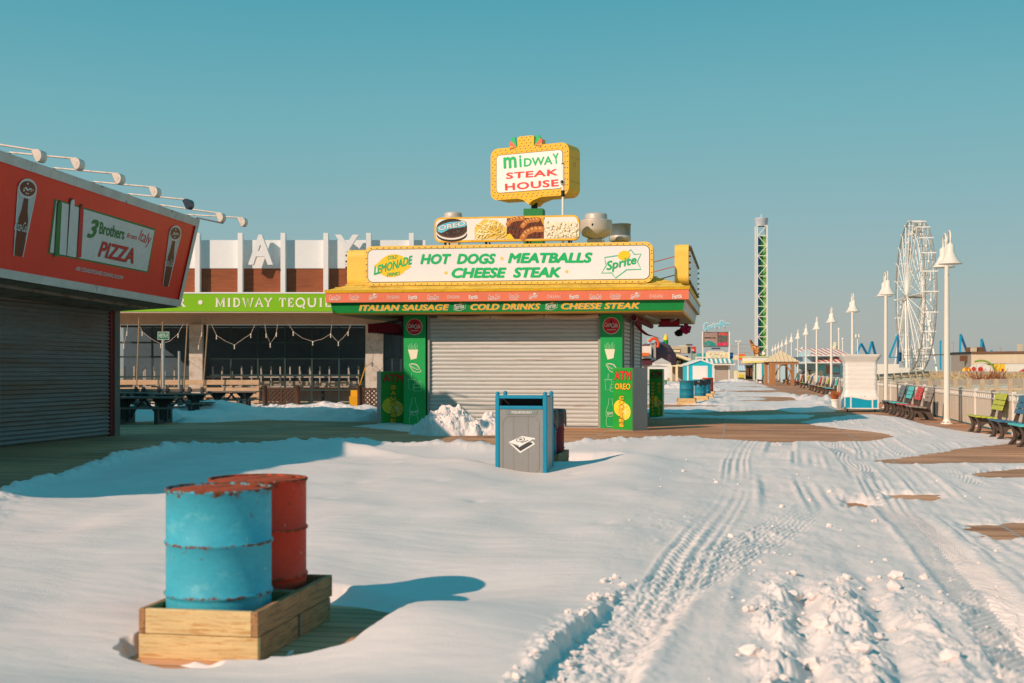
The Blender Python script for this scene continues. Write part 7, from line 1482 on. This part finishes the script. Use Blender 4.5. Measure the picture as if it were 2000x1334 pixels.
# big wheel, seen nearly edge on
d = 232.0; C_ = RP(rx(1787, d), d, rz(579, d)); R_ = 146 / FPX * d; ph = math.radians(6.4); hd = (RB * math.cos(ph) + RA * math.sin(ph)); axd = (RA * math.cos(ph) - RB * math.sin(ph)); t = thing('ferris_wheel', 'big white ferris wheel seen nearly edge on', 'ferris wheel', Vector((C_.x, C_.y, .9))); N8 = 24; sep = .95
wl = mk('wheel white', (238, 236, 228), .5, .08, .4); wg = mk('wheel grey', (150, 148, 142), .5, .1, .4)
rp = lambda k, s, r=R_: C_ + hd * (r * math.cos(2 * math.pi * k / N8)) + Vector((0, 0, r * math.sin(2 * math.pi * k / N8))) + axd * (s * sep)
for s in (-1, 1):
    for nm, r, m_ in (('rim', R_, wg), ('inner_rim', R_ * .86, wl)): b = MB(); b.tube([rp(k / 2, s, r) for k in range(2 * N8 + 1)], .12 if nm == 'rim' else .07, m_, 5, caps=False); b.build(nm, t)
    for k in range(N8): b = MB(); b.tube([C_ + axd * (s * 1.5), rp(k, s)], .085, wl, 4); b.build('spoke', t)
for k in range(N8):
    b = MB(); b.tube([rp(k, -1), rp(k + .5, 1, R_ * .93), rp(k + 1, -1)], .035, wg, 4); b.tube([rp(k, -1, R_ * .86), rp(k, 1, R_ * .86)], .04, wg, 4); b.tube([rp(k, -1, R_ * .86), rp(k + .5, -1), rp(k + 1, -1, R_ * .86)], .035, wg, 4); b.tube([rp(k, 1, R_ * .86), rp(k + .5, 1), rp(k + 1, 1, R_ * .86)], .035, wg, 4); b.build('lattice', t)
    p = rp(k, 0); g_ = MB(); g_.bx = None; g_.bar(p - axd * 1.25 + Vector((0, 0, .1)), p + axd * 1.25 + Vector((0, 0, .1)), .22, .18, wl); g_.build('gondola_bar', t); g_ = MB(); g_.bar(p, p + Vector((0, 0, -1.35)), .10, .10, wl); g_.lathe([(.04, -1.2), (.22, -1.25), (.20, -1.6), (.001, -1.65)], p, wl, 8); g_.build('gondola', t)
for s in (-1, 1):
    for q in (-1, 1): b = MB(); b.tube([C_ + axd * (s * 1.7), Vector((C_.x, C_.y, .9)) + axd * (s * 2.6) + hd * (q * R_ * .45)], [.14, .2], wl, 6); b.build('support_leg', t)
b = MB(); b.tube([C_ - axd * 1.9, C_ + axd * 1.9], .35, wg, 10); b.blob(C_ - axd * 1.7 + Vector((0, 0, -.6)), .7, wg, 1, 1, .1, (1, 1, .8)); b.build('hub', t); b = MB(); fb(b, 1772, 1806, 724, 730, d - 2, 5, mk('wheel deck', (130, 160, 150), .6)); b.build('boarding_deck', t)
# blue ride towers
bl = mk('ride blue', (20, 150, 190), .45, .08, .5); bld = mk('ride dark blue', (16, 92, 140), .5)
def tri(label, pts, d, w=.30):
    t = thing('steel_ride', label, 'ride', loc(pts[0][0], d, .9), 'blue steel ride arms behind the dune')
    for (p, q, m_) in zip(pts[:-1], pts[1:], [bl, bld, bl, bl]): b = MB(); b.bar(loc(p[0], d, rz(p[1], d)), loc(q[0], d, rz(q[1], d)), w, w, m_); b.build('beam', t)
tri('blue bent ride arm left of the second lamp post, nearer the wrapped stand', [(1672, 694), (1682, 671), (1698, 700)], 190, .28); tri('blue peaked ride arm just left of the second lamp post', [(1695, 697), (1703, 667), (1711, 697)], 190, .30); tri('blue ride arm between the second lamp post and the big wheel', [(1737, 697), (1754, 653), (1754, 722)], 200, .26); tri('blue upright right of the big wheel, beside the nearest lamp', [(1837, 665), (1837, 722)], 200, .26); tri('blue peaked ride arm over the grey building, larger of the two', [(1875, 688), (1876, 653), (1889, 688)], 210, .32); tri('blue peaked ride arm over the grey building, right of the rooftop unit', [(1916, 688), (1917, 662), (1925, 690)], 215, .32); tri('stub of a blue ride arm on the grey building roof', [(1936, 684), (1939, 692)], 215, .28)
b = MB(); fb(b, 1737, 1758, 697, 699, 200, .3, bl); fb(b, 1757, 1761, 688, 706, 200.5, .4, bld); b.solo('ride_platform', 'small blue ride platform left of the big wheel', 'platform', loc(1750, 200, 3))
# white sheds left of the wheel, grey building, domed ride
b = MB(); fb(b, 1700, 1756, 711, 734, 150, 4, wht); b.solo('white_shed', 'long low white shed behind the second lamp post', 'shed', loc(1728, 150)); b = MB(); fb(b, 1756, 1776, 718, 732, 155, 3, wht); b.solo('white_shed', 'small white shed left of the big wheel', 'shed', loc(1766, 155))
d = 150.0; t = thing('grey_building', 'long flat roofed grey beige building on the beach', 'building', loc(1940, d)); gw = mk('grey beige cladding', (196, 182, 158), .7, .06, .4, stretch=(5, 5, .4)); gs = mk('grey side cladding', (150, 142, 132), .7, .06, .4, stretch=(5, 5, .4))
ZZ8 = lambda u, v: (1840 + u / 12.125, 660 + v / 12.125)
pA, pB, pC = loc(1857.5, 158, 0), loc(1897, 150, 0), loc(2080, 143, 0); top = rz(689.5, 150)
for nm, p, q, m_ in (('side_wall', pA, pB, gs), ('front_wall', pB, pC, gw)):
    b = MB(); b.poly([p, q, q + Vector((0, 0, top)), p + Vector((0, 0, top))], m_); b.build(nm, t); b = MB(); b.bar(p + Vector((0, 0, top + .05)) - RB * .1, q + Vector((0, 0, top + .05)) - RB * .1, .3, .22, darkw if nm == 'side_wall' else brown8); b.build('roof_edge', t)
b = MB(); b.poly([pA + Vector((0, 0, top)), pB + Vector((0, 0, top)), pC + Vector((0, 0, top)), pC + RB * 25 + Vector((0, 0, top)), pA + RB * 25 + Vector((0, 0, top))], greyw); b.build('roof', t)
b = MB(); b.bar(pB + Vector((0, 0, top * .62)) + (pC - pB) * .1 - RB * .15, pC + Vector((0, 0, top * .60)) - RB * .15, .12, .10, darkw); b.build('canopy_rail', t); b = MB(); q = pA.lerp(pB, .78); b.box(q.x - .8, q.x + .3, q.y - .35, q.y - .1, top * .72, top * .92, brown8); b.build('window', t)
b = MB(); fb(b, 1903, 1923, 678, 688, 156, 3, brown8); fb(b, 1901, 1908, 678.5, 688, 155.8, 1, beige8); b.solo('rooftop_unit', 'brown air handling unit on the grey building roof', 'roof unit', loc(1913, 156, top))
b = MB(); fb(b, 1990, 1997, 672, 735, 149, .5, beige8); b.solo('chimney_post', 'square beige pillar at the right end of the grey building', 'pillar', loc(1993, 149))
d = 128.0; t = thing('domed_ride', 'white half round ride front with a green arch behind and red openings', 'ride', loc(1916, d)); cx8, rr8, hh8 = rx(1917, d), (rx(1942, d) - rx(1892, d)) / 2, rz(709, d) - rz(728, d); zb8 = rz(729, d)
arc = lambda r, h, n=20: [(cx8 + r * math.cos(math.pi * k / n), zb8 + h * math.sin(math.pi * k / n)) for k in range(n + 1)]
b = MB(); b.prism([RP(a, d, z) for a, z in arc(rr8, hh8)], RB * .4, wht); b.build('front', t)
b = MB(); P = arc(rr8 * 1.08, hh8 * 1.2)[:14]; b.tube([RP(a + .5, d + 1.5, z + .12) for a, z in P], .10, mk('arch green', (140, 176, 60), .6), 6); b.build('arch', t)
for u, v, r, m_ in ((1902, 720.5, .22, red8), (1915, 721.5, .26, mk('ride red', (214, 40, 44), .5))): b = MB(); fl_ = face(d - .01); x, y = fl_.px(u, v); fl_.ell(b, x, y, r, r, m_, .01); b.build('opening', t)
b = MB(); fb(b, 1952, 1963, 711, 727, d + 4, 1.5, yel8); fb(b, 1956, 1960, 720, 726, d + 3.95, .04, red8); b.solo('yellow_stall', 'yellow stall right of the domed ride', 'stall', loc(1957, d + 4)); b = MB(); fb(b, 1964, 2010, 711, 728, d + 8, 3, wht); b.solo('white_trailer', 'white ribbed trailer at the right before the grey building', 'trailer', loc(1985, d + 8))
b = MB(); b.bar(loc(1993, d - 2, rz(728, d)), loc(2004, d - 2, rz(722, d)), .5, .3, red8); b.solo('red_slide', 'red slide end at the right picture edge', 'slide', loc(1998, d - 2, .9)); b = MB()
for k in range(5): b.blob(loc(1884 + k * 2, d - 1, rz(724 - k % 3, d)), .25, [yel8, orange8, mk('ride ochre', (196, 140, 40), .6)][k % 3], k, 2, .2)
b.solo('ride_figure', 'ochre figure left of the domed ride', 'figure', loc(1887, d - 1, .9))
for k, (u, v, dd) in enumerate(((1861.5, 669, 165), (1954, 678, 170))): b = MB(); b.tube([loc(u, dd, .8), loc(u, dd, rz(v, dd))], .06, greyw, 6); b.bar(loc(u - 2.5, dd, rz(v + (0 if k == 0 else 3), dd)), loc(u + 2.5, dd, rz(v + (0 if k == 0 else 3), dd)), .12, .12, greyw); b.solo('lamp_mast', ['thin grey mast at the left corner of the grey building', 'small white mast behind the grey building roof'][k], 'mast', loc(u, dd, .8))
t = thing('dry_bush', 'rust brown bare bush on the dune before the domed ride', 'bush', pd(1932, 737, 92)); b = MB(); rr = random.Random(77); o = pd(1932, 740, 92)
for k in range(110): a = rr.uniform(0, 6.28); e = rr.uniform(.3, 1.4); l = rr.uniform(.4, 1.3); p = o + Vector((rr.uniform(-1.1, 1.1), rr.uniform(-.5, .5), -.1)); q = p + Vector((math.cos(a) * math.cos(e), math.sin(a) * math.cos(e), math.sin(e))) * l; b.tube([p, q], [.022, .008], mk('bush brown', (150, 84, 50), .9, .2), 3, False, False)
b.build('twigs', t)
heap('snow_bank', 'dirty snow heap before the small yellow hut', loc(1434, 150), 2.0, 1.5, .5, 61, 'snow banks at the far end', .5, 50, 1.2)
heap('snow_bank', 'snow heap at the foot of the turquoise hut', loc(1318, 100), 2.0, 1.6, .5, 63, 'snow banks at the far end', .6, 50, 1.2)
heap('snow_bank', 'snow heap between the far drums and the hut', loc(1394, 92), .9, 2.2, .32, 65, 'snow banks at the far end', .7, 60, 1.8)
